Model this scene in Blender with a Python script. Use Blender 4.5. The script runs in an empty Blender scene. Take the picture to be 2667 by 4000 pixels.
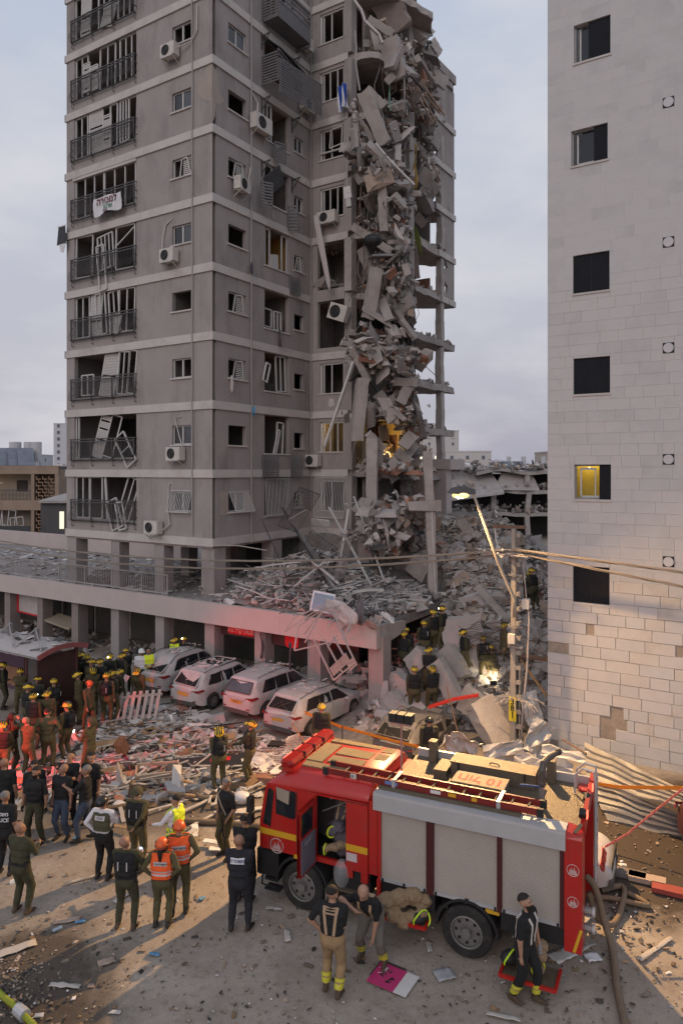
import bpy,bmesh,math,random,time
import numpy as np
from mathutils import Vector,Matrix,noise
from mathutils.bvhtree import BVHTree
T0=time.time()
random.seed(7)
rng=np.random.default_rng(7)
SC=bpy.context.scene
COL=SC.collection
PI=math.pi
# ------------------------------------------------------------------ camera
FPX,CU,CV,HC=2796.0,1333.5,1834.0,9.0 # focal length in photo pixels, horizon row, camera height
cam_d=bpy.data.cameras.new('camera')
cam=bpy.data.objects.new('camera',cam_d)
COL.objects.link(cam)
cam.location=(0,0,HC)
cam.rotation_euler=(PI/2,0,0)
cam_d.sensor_width=36.0
cam_d.lens=FPX/4000*36.0
cam_d.shift_y=-(2000-CV)/4000
cam_d.clip_end=6000
SC.camera=cam
# ------------------------------------------------------------------ sky, daylight, exposure
W=bpy.data.worlds.new('World'); SC.world=W
W.use_nodes=True
nt=W.node_tree; N=nt.nodes; Lk=nt.links
for n in list(N):N.remove(n)
def nd(t,**k):
 n=N.new(t)
 for a,b in k.items():setattr(n,a,b)
 return n
out=nd('ShaderNodeOutputWorld'); bg=nd('ShaderNodeBackground')
sky=nd('ShaderNodeTexSky',sky_type='NISHITA'); sky.sun_disc=False
sky.sun_elevation=math.radians(3.0); sky.sun_rotation=math.radians(200)
tc=nd('ShaderNodeTexCoord'); sep=nd('ShaderNodeSeparateXYZ')
ramp=nd('ShaderNodeValToRGB')
cr=ramp.color_ramp
cr.elements[0].position=0.0; cr.elements[0].color=(.41,.405,.495,1)
cr.elements[1].position=1.0; cr.elements[1].color=(.49,.58,.75,1)
for p,c in((.05,(.46,.46,.545)),(.16,(.56,.565,.645)),(.36,(.585,.62,.715)),(.62,(.535,.615,.76))):
 e=cr.elements.new(p); e.color=(*c,1)
mp=nd('ShaderNodeMapping'); mp.inputs['Scale'].default_value=(1.0,1.0,2.6)
cn=nd('ShaderNodeTexNoise'); cn.inputs['Scale'].default_value=2.6; cn.inputs['Detail'].default_value=7; cn.inputs['Roughness'].default_value=.55
cramp=nd('ShaderNodeValToRGB'); cramp.color_ramp.elements[0].position=.44; cramp.color_ramp.elements[1].position=.72
cmix=nd('ShaderNodeMixRGB'); cmix.inputs['Color2'].default_value=(.80,.785,.825,1)
cfac=nd('ShaderNodeMath',operation='MULTIPLY'); cfac.inputs[1].default_value=.85
smix=nd('ShaderNodeMixRGB'); smix.inputs['Fac'].default_value=.06
sscl=nd('ShaderNodeMixRGB',blend_type='MULTIPLY'); sscl.inputs['Fac'].default_value=1; sscl.inputs['Color2'].default_value=(.10,.10,.10,1)
Lk.new(tc.outputs['Generated'],sep.inputs[0]); Lk.new(sep.outputs['Z'],ramp.inputs['Fac'])
Lk.new(tc.outputs['Generated'],mp.inputs['Vector']); Lk.new(mp.outputs[0],cn.inputs['Vector']); Lk.new(cn.outputs['Fac'],cramp.inputs['Fac'])
Lk.new(cramp.outputs['Color'],cfac.inputs[0]); Lk.new(cfac.outputs[0],cmix.inputs['Fac']); Lk.new(ramp.outputs['Color'],cmix.inputs['Color1'])
Lk.new(sky.outputs['Color'],sscl.inputs['Color1'])
Lk.new(cmix.outputs[0],smix.inputs['Color1']); Lk.new(sscl.outputs[0],smix.inputs['Color2'])
Lk.new(smix.outputs[0],bg.inputs['Color']); bg.inputs['Strength'].default_value=1.0
Lk.new(bg.outputs[0],out.inputs['Surface'])
sd=bpy.data.lights.new('sun','SUN'); sd.energy=.82; sd.angle=math.radians(40); sd.color=(1.0,.86,.80)
sun=bpy.data.objects.new('sun',sd); COL.objects.link(sun)
sun.rotation_euler=(math.radians(62),0,math.radians(-18)) # faint after-sunset glow from behind the viewer
VS=SC.view_settings
VS.view_transform='Standard'; VS.look='None'; VS.exposure=-0.06; VS.gamma=1.0; VS.use_curve_mapping=False
try:
 SC.cycles.max_bounces=6; SC.cycles.diffuse_bounces=3; SC.cycles.glossy_bounces=3; SC.cycles.transmission_bounces=4
 SC.cycles.sample_clamp_indirect=4.0; SC.cycles.caustics_reflective=False; SC.cycles.caustics_refractive=False
except Exception:pass
# ------------------------------------------------------------------ frames and point helpers
TH=math.atan2(-.537,.843) # the street runs along e1, buildings stand towards e2
e1=Vector((math.cos(TH),math.sin(TH),0)); e2=Vector((-math.sin(TH),math.cos(TH),0))
P0=Vector((-5.59,31.07,0)) # street corner of the tower
DS=2667/1568.0 # scale of the measuring grid
def S(a,b,z=0.0):return P0+e1*a+e2*b+Vector((0,0,z))
def gD(u,v,z=0.0):
 Y=FPX*(HC-z)/(v*DS-CV); return Vector(((u*DS-CU)/FPX*Y,Y,z))
def aD(u,v,Y):return Vector(((u*DS-CU)/FPX*Y,Y,HC-(v*DS-CV)/FPX*Y))
def toS(p):
 d=p-P0; return(d.dot(e1),d.dot(e2),p.z)
 # ------------------------------------------------------------------ materials
MATS={}
def mat(name,col,rough=.8,var=.12,scale=3.0,bump=0.0,bscale=40.0,metal=0.0,spot=None,spotamt=.0,spotscale=1.2,island=0.0,emit=None,estr=0.0,alpha=1.0,trans=0.0,spec=.4,streak=0.0,detail=6,chip=None):
 if name in MATS:return MATS[name]
 m=bpy.data.materials.new(name); m.use_nodes=True
 t=m.node_tree; b=t.nodes['Principled BSDF']
 b.inputs['Roughness'].default_value=rough; b.inputs['Metallic'].default_value=metal
 b.inputs['Specular IOR Level'].default_value=spec
 geo=t.nodes.new('ShaderNodeNewGeometry')
 no=t.nodes.new('ShaderNodeTexNoise'); no.inputs['Scale'].default_value=scale; no.inputs['Detail'].default_value=detail; no.inputs['Roughness'].default_value=.62
 t.links.new(geo.outputs['Position'],no.inputs['Vector'])
 hs=t.nodes.new('ShaderNodeHueSaturation'); hs.inputs['Color'].default_value=(*col,1)
 mr=t.nodes.new('ShaderNodeMapRange'); mr.inputs['From Min'].default_value=.25; mr.inputs['From Max'].default_value=.75
 mr.inputs['To Min'].default_value=1-var; mr.inputs['To Max'].default_value=1+var
 t.links.new(no.outputs['Fac'],mr.inputs['Value'])
 val=mr.outputs[0]
 if island:
  mi=t.nodes.new('ShaderNodeMapRange'); mi.inputs['To Min'].default_value=1-island; mi.inputs['To Max'].default_value=1+island
  t.links.new(geo.outputs['Random Per Island'],mi.inputs['Value'])
  mm=t.nodes.new('ShaderNodeMath'); mm.operation='MULTIPLY'
  t.links.new(val,mm.inputs[0]); t.links.new(mi.outputs[0],mm.inputs[1]); val=mm.outputs[0]
 t.links.new(val,hs.inputs['Value'])
 colout=hs.outputs[0]
 if spot is not None:
  n2=t.nodes.new('ShaderNodeTexNoise'); n2.inputs['Scale'].default_value=spotscale; n2.inputs['Detail'].default_value=8; n2.inputs['Roughness'].default_value=.7
  if streak:
   mpn=t.nodes.new('ShaderNodeMapping'); mpn.inputs['Scale'].default_value=(1,1,streak)
   t.links.new(geo.outputs['Position'],mpn.inputs['Vector']); t.links.new(mpn.outputs[0],n2.inputs['Vector'])
  else:t.links.new(geo.outputs['Position'],n2.inputs['Vector'])
  r2=t.nodes.new('ShaderNodeMapRange'); r2.inputs['From Min'].default_value=.5; r2.inputs['From Max'].default_value=.72
  r2.inputs['To Max'].default_value=spotamt
  t.links.new(n2.outputs['Fac'],r2.inputs['Value'])
  mx=t.nodes.new('ShaderNodeMixRGB'); mx.inputs['Color2'].default_value=(*spot,1)
  t.links.new(r2.outputs[0],mx.inputs['Fac']); t.links.new(colout,mx.inputs['Color1']); colout=mx.outputs[0]
 if chip:
  n4=t.nodes.new('ShaderNodeTexNoise'); n4.inputs['Scale'].default_value=chip[1]; n4.inputs['Detail'].default_value=4; n4.inputs['Roughness'].default_value=.6; t.links.new(geo.outputs['Position'],n4.inputs['Vector'])
  r4=t.nodes.new('ShaderNodeMapRange'); r4.inputs['From Min'].default_value=chip[2]; r4.inputs['From Max'].default_value=chip[2]+.015; r4.inputs['To Max'].default_value=.8; t.links.new(n4.outputs['Fac'],r4.inputs['Value'])
  m4=t.nodes.new('ShaderNodeMixRGB'); m4.inputs['Color2'].default_value=(*chip[0],1); t.links.new(r4.outputs[0],m4.inputs['Fac']); t.links.new(colout,m4.inputs['Color1']); colout=m4.outputs[0]
 t.links.new(colout,b.inputs['Base Color'])
 if bump:
  n3=t.nodes.new('ShaderNodeTexNoise'); n3.inputs['Scale'].default_value=bscale; n3.inputs['Detail'].default_value=5
  t.links.new(geo.outputs['Position'],n3.inputs['Vector'])
  bp=t.nodes.new('ShaderNodeBump'); bp.inputs['Strength'].default_value=bump; bp.inputs['Distance'].default_value=.02
  t.links.new(n3.outputs['Fac'],bp.inputs['Height']); t.links.new(bp.outputs[0],b.inputs['Normal'])
 if emit is not None:
  b.inputs['Emission Color'].default_value=(*emit,1); b.inputs['Emission Strength'].default_value=estr
 if trans:b.inputs['Transmission Weight'].default_value=trans
 if alpha<1:b.inputs['Alpha'].default_value=alpha
 MATS[name]=m
 return m
M_wall=mat('stucco_mauve',(.315,.283,.270),.92,.10,.9,.35,60,spot=(.15,.128,.125),spotamt=.6,spotscale=.8,streak=.3,chip=((.36,.32,.295),4.5,.705))
M_band=mat('stucco_band',(.50,.465,.44),.9,.08,1.2,.3,50,spot=(.25,.215,.20),spotamt=.45,spotscale=.9)
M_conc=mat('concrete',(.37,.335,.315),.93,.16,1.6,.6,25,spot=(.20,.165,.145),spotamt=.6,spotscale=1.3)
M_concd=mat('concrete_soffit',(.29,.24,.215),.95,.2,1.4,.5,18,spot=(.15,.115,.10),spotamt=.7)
M_rub=mat('rubble_grey',(.345,.315,.298),.95,.15,2.5,.5,30,island=.42)
M_rubd=mat('rubble_dark',(.13,.115,.11),.95,.2,3,.4,30,island=.5)
M_rubt=mat('rubble_tan',(.31,.24,.195),.95,.15,3,.4,30,island=.4)
M_rubw=mat('rubble_white',(.52,.50,.48),.85,.12,3,.2,30,island=.35)
M_rubr=mat('rubble_terracotta',(.26,.13,.09),.95,.15,3,.3,30,island=.4)
M_alu=mat('white_aluminium',(.50,.485,.47),.55,.10,6,0,spot=(.33,.30,.28),spotamt=.5,spotscale=3)
M_rail=mat('dark_railing',(.075,.070,.072),.6,.15,4)
M_slat=mat('grey_slats',(.13,.125,.13),.6,.15,4)
M_glass=mat('dark_glass',(.018,.02,.024),.08,.3,2,spec=.6)
M_glassd=mat('dusty_glass',(.07,.075,.085),.25,.3,2,spec=.5)
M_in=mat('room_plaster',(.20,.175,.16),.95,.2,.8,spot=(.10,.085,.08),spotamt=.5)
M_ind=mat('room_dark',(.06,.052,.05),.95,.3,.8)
M_orange=mat('room_ochre',(.42,.23,.05),.9,.2,1.5)
M_terr=mat('room_terracotta',(.21,.105,.07),.9,.25,1.2)
M_shut=mat('roller_slats',(.50,.475,.45),.6,.08,5)
M_pipe=mat('pale_pipe',(.33,.30,.29),.7,.1,5)
M_acb=mat('ac_casing',(.52,.49,.45),.55,.1,5,spot=(.32,.28,.25),spotamt=.4,spotscale=4)
M_blk=mat('black_plastic',(.018,.018,.019),.55,.2,4)
M_steel=mat('grey_steel',(.26,.25,.245),.45,.15,4,metal=.5)
M_rust=mat('rusty_steel',(.14,.085,.06),.8,.3,5)
M_clothw=mat('pale_cloth',(.50,.46,.45),.95,.12,8,.3,40)
M_clothd=mat('dark_cloth',(.09,.08,.095),.95,.2,8,.3,40)
M_clothb=mat('blue_cloth',(.03,.09,.30),.9,.15,8)
M_fasc=mat('fascia_plaster',(.46,.395,.375),.9,.06,.8,.15,50,spot=(.37,.30,.285),spotamt=.3,spotscale=.6)
M_deck=mat('deck_dust',(.25,.225,.215),.95,.2,1.5,.5,12,spot=(.16,.14,.135),spotamt=.6)
M_gate=mat('roller_gate',(.105,.095,.085),.75,.2,1.5,spot=(.06,.055,.05),spotamt=.6)
M_stone=mat('pale_stone',(.50,.485,.478),.8,.10,1.1,.25,30,spot=(.38,.345,.32),spotamt=.45,spotscale=1.1,island=0)
M_back=mat('stone_backing',(.30,.255,.21),.95,.25,3,.8,20)
M_navy=mat('shutter_charcoal',(.013,.014,.018),.7,.2,3,spec=.15)
M_dirt=mat('dirt_pebbles',(.19,.15,.115),.95,.2,5,island=.5)
# ------------------------------------------------------------------ mesh builder
class MB:
 def __init__(s):s.v=[]; s.f=[]; s.m=[]; s.mats=[]; s.sm=False
 def mi(s,m):
  if m not in s.mats:s.mats.append(m)
  return s.mats.index(m)
 def add(s,vs,fs,m=None):
  o=len(s.v); s.v.extend([tuple(x)for x in vs]); k=s.mi(m)if m else 0
  for f in fs:s.f.append(tuple(i+o for i in f)); s.m.append(k)
 def quad(s,a,b,c,d,m=None):s.add([a,b,c,d],[(0,1,2,3)],m)
 def hexa(s,p,m=None):
  s.add(p,[(0,3,2,1),(4,5,6,7),(0,1,5,4),(1,2,6,5),(2,3,7,6),(3,0,4,7)],m)
 def box(s,x0,x1,y0,y1,z0,z1,m=None):
  s.hexa([(x0,y0,z0),(x1,y0,z0),(x1,y1,z0),(x0,y1,z0),(x0,y0,z1),(x1,y0,z1),(x1,y1,z1),(x0,y1,z1)],m)
 def obox(s,c,size,R=None,m=None):
  hx,hy,hz=size[0]/2,size[1]/2,size[2]/2; c=Vector(c)
  p=[(-hx,-hy,-hz),(hx,-hy,-hz),(hx,hy,-hz),(-hx,hy,-hz),(-hx,-hy,hz),(hx,-hy,hz),(hx,hy,hz),(-hx,hy,hz)]
  s.hexa([c+(R@Vector(q)if R else Vector(q))for q in p],m)
 def bar(s,a,b,w,h=None,m=None,up=(0,0,1)):
  a=Vector(a); b=Vector(b); d=b-a
  if d.length<1e-6:return
  h=h or w; d.normalize(); up=Vector(up)
  if abs(d.dot(up))>.98:up=Vector((0,1,0))if abs(d.y)<.9 else Vector((1,0,0))
  x=d.cross(up).normalized(); y=x.cross(d).normalized()
  x=x*(w/2); y=y*(h/2)
  s.hexa([a-x-y,a+x-y,a+x+y,a-x+y,b-x-y,b+x-y,b+x+y,b-x+y],m)
 def tube(s,pts,r,n=6,m=None,cap=True,rs=None):
  pts=[Vector(p)for p in pts]; k=len(pts); vs=[]
  up=Vector((0,0,1)); px=None
  for i,p in enumerate(pts):
   d=(pts[min(i+1,k-1)]-pts[max(i-1,0)])
   if d.length<1e-9:d=Vector((0,0,1))
   d.normalize()
   if px is None:
    u=up if abs(d.z)<.9 else Vector((0,1,0)); x=d.cross(u).normalized()
   else:
    x=(px-d*px.dot(d))
    x=x.normalized()if x.length>1e-6 else d.orthogonal().normalized()
   px=x; y=d.cross(x); rr=rs[i]if rs else r
   for j in range(n):
    a=2*PI*j/n; vs.append(p+(x*math.cos(a)+y*math.sin(a))*rr)
  fs=[]
  for i in range(k-1):
   for j in range(n):fs.append((i*n+j,i*n+(j+1)%n,(i+1)*n+(j+1)%n,(i+1)*n+j))
  if cap:fs.append(tuple(range(n))[::-1]); fs.append(tuple((k-1)*n+j for j in range(n)))
  s.add(vs,fs,m)
 def cyl(s,a,b,r,n=12,m=None,r2=None):s.tube([a,b],r,n,m,True,[r,r2 if r2 is not None else r])
 def ball(s,c,r,nu=8,nv=6,m=None,sq=(1,1,1)):
  c=Vector(c); vs=[c+Vector((0,0,-r*sq[2]))]
  for i in range(1,nv):
   t=-PI/2+PI*i/nv
   for j in range(nu):
    a=2*PI*j/nu; vs.append(c+Vector((r*sq[0]*math.cos(t)*math.cos(a),r*sq[1]*math.cos(t)*math.sin(a),r*sq[2]*math.sin(t))))
  vs.append(c+Vector((0,0,r*sq[2]))); fs=[]
  for j in range(nu):fs.append((0,1+(j+1)%nu,1+j))
  for i in range(nv-2):
   for j in range(nu):
    a=1+i*nu; fs.append((a+j,a+(j+1)%nu,a+nu+(j+1)%nu,a+nu+j))
  a=1+(nv-2)*nu; L=len(vs)-1
  for j in range(nu):fs.append((a+j,a+(j+1)%nu,L))
  s.add(vs,fs,m)
 def prism(s,poly,z0,z1,m=None,axis='z',msides=None):
  n=len(poly)
  def P(p,z):
   return(p[0],p[1],z)if axis=='z' else((p[0],z,p[1])if axis=='y' else(z,p[0],p[1]))
  vs=[P(p,z0)for p in poly]+[P(p,z1)for p in poly]
  s.add(vs,[tuple(range(n))[::-1],tuple(range(n,2*n))],m)
  s.add(vs,[(i,(i+1)%n,n+(i+1)%n,n+i)for i in range(n)],msides or m)
 def build(s,name,parent=None,mat0=None,smooth=False,loc=None,rz=0.0):
  me=bpy.data.meshes.new(name); me.from_pydata([tuple(v)for v in s.v],[],s.f)
  ms=s.mats if s.mats else[mat0]
  for m in ms:me.materials.append(m)
  if len(ms)>1:me.polygons.foreach_set('material_index',s.m)
  if smooth:me.polygons.foreach_set('use_smooth',[True]*len(me.polygons))
  me.update()
  return link(name,me,parent,loc,rz)
def link(name,me,parent=None,loc=None,rz=0.0):
 o=bpy.data.objects.new(name,me); COL.objects.link(o)
 if parent:o.parent=parent
 if loc is not None:o.location=loc
 if rz:o.rotation_euler=(0,0,rz)
 return o
def tag(o,label=None,cat=None,group=None,kind=None):
 if label:o['label']=label
 if cat:o['category']=cat
 if group:o['group']=group
 if kind:o['kind']=kind
 return o
def thing(name,label,cat,loc=(0,0,0),rz=0.0,group=None):
 o=bpy.data.objects.new(name,None); COL.objects.link(o)
 o.location=loc; o.rotation_euler=(0,0,rz); o.empty_display_size=.1
 return tag(o,label,cat,group)
def copy_tree(o,parent=None):
 c=o.copy(); COL.objects.link(c); c.parent=parent
 for ch in o.children:copy_tree(ch,c)
 return c
def rotm(ax=0,ay=0,az=0):return Matrix.Rotation(az,3,'Z')@Matrix.Rotation(ay,3,'Y')@Matrix.Rotation(ax,3,'X')
def text_mesh(txt,size,heb=False,align='CENTER'):
 """flat letters as a mesh in the XY plane; Hebrew is given in reading order and laid out right to left"""
 cu=bpy.data.curves.new('lettering','FONT'); cu.body=txt[::-1]if heb else txt
 cu.size=size; cu.align_x=align; cu.align_y='CENTER'; cu.offset=size*.02; cu.resolution_u=3
 o=bpy.data.objects.new('lettering',cu); COL.objects.link(o)
 bpy.context.view_layer.update()
 me=bpy.data.meshes.new_from_object(o.evaluated_get(bpy.context.evaluated_depsgraph_get()))
 bpy.data.objects.remove(o); bpy.data.curves.remove(cu)
 return me
def text_part(name,txt,size,M,m,parent,heb=False):
 me=text_mesh(txt,size,heb); me.transform(M); me.materials.clear(); me.materials.append(m)
 return link(name,me,parent)
 # irregular broken chunk: distorted box with chipped corners
def chunk_verts(rs,sx,sy,sz,j=.28):
 p=np.array([(-1,-1,-1),(1,-1,-1),(1,1,-1),(-1,1,-1),(-1,-1,1),(1,-1,1),(1,1,1),(-1,1,1)],float)
 p+=rs.uniform(-j,j,p.shape)*1.0
 p[4:,0]*=rs.uniform(.2,1.0); p[4:,1]*=rs.uniform(.35,1.0); p[4:,:2]+=rs.uniform(-.4,.4,2)
 return p*np.array([sx,sy,sz])/2
CH_F=[(0,3,2,1),(4,5,6,7),(0,1,5,4),(1,2,6,5),(2,3,7,6),(3,0,4,7)]
def rand_R(rs,flat=False):
 if flat:a,b=rs.normal(0,.18,2)
 else:a,b=rs.uniform(-PI,PI,2)
 return np.array(rotm(a,b,rs.uniform(-PI,PI)))
def scatter(name,pts,sizes,mats_w,label=None,kind='stuff',parent=None,flat=.5,thin=None,seed=1,cat=None):
 """many broken pieces as one mesh; pts (n,3), sizes (n,3)"""
 rs=np.random.default_rng(seed)
 n=len(pts); V=np.zeros((n,8,3));
 for i in range(n):
  V[i]=chunk_verts(rs,*sizes[i])@rand_R(rs,rs.random()<flat).T+pts[i]
 F=(np.array(CH_F)[None]+(np.arange(n)*8)[:,None,None]).reshape(-1,4)
 ms=[m for m,w in mats_w]; ws=np.array([w for m,w in mats_w]); ws=ws/ws.sum()
 pick=rs.choice(len(ms),n,p=ws)
 me=bpy.data.meshes.new(name); me.from_pydata(V.reshape(-1,3).tolist(),[],F.tolist())
 for m in ms:me.materials.append(m)
 me.polygons.foreach_set('material_index',np.repeat(pick,6).astype(np.int32))
 me.update()
 o=link(name,me,parent)
 tag(o,label,cat,kind=kind)
 return o
 # ================================================================== ground
def ground_material():
 m=bpy.data.materials.new('dusty_ground'); m.use_nodes=True; t=m.node_tree; b=t.nodes['Principled BSDF']
 b.inputs['Roughness'].default_value=.95; b.inputs['Specular IOR Level'].default_value=.2
 geo=t.nodes.new('ShaderNodeNewGeometry')
 def noi(s,d=6,r=.6,dist=0):
  n=t.nodes.new('ShaderNodeTexNoise'); n.inputs['Scale'].default_value=s; n.inputs['Detail'].default_value=d; n.inputs['Roughness'].default_value=r; n.inputs['Distortion'].default_value=dist
  t.links.new(geo.outputs['Position'],n.inputs['Vector']); return n.outputs['Fac']
 def rmp(f,a,c,lo=0,hi=1):
  r=t.nodes.new('ShaderNodeMapRange'); r.inputs['From Min'].default_value=a; r.inputs['From Max'].default_value=c; r.inputs['To Min'].default_value=lo; r.inputs['To Max'].default_value=hi
  t.links.new(f,r.inputs['Value']); return r.outputs[0]
 def mix(f,c1,c2):
  x=t.nodes.new('ShaderNodeMixRGB'); t.links.new(f,x.inputs['Fac'])
  for k,c in(('Color1',c1),('Color2',c2)):
   if isinstance(c,tuple):x.inputs[k].default_value=(*c,1)
   else:t.links.new(c,x.inputs[k])
  return x.outputs[0]
 c=mix(rmp(noi(.9),.35,.65),(.25,.21,.175),(.34,.295,.25))
 c=mix(rmp(noi(6,8,.7),.52,.70,0,.55),c,(.15,.118,.092))
 c=mix(rmp(noi(38,4,.6),.56,.68,0,.6),c,(.12,.097,.08))
 c=mix(rmp(noi(55,3,.5),.66,.72,0,.6),c,(.48,.43,.38))
 # wet, churned soil: lower left corner, the hose area and the lane behind the engine
 def patch(cx,cy,r,amt):
  vm=t.nodes.new('ShaderNodeVectorMath'); vm.operation='DISTANCE'; vm.inputs[1].default_value=(cx,cy,0)
  t.links.new(geo.outputs['Position'],vm.inputs[0])
  n=t.nodes.new('ShaderNodeMath'); n.operation='MULTIPLY_ADD'; n.inputs[1].default_value=2.6; t.links.new(noi(.8,7,.65),n.inputs[0])
  t.links.new(vm.outputs['Value'],n.inputs[2])
  return rmp(n.outputs[0],r+1.3-.5,r+1.3+.5,amt,0)
 for(px,r,amt)in((gD(20,2260),1.7,.85),(gD(170,2330),.7,.6),(gD(420,1840),1.5,.45),(gD(600,1800),2.0,.45),(gD(300,1800),3.2,.35),(gD(1500,1960),2.6,.95),(gD(1530,1880),2.8,.95),(gD(1400,1900),1.8,.8),(gD(980,1760),3.2,.5)):
  c=mix(patch(px.x,px.y,r,amt),c,(.055,.043,.034))
 t.links.new(c,b.inputs['Base Color'])
 bp=t.nodes.new('ShaderNodeBump'); bp.inputs['Strength'].default_value=.55; bp.inputs['Distance'].default_value=.03
 ad=t.nodes.new('ShaderNodeMath'); ad.operation='MULTIPLY_ADD'; ad.inputs[1].default_value=.35
 t.links.new(noi(45,5),ad.inputs[0]); t.links.new(noi(7,6),ad.inputs[2]); t.links.new(ad.outputs[0],bp.inputs['Height']); t.links.new(bp.outputs[0],b.inputs['Normal'])
 return m
g=MB(); R_=3000
xs=[-R_,-200,-60]+[x*1.5 for x in range(-20,21)]+[60,200,R_]; ys=[-R_,-60,-10]+[x*1.5 for x in range(0,34)]+[80,250,R_]
def gz(x,y):
 if abs(x)<31 and 0<=y<50:return .035*noise.noise(Vector((x*.35,y*.35,0)))-.02
 return-.02
gv=[(x,y,gz(x,y))for y in ys for x in xs]; nx=len(xs)
g.add(gv,[(j*nx+i,j*nx+i+1,(j+1)*nx+i+1,(j+1)*nx+i)for j in range(len(ys)-1)for i in range(nx-1)],ground_material())
tag(g.build('ground',smooth=True),kind='structure',label='pale dusty street ground strewn with grit')
# ================================================================== far buildings
M_farw=mat('far_white_wall',(.50,.475,.46),.9,.05,.3)
M_farg=mat('far_grey_wall',(.42,.43,.47),.9,.05,.2)
M_farwin=mat('far_window',(.10,.11,.13),.4,.3,.5)
M_glowo=mat('far_lit_window',(.9,.5,.2),.5,0,emit=(1.0,.55,.22),estr=1.1)
M_gloww=mat('far_lit_pale',(.9,.9,.7),.5,0,emit=(1.0,.9,.65),estr=.8)
def far_block(name,label,loc,rz,w,d,h,wm,storeys,cols,winw=.9,winh=1.1,lit=(),ac=True,sidecols=2,group=None,top=None):
 t=thing(name,label,'building',loc,rz,group)
 b=MB(); b.box(-w/2,w/2,0,d,-2,h,wm); b.box(-w/2-.1,w/2+.1,-.1,d+.1,h,h+.35,wm); b.build('wall',t)
 sh=h/storeys; k=0
 for s in range(storeys):
  for c in range(cols):
   x=-w/2+(c+.5)*w/cols; z=s*sh+sh*.42
   m=MB(); m.box(x-winw/2,x+winw/2,-.08,.02,z,z+winh,wm if False else M_farg)
   wo=m.build('window',t)
   q=MB(); lm=lit.get((s,c))if isinstance(lit,dict)else None
   q.box(x-winw*.42,x+winw*.42,-.10,-.06,z+.08,z+winh-.08,lm or M_farwin); q.build('pane',wo)
   if ac and(s+c)%2==0:
    a=MB(); a.box(x-.4,x+.4,-.4,-.02,z-.75,z-.15,M_acb); a.build('air_conditioner',t)
  for c in range(sidecols):
   y=(c+.5)*d/sidecols
   m=MB(); m.box(-w/2-.08,-w/2+.02,y-winw/2,y+winw/2,s*sh+sh*.4,s*sh+sh*.4+winh,M_farwin); m.build('window',t)
   m=MB(); m.box(w/2-.02,w/2+.08,y-winw/2,y+winw/2,s*sh+sh*.4,s*sh+sh*.4+winh,M_farwin); m.build('window',t)
 if top:
  b=MB(); b.box(*top,wm); b.build('roof_house',t)
 return t
 # white block seen between the tower column and the stone building
p=aD(1037,1070,190)
far_block('apartment_block','plain white block of flats with small square windows far behind the flattened roofs',(p.x,190,0),-.15,20.5,14,13.6,M_farw,4,5,lit={(3,0):M_gloww,(2,1):M_glowo,(3,1):M_gloww,(2,0):M_gloww},sidecols=1)
p=aD(985,1070,260)
far_block('apartment_block','taller cream block with a set-back top storey seen past the bare tower column',(p.x,260,0),.1,22,15,23.0,M_farw,7,5,top=(-6,3,2,10,23,26),sidecols=1)
p=aD(1268,1070,170)
far_block('apartment_block','beige block peeping out beside the edge of the pale stone building',(p.x+3.0,170,0),0,8,12,13,mat('far_beige',(.42,.36,.32),.9,.05),4,2,sidecols=0)
# high-rise on the left
p=aD(150,1075,330)
far_block('high_rise','pale slender high rise on the skyline left of the damaged tower',(p.x+1.5,330,0),.12,13,14,30,mat('far_highrise',(.50,.50,.53),.9,.05),10,3,1.4,1.6,ac=False,sidecols=2,top=(-2,5,2,10,30,34))
p=aD(20,1040,250)
far_block('apartment_block','grey house block showing above the left roof with its water tanks',(p.x-3,250,0),0,26,14,14.0,M_farg,4,7,lit={(3,5):M_gloww,(3,2):M_gloww},ac=False,sidecols=1)
rr=random.Random(5)
for i in range(9):
 u=60+i*13 if i<6 else 140+(i-6)*6
 p=aD(u,1085,140+rr.random()*60)
 h=HC-(1078+rr.uniform(-3,26)-1078)*DS/FPX*p.y
 tt=thing('low_house','small pale rooftop among the crowded roofs left of the tower','house',(p.x,p.y,0),rr.uniform(-.3,.3),'crowded far roofs')
 b=MB(); b.box(-4,4,0,8,0,h-.4,M_farw if i%2 else M_farg); b.build('wall',tt)
 b=MB(); b.box(-4.2,4.2,-.2,8.2,h-.4,h,M_farw); b.box(-1,1,2,4,h,h+1.1,M_farw); b.build('roof',tt)
 b=MB(); b.box(-1.5,-.4,-.06,.02,h-2.4,h-1.2,M_farwin); b.build('window',tt)
 # ================================================================== low apartment house on the left
M_ochre=mat('ochre_plaster',(.30,.225,.17),.92,.12,1.0,.2,30,spot=(.18,.13,.105),spotamt=.55,spotscale=.9)
M_lattice=mat('lattice_block',(.26,.17,.115),.9,.2,3)
YL=64.0
pr=aD(135,1160,YL) # its right front edge
LT=thing('apartment_house','three storey ochre house with wrecked balconies and a lattice block column','house',(pr.x,YL,0),math.radians(-4))
def LP(mb,name,parent=None,**k):return mb.build(name,parent or LT,**k)
b=MB(); WID=16
b.box(-WID,0,.0,9,-1,.9,M_ochre)
for z0,z1 in((8.6,9.35),(5.35,6.25),(2.2,3.1)):b.box(-WID,0,0,.25,z0,z1,M_ochre)
b.box(-.35,0,.03,9,.9,9.3,M_ochre); b.box(-2.55,-2.25,.03,2.0,.9,9.3,M_ochre)
LP(b,'wall')
b=MB(); b.box(-WID,-.4,2.2,2.5,0,9.2,mat('balcony_inner',(.36,.31,.26),.9,.15,.9)); LP(b,'inner_wall')
b=MB(); b.box(-WID,0,.1,9,9.0,9.25,M_deck); b.box(-WID,-.1,.1,2.4,6.0,6.2,M_ochre); b.box(-WID,-.1,.1,2.4,2.9,3.1,M_ochre); LP(b,'floor_slab')
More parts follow.
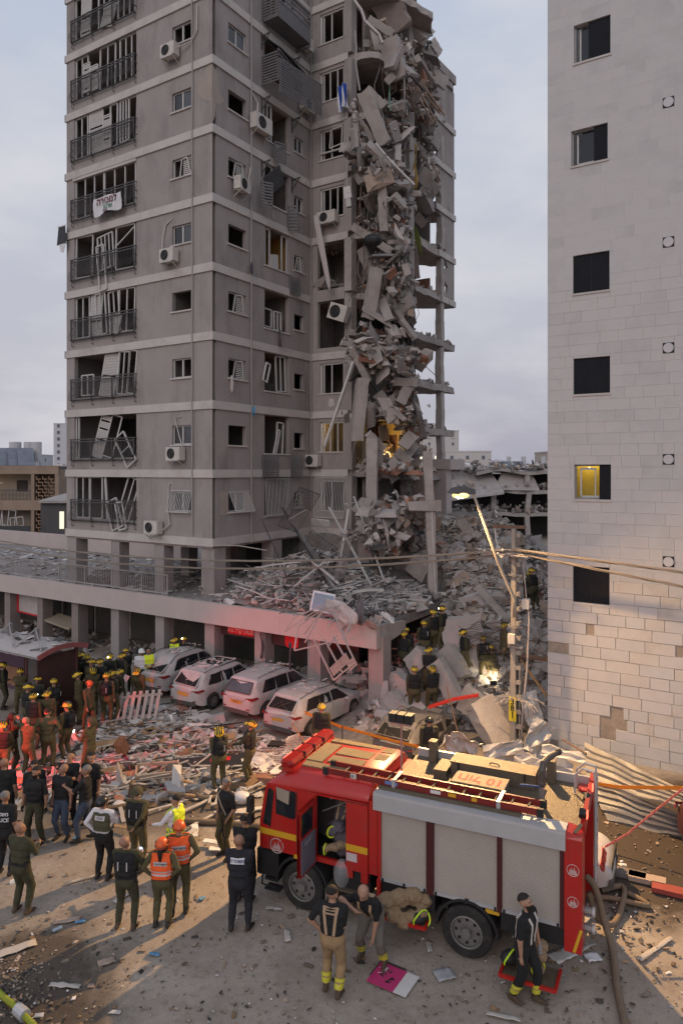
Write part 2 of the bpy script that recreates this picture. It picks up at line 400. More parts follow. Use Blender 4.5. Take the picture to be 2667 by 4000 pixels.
for z0,z1,x0 in((6.3,8.6,0),(3.15,5.35,0),(.9,2.2,0)):
 n=int((z1-z0)/.30)
 for r in range(n):
  for c in range(3):
   m=MB(); x=-2.1+c*.58+(.2 if r%2 else 0); z=z0+r*.30
   m.box(x,x+.44,.05,.22,z,z+.09,M_lattice); m.box(x,x+.07,.05,.22,z+.09,z+.3,M_lattice)
   LP(m,'lattice_block')
b=MB()
for x in np.arange(-9.5,-2.6,.13):b.box(x,x+.03,.02,.05,6.2,7.15,M_rail)
b.box(-9.5,-2.6,0,.06,7.15,7.2,M_rail); b.box(-9.5,-2.6,0,.06,6.7,6.74,M_rail)
o=LP(b,'railing')
b=MB(); b.box(-12,-2.6,.0,.05,3.1,3.95,mat('smoked_panel',(.06,.062,.065),.25,.2)); LP(b,'balcony_panel')
b=MB()
for x in np.arange(-12,-2.6,.2):b.box(x,x+.04,.02,.05,.1,2.0,M_rail)
LP(b,'window_bars')
def bent_frame(mb,cx,y,cz,w,h,rot,mid=True,t=.07,tilt=0):
 R=rotm(tilt,rot,0)
 P=lambda x,z:Vector((cx,y,cz))+R@Vector((x,0,z))
 q=[P(-w/2,-h/2),P(w/2,-h/2),P(w/2,h/2),P(-w/2,h/2)]
 for i in range(4):mb.bar(q[i],q[(i+1)%4],t,t,M_alu)
 if mid:mb.bar(P(0,-h/2),P(0,h/2),t,t,M_alu)
for(cx,cz,w,h,r)in((-8.9,4.55,1.2,1.6,.45),(-7.5,4.6,1.6,1.5,.03),(-5.7,4.6,.9,1.5,-.06),(-4.7,4.65,1.3,1.4,.1),(-3.9,4.3,1.2,.8,-.12),(-3.9,2.1,1.1,1.0,.1),(-11,4.6,1.5,1.5,-.1)):
 b=MB(); bent_frame(b,cx,.12,cz,w,h,r); LP(b,'window_frame')
for x in(-9.4,-8.0,-6.7):
 b=MB(); b.bar((x,.1,6.2),(x,.1,8.55),.08,.08,M_alu); LP(b,'window_frame')
b=MB(); b.bar((-9.5,.1,7.8),(-5.2,.1,7.8),.07,.07,M_alu); LP(b,'window_frame')
b=MB(); b.box(-9.3,-7.3,2.1,2.19,6.2,8.4,M_orange); LP(b,'lit_wall')
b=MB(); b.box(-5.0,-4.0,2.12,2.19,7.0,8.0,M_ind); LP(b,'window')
pl=bpy.data.lights.new('room_lamp','POINT'); pl.energy=42; pl.color=(1,.62,.25); pl.shadow_soft_size=.15
lo=bpy.data.objects.new('room_lamp',pl); COL.objects.link(lo); lo.parent=LT; lo.location=(-8.6,1.2,7.2)
# tanks and solar panels on its roof
def water_tank(name,label,M,r=.28,h=1.2,group='rooftop water tanks',tilt=0):
 t=thing(name,label,'water tank',M,0,group); t.rotation_euler=(0,tilt,0)
 b=MB(); b.cyl((0,0,.55),(0,0,.55+h),r,14,mat('tank_white',(.52,.52,.53),.6,.08)); b.build('tank',t,smooth=False)
 b=MB()
 for a in range(3):b.bar((math.cos(a*2.1)*r*.8,math.sin(a*2.1)*r*.8,0),(math.cos(a*2.1)*r*.7,math.sin(a*2.1)*r*.7,.56),.04,.04,M_rail)
 b.build('stand',t)
 return t
def solar_panel(label,loc,w,h,tilt,rz,group):
 t=thing('solar_panel',label,'solar panel',loc,rz,group)
 b=MB(); b.obox((0,0,h/2*math.sin(tilt)+.1),(w,h,.08),rotm(tilt,0,0),mat('solar_glass',(.16,.175,.21),.2,.25,1.5)); b.build('panel',t)
 b=MB(); b.bar((-w/2,h*.4,0),(-w/2,h*.4,h*.8*math.sin(tilt)),.05,.05,M_steel); b.bar((w/2,h*.4,0),(w/2,h*.4,h*.8*math.sin(tilt)),.05,.05,M_steel); b.build('stand',t)
for x,r,h,lab in((36,.55,1.9,'leftmost tall white water tank on the ochre house roof'),(68,.5,1.9,'middle white water tank of the ochre house roof'),(84,.5,1.9,'right hand white water tank beside its twin on the ochre house roof')):
 p=aD(x,1062,YL+5); water_tank('water_tank',lab,(p.x,p.y,9.2),r,h,'white tanks on the ochre roof')
for x,y,lb in((10,2.5,'leftmost'),(38,2.5,'middle'),(60,2.6,'rightmost')):
 p=aD(x,1064,YL+3); solar_panel(lb+' dented solar panel before the ochre roof tanks',(p.x,p.y,9.25),1.4,2.6,math.radians(40),.5,'dented solar panels on the ochre roof')
 # dark shed house between it and the tower
p=aD(146,1200,55)
t=thing('shed_house','dark lean-to house with a pale tilted roof squeezed beside the tower','house',(p.x,58,0),0)
b=MB(); b.box(-3,6,0,6,0,6.3,mat('dark_plaster',(.09,.088,.09),.9,.3,1.2,spot=(.05,.05,.05),spotamt=.6)); b.build('wall',t)
b=MB(); b.hexa([(-3,-.4,6.3),(7,-.4,6.3),(7,5,6.7),(-3,5,6.7),(-3,-.4,6.5),(7,-.4,6.5),(7,5,6.9),(-3,5,6.9)],M_conc); b.build('roof',t)
for z in(1.0,3.6):
 b=MB(); b.box(-.6,1.6,-.05,.05,z,z+1.8,M_ind); b.build('window',t)
b=MB(); b.box(-1.45,-1.1,-.06,.04,4.2,5.6,M_gloww); b.build('lit_window',t)
# ================================================================== flattened houses behind the heap on the right
YR=92.0
xl=aD(1040,1100,YR).x; xr=aD(1300,1100,YR).x
RH=thing('ruined_house','gutted three storey concrete house with sagging slabs behind the rubble heap','ruined building',(xl,YR,0),-.03)
rs=random.Random(3); LW=xr-xl+4
def sag_slab(mb,x0,x1,y0,y1,z,th,m,n=14,amp=.3,seed=0):
 vs=[]
 for i in range(n+1):
  x=x0+(x1-x0)*i/n; dz=amp*noise.noise(Vector((x*.25,seed*7.1,z)))
  yj=.5*noise.noise(Vector((x*.8,seed*3.3,2)))
  vs+=[(x,y0+yj,z+dz-th),(x,y1,z+dz*.5-th),(x,y1,z+dz*.5),(x,y0+yj,z+dz)]
 fs=[(0,1,2,3),(4*n+3,4*n+2,4*n+1,4*n)]
 for i in range(n):
  for j in range(4):fs.append((4*i+j,4*i+4+j,4*i+4+(j+1)%4,4*i+(j+1)%4))
 mb.add(vs,fs,m)
for k,z in enumerate((8.9,6.4,3.4)):
 b=MB(); sag_slab(b,0 if k else 3,LW,0,9,z,.45,M_conc,seed=k,amp=.5); b.build('slab',RH)
for i,x in enumerate((5.2,9.6,12.9,17.0)):
 for z0,z1 in((0,3.0),(3.4,6.0),(6.4,8.5)):
  if z0>6 and i in(0,):continue
  b=MB(); b.bar((x+rs.uniform(-.15,.15),.3,z0),(x+rs.uniform(-.2,.2),.3,z1),.6,.6,M_conc); b.build('column',RH)
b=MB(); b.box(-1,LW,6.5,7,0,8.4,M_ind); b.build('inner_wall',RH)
b=MB(); b.hexa([(5.2,-.3,6.4),(11,-.3,6.3),(10.3,1.4,8.7),(6.5,1.2,8.6),(5.2,0,6.5),(11,0,6.4),(10.3,1.7,8.8),(6.5,1.5,8.7)],M_conc); b.build('tilted_slab',RH)
b=MB(); b.hexa([(-.8,-2,5.0),(6.2,-1.6,5.9),(5.2,2.5,8.6),(-.5,2.5,9.0),(-.8,-1.9,5.3),(6.2,-1.5,6.2),(5.2,2.6,8.9),(-.5,2.6,9.3)],M_conc); b.build('tilted_slab',RH)
pts=[]; sz=[]
for i in range(900):
 x=rng.uniform(-2,LW); k=rng.random()
 if k<.6:pts.append((xl+x,YR+rng.uniform(-.6,7),9.0+abs(rng.normal(0,.35)))); s=rng.uniform(.15,.7)
 elif k<.8:pts.append((xl+x,YR+rng.uniform(-.5,3),6.5+abs(rng.normal(0,.35)))); s=rng.uniform(.15,.6)
 else:pts.append((xl+x,YR+rng.uniform(-.5,3),3.5+abs(rng.normal(0,.5)))); s=rng.uniform(.15,.7)
 sz.append((s*rng.uniform(.8,2.2),s,s*.5))
scatter('roof_debris',pts,sz,[(M_rub,6),(M_rubw,1.5),(M_rubd,1.5),(M_rubt,1)],'broken concrete littering the flattened roofs',seed=11)
for u,tl,lab in((1164,.14,'leaning white water tank on the flattened roof'),(1202,-.02,'upright white water tank in the middle of the flattened roof'),(1247,0,'white water tank on the flattened roof against the stone building edge')):
 p=aD(u,1060,YR+2); water_tank('water_tank',lab,(p.x,p.y,9.0),.3,1.15,'tanks on the flattened roof',tl)
for u,lb in((1160,'under the leaning tank'),(1190,'under the upright middle tank')):
 p=aD(u,1064,YR+1); solar_panel('dark torn solar panel '+lb+' on the flattened roof',(p.x,p.y,9.0),1.4,1.1,math.radians(60),.2,'torn solar panels on the flattened roof')
for u,lb in((1090,'leftmost'),(1130,'middle'),(1146,'rightmost')):
 p=aD(u,1066,YR+1); b=MB(); q=[Vector((p.x+rs.uniform(-.7,.7),p.y+rs.uniform(-.4,.4),9.1+rs.uniform(0,1.3)))for _ in range(6)]
 b.tube(q,.035,5,M_rail); tag(b.build('bent_pipe_frame'),lb+' twisted pipe frame on the flattened roof','pipe frame','twisted frames on the flattened roof')
 # nearer wrecked ground floor, dark, behind the pole
t=thing('ruined_house','dark broken ground floor frame of a house just behind the pole','ruined building',S(13.0,17.0),TH)
for z in(2.9,5.4):
 b=MB(); sag_slab(b,-2,9,0,6,z,.3,M_conc,seed=int(z),amp=.25); b.build('slab',t)
for x in(-1,2.4,5.8):
 b=MB(); b.bar((x,.3,0),(x+.1,.3,5.2),.4,.4,M_conc); b.build('column',t)
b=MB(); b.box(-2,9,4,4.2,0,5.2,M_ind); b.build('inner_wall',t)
# ================================================================== the damaged tower
TW=thing('apartment_tower','mauve ten storey apartment tower with its right side blown open','building',P0,TH)
AL,BL,CL_=9.92,7.4,2.42
class Fac:
 def __init__(s,o,u,n):s.o=o; s.u=u; s.n=n
 def P(s,x,d,z):return Vector((s.o[0]+s.u[0]*x+s.n[0]*d,s.o[1]+s.u[1]*x+s.n[1]*d,z))
FA=Fac((-AL,0),(1,0),(0,1)); FB=Fac((0,0),(0,1),(-1,0)); FC=Fac((0,BL),(1,0),(0,1))
def wall(mb,F,x0,x1,z0,z1,ops,th=.22,m=None):
 xs=sorted({x0,x1,*[o[0]for o in ops],*[o[1]for o in ops]}); zs=sorted({z0,z1,*[o[2]for o in ops],*[o[3]for o in ops]})
 for i in range(len(xs)-1):
  for j in range(len(zs)-1):
   cx,cz=(xs[i]+xs[i+1])/2,(zs[j]+zs[j+1])/2
   if any(o[0]<cx<o[1]and o[2]<cz<o[3]for o in ops):continue
   for d in(0,th):mb.quad(F.P(xs[i],d,zs[j]),F.P(xs[i+1],d,zs[j]),F.P(xs[i+1],d,zs[j+1]),F.P(xs[i],d,zs[j+1]),m)
 for a,b,c,d in ops:
  mb.quad(F.P(a,0,c),F.P(a,th,c),F.P(a,th,d),F.P(a,0,d),m); mb.quad(F.P(b,0,c),F.P(b,th,c),F.P(b,th,d),F.P(b,0,d),m)
  mb.quad(F.P(a,0,c),F.P(b,0,c),F.P(b,th,c),F.P(a,th,c),m); mb.quad(F.P(a,0,d),F.P(b,0,d),F.P(b,th,d),F.P(a,th,d),m)
def fbox(mb,F,x0,x1,d0,d1,z0,z1,m):
 mb.hexa([F.P(x0,d0,z0),F.P(x1,d0,z0),F.P(x1,d1,z0),F.P(x0,d1,z0),F.P(x0,d0,z1),F.P(x1,d0,z1),F.P(x1,d1,z1),F.P(x0,d1,z1)],m)
KS=list(range(-1,9)); ZF=lambda k:9.0+3.0*k; ZT=36.0
xa=lambda s:AL-s
bal=(xa(9.30),xa(4.78)); wA=(xa(2.44),xa(1.27)); wB=(1.03,2.24); oB=(3.6,5.52); sB=(5.98,6.76); wC=(.6,2.05)
opA=[]; opB=[]; opC=[]
lowB={-1:1.0,0:.95,1:.85,2:.8,3:.8,4:.8,5:.8,6:.8}
for k in KS:
 z=ZF(k)
 opA+=[(bal[0],bal[1],z+.58,z+2.66),(wA[0],wA[1],z+1.12,z+1.98)]
 opB+=[(wB[0],wB[1],z+1.10,z+1.98),(oB[0],oB[1],z+.78,z+2.6),(sB[0],sB[1],z+1.08,z+1.86)]
 if k not in(2,3):opC+=[(wC[0],wC[1],z+.92,z+2.45)]
 else:opC+=[(.45,CL_-.3,z+.25,z+2.66)]
b=MB(); wall(b,FA,0,AL,6.0,ZT,opA,m=M_wall); b.build('wall',TW)
b=MB(); wall(b,FB,.22,BL,6.0,ZT,opB,m=M_wall); b.build('wall',TW)
b=MB(); wall(b,FC,0,CL_-.32,6.0,ZT,opC,m=M_wall); b.build('wall',TW)
b=MB(); b.box(-AL,-AL+.2,.22,15,6.0,ZT,M_wall); b.build('wall',TW)
# pale bands at the floors
for k in KS+[9]:
 z=ZF(k); b=MB(); p=.07
 b.box(-AL-p,p,-p,0-.002,z-.36,z,M_band); b.box(-AL-p,-AL-.002,-p,15,z-.36,z,M_band)
 b.box(.002,p,-.002,BL-.002,z-.36,z,M_band)
 if k not in(3,):b.box(p,CL_-.1,BL-p,BL-.002,z-.36,z,M_band)
 b.build('band',TW)
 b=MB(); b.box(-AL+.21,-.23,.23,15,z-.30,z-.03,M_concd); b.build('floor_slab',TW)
 # rooms: rear partitions so that the openings look into shallow rooms
for k in KS:
 z=ZF(k)
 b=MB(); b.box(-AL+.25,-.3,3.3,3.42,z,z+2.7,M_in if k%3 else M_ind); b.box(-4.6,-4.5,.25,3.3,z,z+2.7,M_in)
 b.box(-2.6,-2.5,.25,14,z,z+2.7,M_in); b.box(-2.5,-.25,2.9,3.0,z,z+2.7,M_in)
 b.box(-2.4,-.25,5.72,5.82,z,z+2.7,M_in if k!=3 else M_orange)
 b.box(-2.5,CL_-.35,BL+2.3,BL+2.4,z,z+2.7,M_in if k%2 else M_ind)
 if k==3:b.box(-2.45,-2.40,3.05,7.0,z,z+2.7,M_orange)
 b.build('partition',TW)
M_drape=mat('curtain',(.30,.27,.26),.95,.2,3)
# small windows
def window(F,x0,x1,z0,z1,style,d=.10):
 if style=='void':return None
 b=MB(); t=.055
 fbox(b,F,x0,x0+t,d,d+.06,z0,z1,M_alu); fbox(b,F,x1-t,x1,d,d+.06,z0,z1,M_alu)
 fbox(b,F,x0+t,x1-t,d,d+.06,z0,z0+t,M_alu); fbox(b,F,x0+t,x1-t,d,d+.06,z1-t,z1,M_alu)
 if style in('two','open','half','tilt'):
  xm=(x0+x1)/2
  if style=='tilt':
   b.bar(F.P(xm-.18,d,z0+t),F.P(xm-.05,d-.02,z1-t),.05,.05,M_alu); b.bar(F.P(x1-.08,d-.02,z0+t),F.P(x1-.26,d-.08,z1-t),.05,.05,M_alu)
   b.bar(F.P(xm-.05,d-.02,z1-t),F.P(x1-.26,d-.08,z1-t),.05,.05,M_alu)
  else:fbox(b,F,xm-.04,xm+.04,d-.01,d+.05,z0+t,z1-t,M_alu)
 w=b.build('window',TW)
 if style in('two','half'):
  xm=(x0+x1)/2; q=MB(); fbox(q,F,x0+t,xm-.04,d+.02,d+.035,z0+t,z1-t,M_glass)
  if style=='two':fbox(q,F,xm+.04,x1-t,d+.02,d+.035,z0+t,z1-t,M_glassd)
  q.build('pane',w)
 if style=='tilt':
  q=MB()
  for i in range(9):zz=z0+.1+i*.085; q.bar(F.P((x0+x1)/2+.02,d+.01,zz),F.P(x1-.12,d+.01,zz),.03,.05,M_shut)
  q.build('shutter',w)
 return w
stA={-1:'two',0:'two',1:'open',2:'void',3:'two',4:'tilt',5:'two',6:'open',7:'two',8:'two'}
stB={-1:'two',0:'void',1:'tilt',2:'tilt',3:'void',4:'tilt',5:'void',6:'two',7:'void',8:'two'}
stS={-1:'tilt',0:'void',1:'void',2:'void',3:'tilt',4:'open',5:'two',6:'void',7:'two',8:'two'}
for k in KS:
 z=ZF(k)
 window(FA,wA[0],wA[1],z+1.12,z+1.98,stA[k]); window(FB,wB[0],wB[1],z+1.10,z+1.98,stB[k]); window(FB,sB[0],sB[1],z+1.08,z+1.86,stS[k])
 for F_,q0,q1,dd,zl in((FA,wA[0]-.08,wA[1]+.08,-.07,1.05),(FB,wB[0]-.08,wB[1]+.1,-.07,1.03),(FB,sB[0]-.06,sB[1]+.08,-.06,1.01),(FB,oB[0]-.06,oB[1]+.06,-.05,.71),(FC,wC[0]-.1,CL_-.35,-.05,.85)):
  if F_ is FC and k in(2,3):continue
  b=MB(); fbox(b,F_,q0,q1,dd,.08,z+zl,z+zl+.065,M_band); b.build('sill',TW)
 if k not in(2,3):
  b=MB(); fbox(b,FC,wC[0],wC[0]+.1,.06,.16,z+.92,z+2.45,M_alu); fbox(b,FC,wC[0]+.16,wC[0]+.22,.10,.16,z+.92,z+2.45,M_alu)
  for x in((1.25,)if k%2 else(1.15,1.6)):fbox(b,FC,x,x+.06,.08,.14,z+.92,z+2.45,M_alu)
  fbox(b,FC,wC[1]-.07,wC[1],.06,.16,z+.92,z+2.45,M_alu); fbox(b,FC,wC[0],wC[1],.06,.14,z+2.37,z+2.45,M_alu)
  if k==5:fbox(b,FC,wC[0],wC[1],-.02,.08,z+1.25,z+1.32,M_alu); bent=[FC.P(1.25,-.08,z+1.4),FC.P(1.95,-.05,z+1.5),FC.P(1.98,-.02,z+2.4),FC.P(1.3,-.02,z+2.35)]; [b.bar(bent[i],bent[(i+1)%4],.05,.05,M_alu)for i in range(4)]
  b.build('window',TW)
  # ---------------------------------------------------------------- street side balconies of the left face
rb=random.Random(21)
def shutter_panel(mb,F,xc,zc,w,h,rot,d,top=.0,slats=True):
 """louvred shutter leaf leaning in the opening"""
 R=lambda x,z:(xc+x*math.cos(rot)+z*math.sin(rot),zc-x*math.sin(rot)+z*math.cos(rot))
 def pt(x,z,dd=0):q=R(x,z); return F.P(q[0],d+dd+top*(z/h+.5),q[1])
 for a,c in(((-w/2,-h/2),(-w/2,h/2)),((w/2,-h/2),(w/2,h/2)),((-w/2,-h/2),(w/2,-h/2)),((-w/2,h/2),(w/2,h/2)),((-w/2,0),(w/2,0))):
  mb.bar(pt(*a),pt(*c),.07,.05,M_alu)
 if slats:
  n=int(h/.075)
  for i in range(1,n):
   z=-h/2+i*h/n
   if rb.random()<.06:continue
   mb.bar(pt(-w/2,z,.0),pt(w/2,z,.0),.03,.062,M_shut)
def leaf_frame(mb,F,xc,zc,w,h,rot,d,top=0,mid=0):
 def pt(x,z):return F.P(xc+x*math.cos(rot)+z*math.sin(rot),d+top*(z/h+.5),zc-x*math.sin(rot)+z*math.cos(rot))
 for a,c in(((-w/2,-h/2),(-w/2,h/2)),((w/2,-h/2),(w/2,h/2)),((-w/2,-h/2),(w/2,-h/2)),((-w/2,h/2),(w/2,h/2))):mb.bar(pt(*a),pt(*c),.075,.06,M_alu)
 for i in range(mid):x=-w/2+w*(i+1)/(mid+1); mb.bar(pt(x,-h/2),pt(x,h/2),.06,.05,M_alu)
BX0,BX1=bal[0]-.12,bal[1]+.02
def balcony(k,seed):
 r=random.Random(seed); z=ZF(k)
 t=MB();
 for zz,dd in((z+1.50,-.16),(z+1.38,-.16),(z+.46,-.10)):t.bar(FA.P(BX0,dd,zz),FA.P(BX1,dd,zz),.05,.05,M_rail)
 for x in np.linspace(BX0+.05,BX1-.03,4):t.bar(FA.P(x,-.14,z+.44),FA.P(x,-.16,z+1.5),.05,.05,M_rail); t.tube([FA.P(x,.0,z+.40),FA.P(x,-.12,z+.42),FA.P(x,-.12,z+.2),FA.P(x,0,z+.18)],.022,4,M_rail)
 for xx in(BX0,BX1):
  for zz in(z+1.5,z+1.1,z+.75):t.bar(FA.P(xx,-.16,zz),FA.P(xx,.03,zz),.035,.035,M_rail)
 rail=t.build('balcony_railing',TW)
 t=MB(); n=46
 for i in range(n):
  x=BX0+.04+(BX1-BX0-.06)*i/(n-1); j=r.uniform(-.015,.015)
  t.tube([FA.P(x+j,-.16,z+1.40),FA.P(x,-.16,z+1.0),FA.P(x,-.27,z+.74),FA.P(x,-.33,z+.58),FA.P(x,-.26,z+.46),FA.P(x,-.10,z+.45)],.012,4,M_rail,cap=False)
 tag(t.build('railing_bars',rail),kind='stuff')
 return rail
for k in KS:
 z=ZF(k); r=random.Random(100+k); balcony(k,k+40)
 lo,hi=z+.6,z+2.62; H_=hi-lo
 def fr(xc,w,rot=0,d=.1,mid=0,top=0,h=None,zc=None):
  b=MB(); leaf_frame(b,FA,xc,zc or(lo+hi)/2,w,h or H_,rot,d,top,mid); return b.build('balcony_window',TW)
 def sh(xc,w,rot=0,d=.06,top=0,h=None,zc=None):
  b=MB(); shutter_panel(b,FA,xc,zc or(lo+hi)/2,w,h or H_,rot,d,top); return b.build('shutter',TW)
 x0=bal[0]; L=bal[1]-bal[0]
 if k==-1:fr(x0+.55,1.0,mid=1); fr(x0+1.55,.9,mid=0); fr(x0+2.3,.06,-.08); fr(x0+3.9,.8,.3,-.02,1,.2); fr(x0+3.1,1.4,1.2,-.1,0,h=.8,zc=z+.85); fr(x0+3.6,1.3,1.35,-.14,0,h=.5,zc=z+.8)
 elif k==0:fr(x0+.15,.2); sh(x0+2.0,.75,.22,-.05,.25); fr(x0+2.75,.7,.22,-.05,0,.25); fr(x0+3.9,1.6,1.0,-.12,1,h=.7,zc=z+.95)
 elif k==1:fr(x0+.9,.9,0,.1,1,h=1.0,zc=z+1.2); sh(x0+2.6,1.05,.12,-.05,.2,h=2.1); fr(x0+3.6,.7,.1,.02,1); fr(x0+4.2,.5,.12,.02,0)
 elif k==2:fr(x0+.55,1.0,0,mid=1); sh(x0+1.6,.8,.03,0,.1); fr(x0+2.0,.7,-.08,.02,1); fr(x0+2.95,.7,-.14,-.02,1,.1); fr(x0+3.8,1.1,.04,.06,1); sh(x0+3.2,.6,.35,-.1,0,h=.9,zc=z+1.0)
 elif k==3:fr(x0+.7,1.25,.04,.06); fr(x0+2.3,1.1,-.14,0,3,.1,h=1.7); fr(x0+3.7,1.3,.02,.06,0); b=MB(); b.bar(FA.P(x0+3.0,.05,z+1.7),FA.P(x0+4.4,.05,z+2.5),.06,.05,M_alu); b.build('balcony_window',TW); fr(x0+2.2,2.2,1.45,-.12,0,h=.5,zc=z+.8)
 elif k==4:fr(x0+1.1,2.1,0,.08,2); fr(x0+3.3,2.2,0,.08,2); b=MB(); fbox(b,FA,x0-.1,bal[1],-.05,.12,z+2.5,z+2.72,M_band); b.build('blind_box',TW)
 elif k==5:fr(x0+.5,.9,0,.08,1); sh(x0+1.6,1.0,.0,.06); sh(x0+2.45,.55,0,.02,h=1.6,zc=z+1.4); fr(x0+2.9,.5,.02,.05); fr(x0+3.7,.6,-.04,-.02,2,.08); fr(x0+4.2,.55,.03,.08)
 elif k==6:sh(x0+.9,.45,0,.05,h=1.4,zc=z+1.5); fr(x0+.5,.9,0,.1,1); sh(x0+1.5,.5,0,.02,h=1.2,zc=z+1.3); fr(x0+2.4,1.1,.02,.1,1); fr(x0+3.9,1.2,0,.1,2)
 else:fr(x0+.5,.9,0,.08,1); sh(x0+.9,.7,.05,.02); sh(x0+2.6,.8,.25,-.06,.1,h=1.1,zc=z+1.0); fr(x0+2.2,.8,0,.05,1); fr(x0+3.8,1.2,0,.06,2)
 # ---------------------------------------------------------------- drain pipes and risers
for F,x,d in((FA,xa(1.12),-.1),(FB,2.5,-.1),(FB,BL-.14,-.12)):
 b=MB(); pts=[]; z=6.1 if F is FA else 5.6
 while z<36:pts.append(F.P(x+.03*noise.noise(Vector((z*.4,x,0))),d+.02*noise.noise(Vector((z*.5,3,x))),z)); z+=1.1
 b.tube(pts,.032,6,M_pipe); b.build('drain_pipe',TW)
for k in(4,5,6,7):
 z=ZF(k)
 for F,x in((FB,3.35),(FB,5.75)):
  b=MB(); b.bar(F.P(x,-.02,z+2.5),F.P(x,-.55,z+2.55),.05,.05,M_rail); b.bar(F.P(x,-.02,z+2.0),F.P(x,-.5,z+2.52),.035,.035,M_rail); b.bar(F.P(x,-.03,z+1.9),F.P(x,-.03,z+2.6),.05,.05,M_rail); b.build('bracket',TW)
  # broken plaster patch near the corner
def patch_poly(F,pts,d,m,name='bare_patch'):
 b=MB(); n=len(pts); b.add([F.P(x,d,z)for x,z in pts]+[F.P(x,d+.05,z)for x,z in pts],[tuple(range(n))]+[(i,(i+1)%n,n+(i+1)%n,n+i)for i in range(n)],m); return b.build(name,TW)
z=ZF(5)
M_bare=mat('bare_render',(.33,.285,.25),.95,.12,2,.5,30)
patch_poly(FA,[(AL-.95,z+2.0),(AL-.8,z+2.2),(AL-.5,z+2.35),(AL-.25,z+2.62),(AL-.02,z+2.7),(AL-.01,z+.7),(AL-.12,z+1.0),(AL-.25,z+1.05),(AL-.6,z+1.25),(AL-.85,z+1.5)],-.012,M_bare)
patch_poly(FB,[(0.01,z+2.7),(.08,z+2.5),(.35,z+2.3),(.3,z+1.9),(.5,z+1.6),(.75,z+1.25),(.55,z+1.15),(.4,z+.95),(.22,z+1.0),(.15,z+.4),(.01,z+.1)],-.012,M_bare)
z=ZF(-1)
patch_poly(FB,[(.45,z+2.05),(.95,z+2.0),(1.0,z+1.85),(1.02,z+.95),(.55,z+.98),(.5,z+1.6)],-.012,M_bare)
z=ZF(1)
patch_poly(FC,[(1.1,z+.35),(1.2,z+.65),(1.45,z+.6),(1.5,z+.3),(1.25,z+.18)],-.012,mat('bare_white',(.5,.46,.42),.95))
# window grilles on the lowest flats
def cage(F,x0,x1,z0,z1,dep,n,name='window_grille',lean=.0,belly=0):
 b=MB()
 for i in range(n):
  x=x0+(x1-x0)*i/(n-1); b.bar(F.P(x,-.03,z1),F.P(x+lean,-dep,z0),.022,.022,M_alu)
 for zz,dd in((z0,dep),(z1,.03)):b.bar(F.P(x0,-dd,zz),F.P(x1+lean*.6,-dd,zz),.035,.035,M_alu)
 for x in(x0,x1):b.bar(F.P(x,-.02,z0),F.P(x,-dep,z0),.025,.025,M_alu)
 return tag(b.build(name,TW))
z=ZF(-1)
cage(FA,wA[0]-.1,wA[1]+.05,z+1.1,z+2.05,.28,14); cage(FB,wB[0],wB[1]+.1,z+1.08,z+2.0,.3,16,lean=.2)
cage(FC,.35,CL_-.25,z+.55,z+2.6,.25,20); cage(FB,oB[0]+.02,oB[1]-.05,z+.8,z+2.55,.1,18)
# stilts and the soffit under the first flats
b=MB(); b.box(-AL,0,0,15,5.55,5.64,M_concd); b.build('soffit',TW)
for a,bb,w in((-AL+.4,.35,.7),(-AL+3.6,.35,.6),(-AL+6.6,.35,.6),(-.35,.45,.75),(-.35,4.6,.7),(-.4,8.2,.6),(-AL+.5,6,.6),(-AL+3.6,5.0,.6),(-AL+6.5,5.0,.6),(-AL+2,11,.6),(-AL+5,11,.6),(-2.5,8,.6)):
 b=MB(); b.box(a-w/2,a+w/2,bb-w/2,bb+w/2,3.3,5.55,M_wall); b.build('column',TW)
b=MB(); b.box(-5.0,-3.6,6.5,12,3.3,5.55,M_in); b.box(-3.6,3,11.2,11.5,3.3,5.55,M_ind); b.build('core_wall',TW)
# cloths and bags caught on the facade, air conditioners
def at_f(F,x,d,z): # tower-local to world
 q=F.P(x,d,z); return S(q.x,q.y,q.z)
def fac_rz(F):return TH+math.atan2(F.u[1],F.u[0])
def ac_unit(F,x,z,label,fan=True,tilt=0,rz=0,d=-.05,group='air conditioners on the tower',w=.85,h=.58):
 t=thing('air_conditioner',label,'air conditioner',at_f(F,x,d,z),fac_rz(F)+rz,group)
 t.rotation_euler=(0,tilt,fac_rz(F)+rz)
 b=MB(); b.box(-w/2,w/2,-.42,-.06,0,h,M_acb); b.build('casing',t)
 b=MB(); b.tube([(-w*.12+math.cos(a)*h*.38,-.43,h/2+math.sin(a)*h*.38)for a in np.linspace(0,2*PI,17)],.014,4,M_blk)
 for q in range(5):b.tube([(-w*.12+math.cos(a)*h*.075*q,-.43,h/2+math.sin(a)*h*.075*q)for a in np.linspace(0,2*PI,13)],.006,4,M_rail)
 b.build('fan_grille',t)
 b=MB(); b.cyl((-w*.12,-.425,h/2),(-w*.12,-.415,h/2),h*.37,18,M_blk); b.build('fan',t)
 b=MB()
 for xx in(-w*.4,w*.4):b.bar((xx,0,-.03),(xx,-.46,-.03),.03,.03,M_acb); b.bar((xx,0,-.3),(xx,-.42,-.03),.025,.025,M_acb)
 b.bar((-w*.4,-.42,-.03),(w*.4,-.42,-.03),.03,.03,M_acb)
 if tilt==0:b.build('bracket',t)
 return t
def hose(F,pts,r=.035):
 b=MB(); b.tube([F.P(*p)for p in pts],r,6,mat('pale_hose',(.47,.43,.40),.8,.1)); return b.build('ac_pipe',TW)
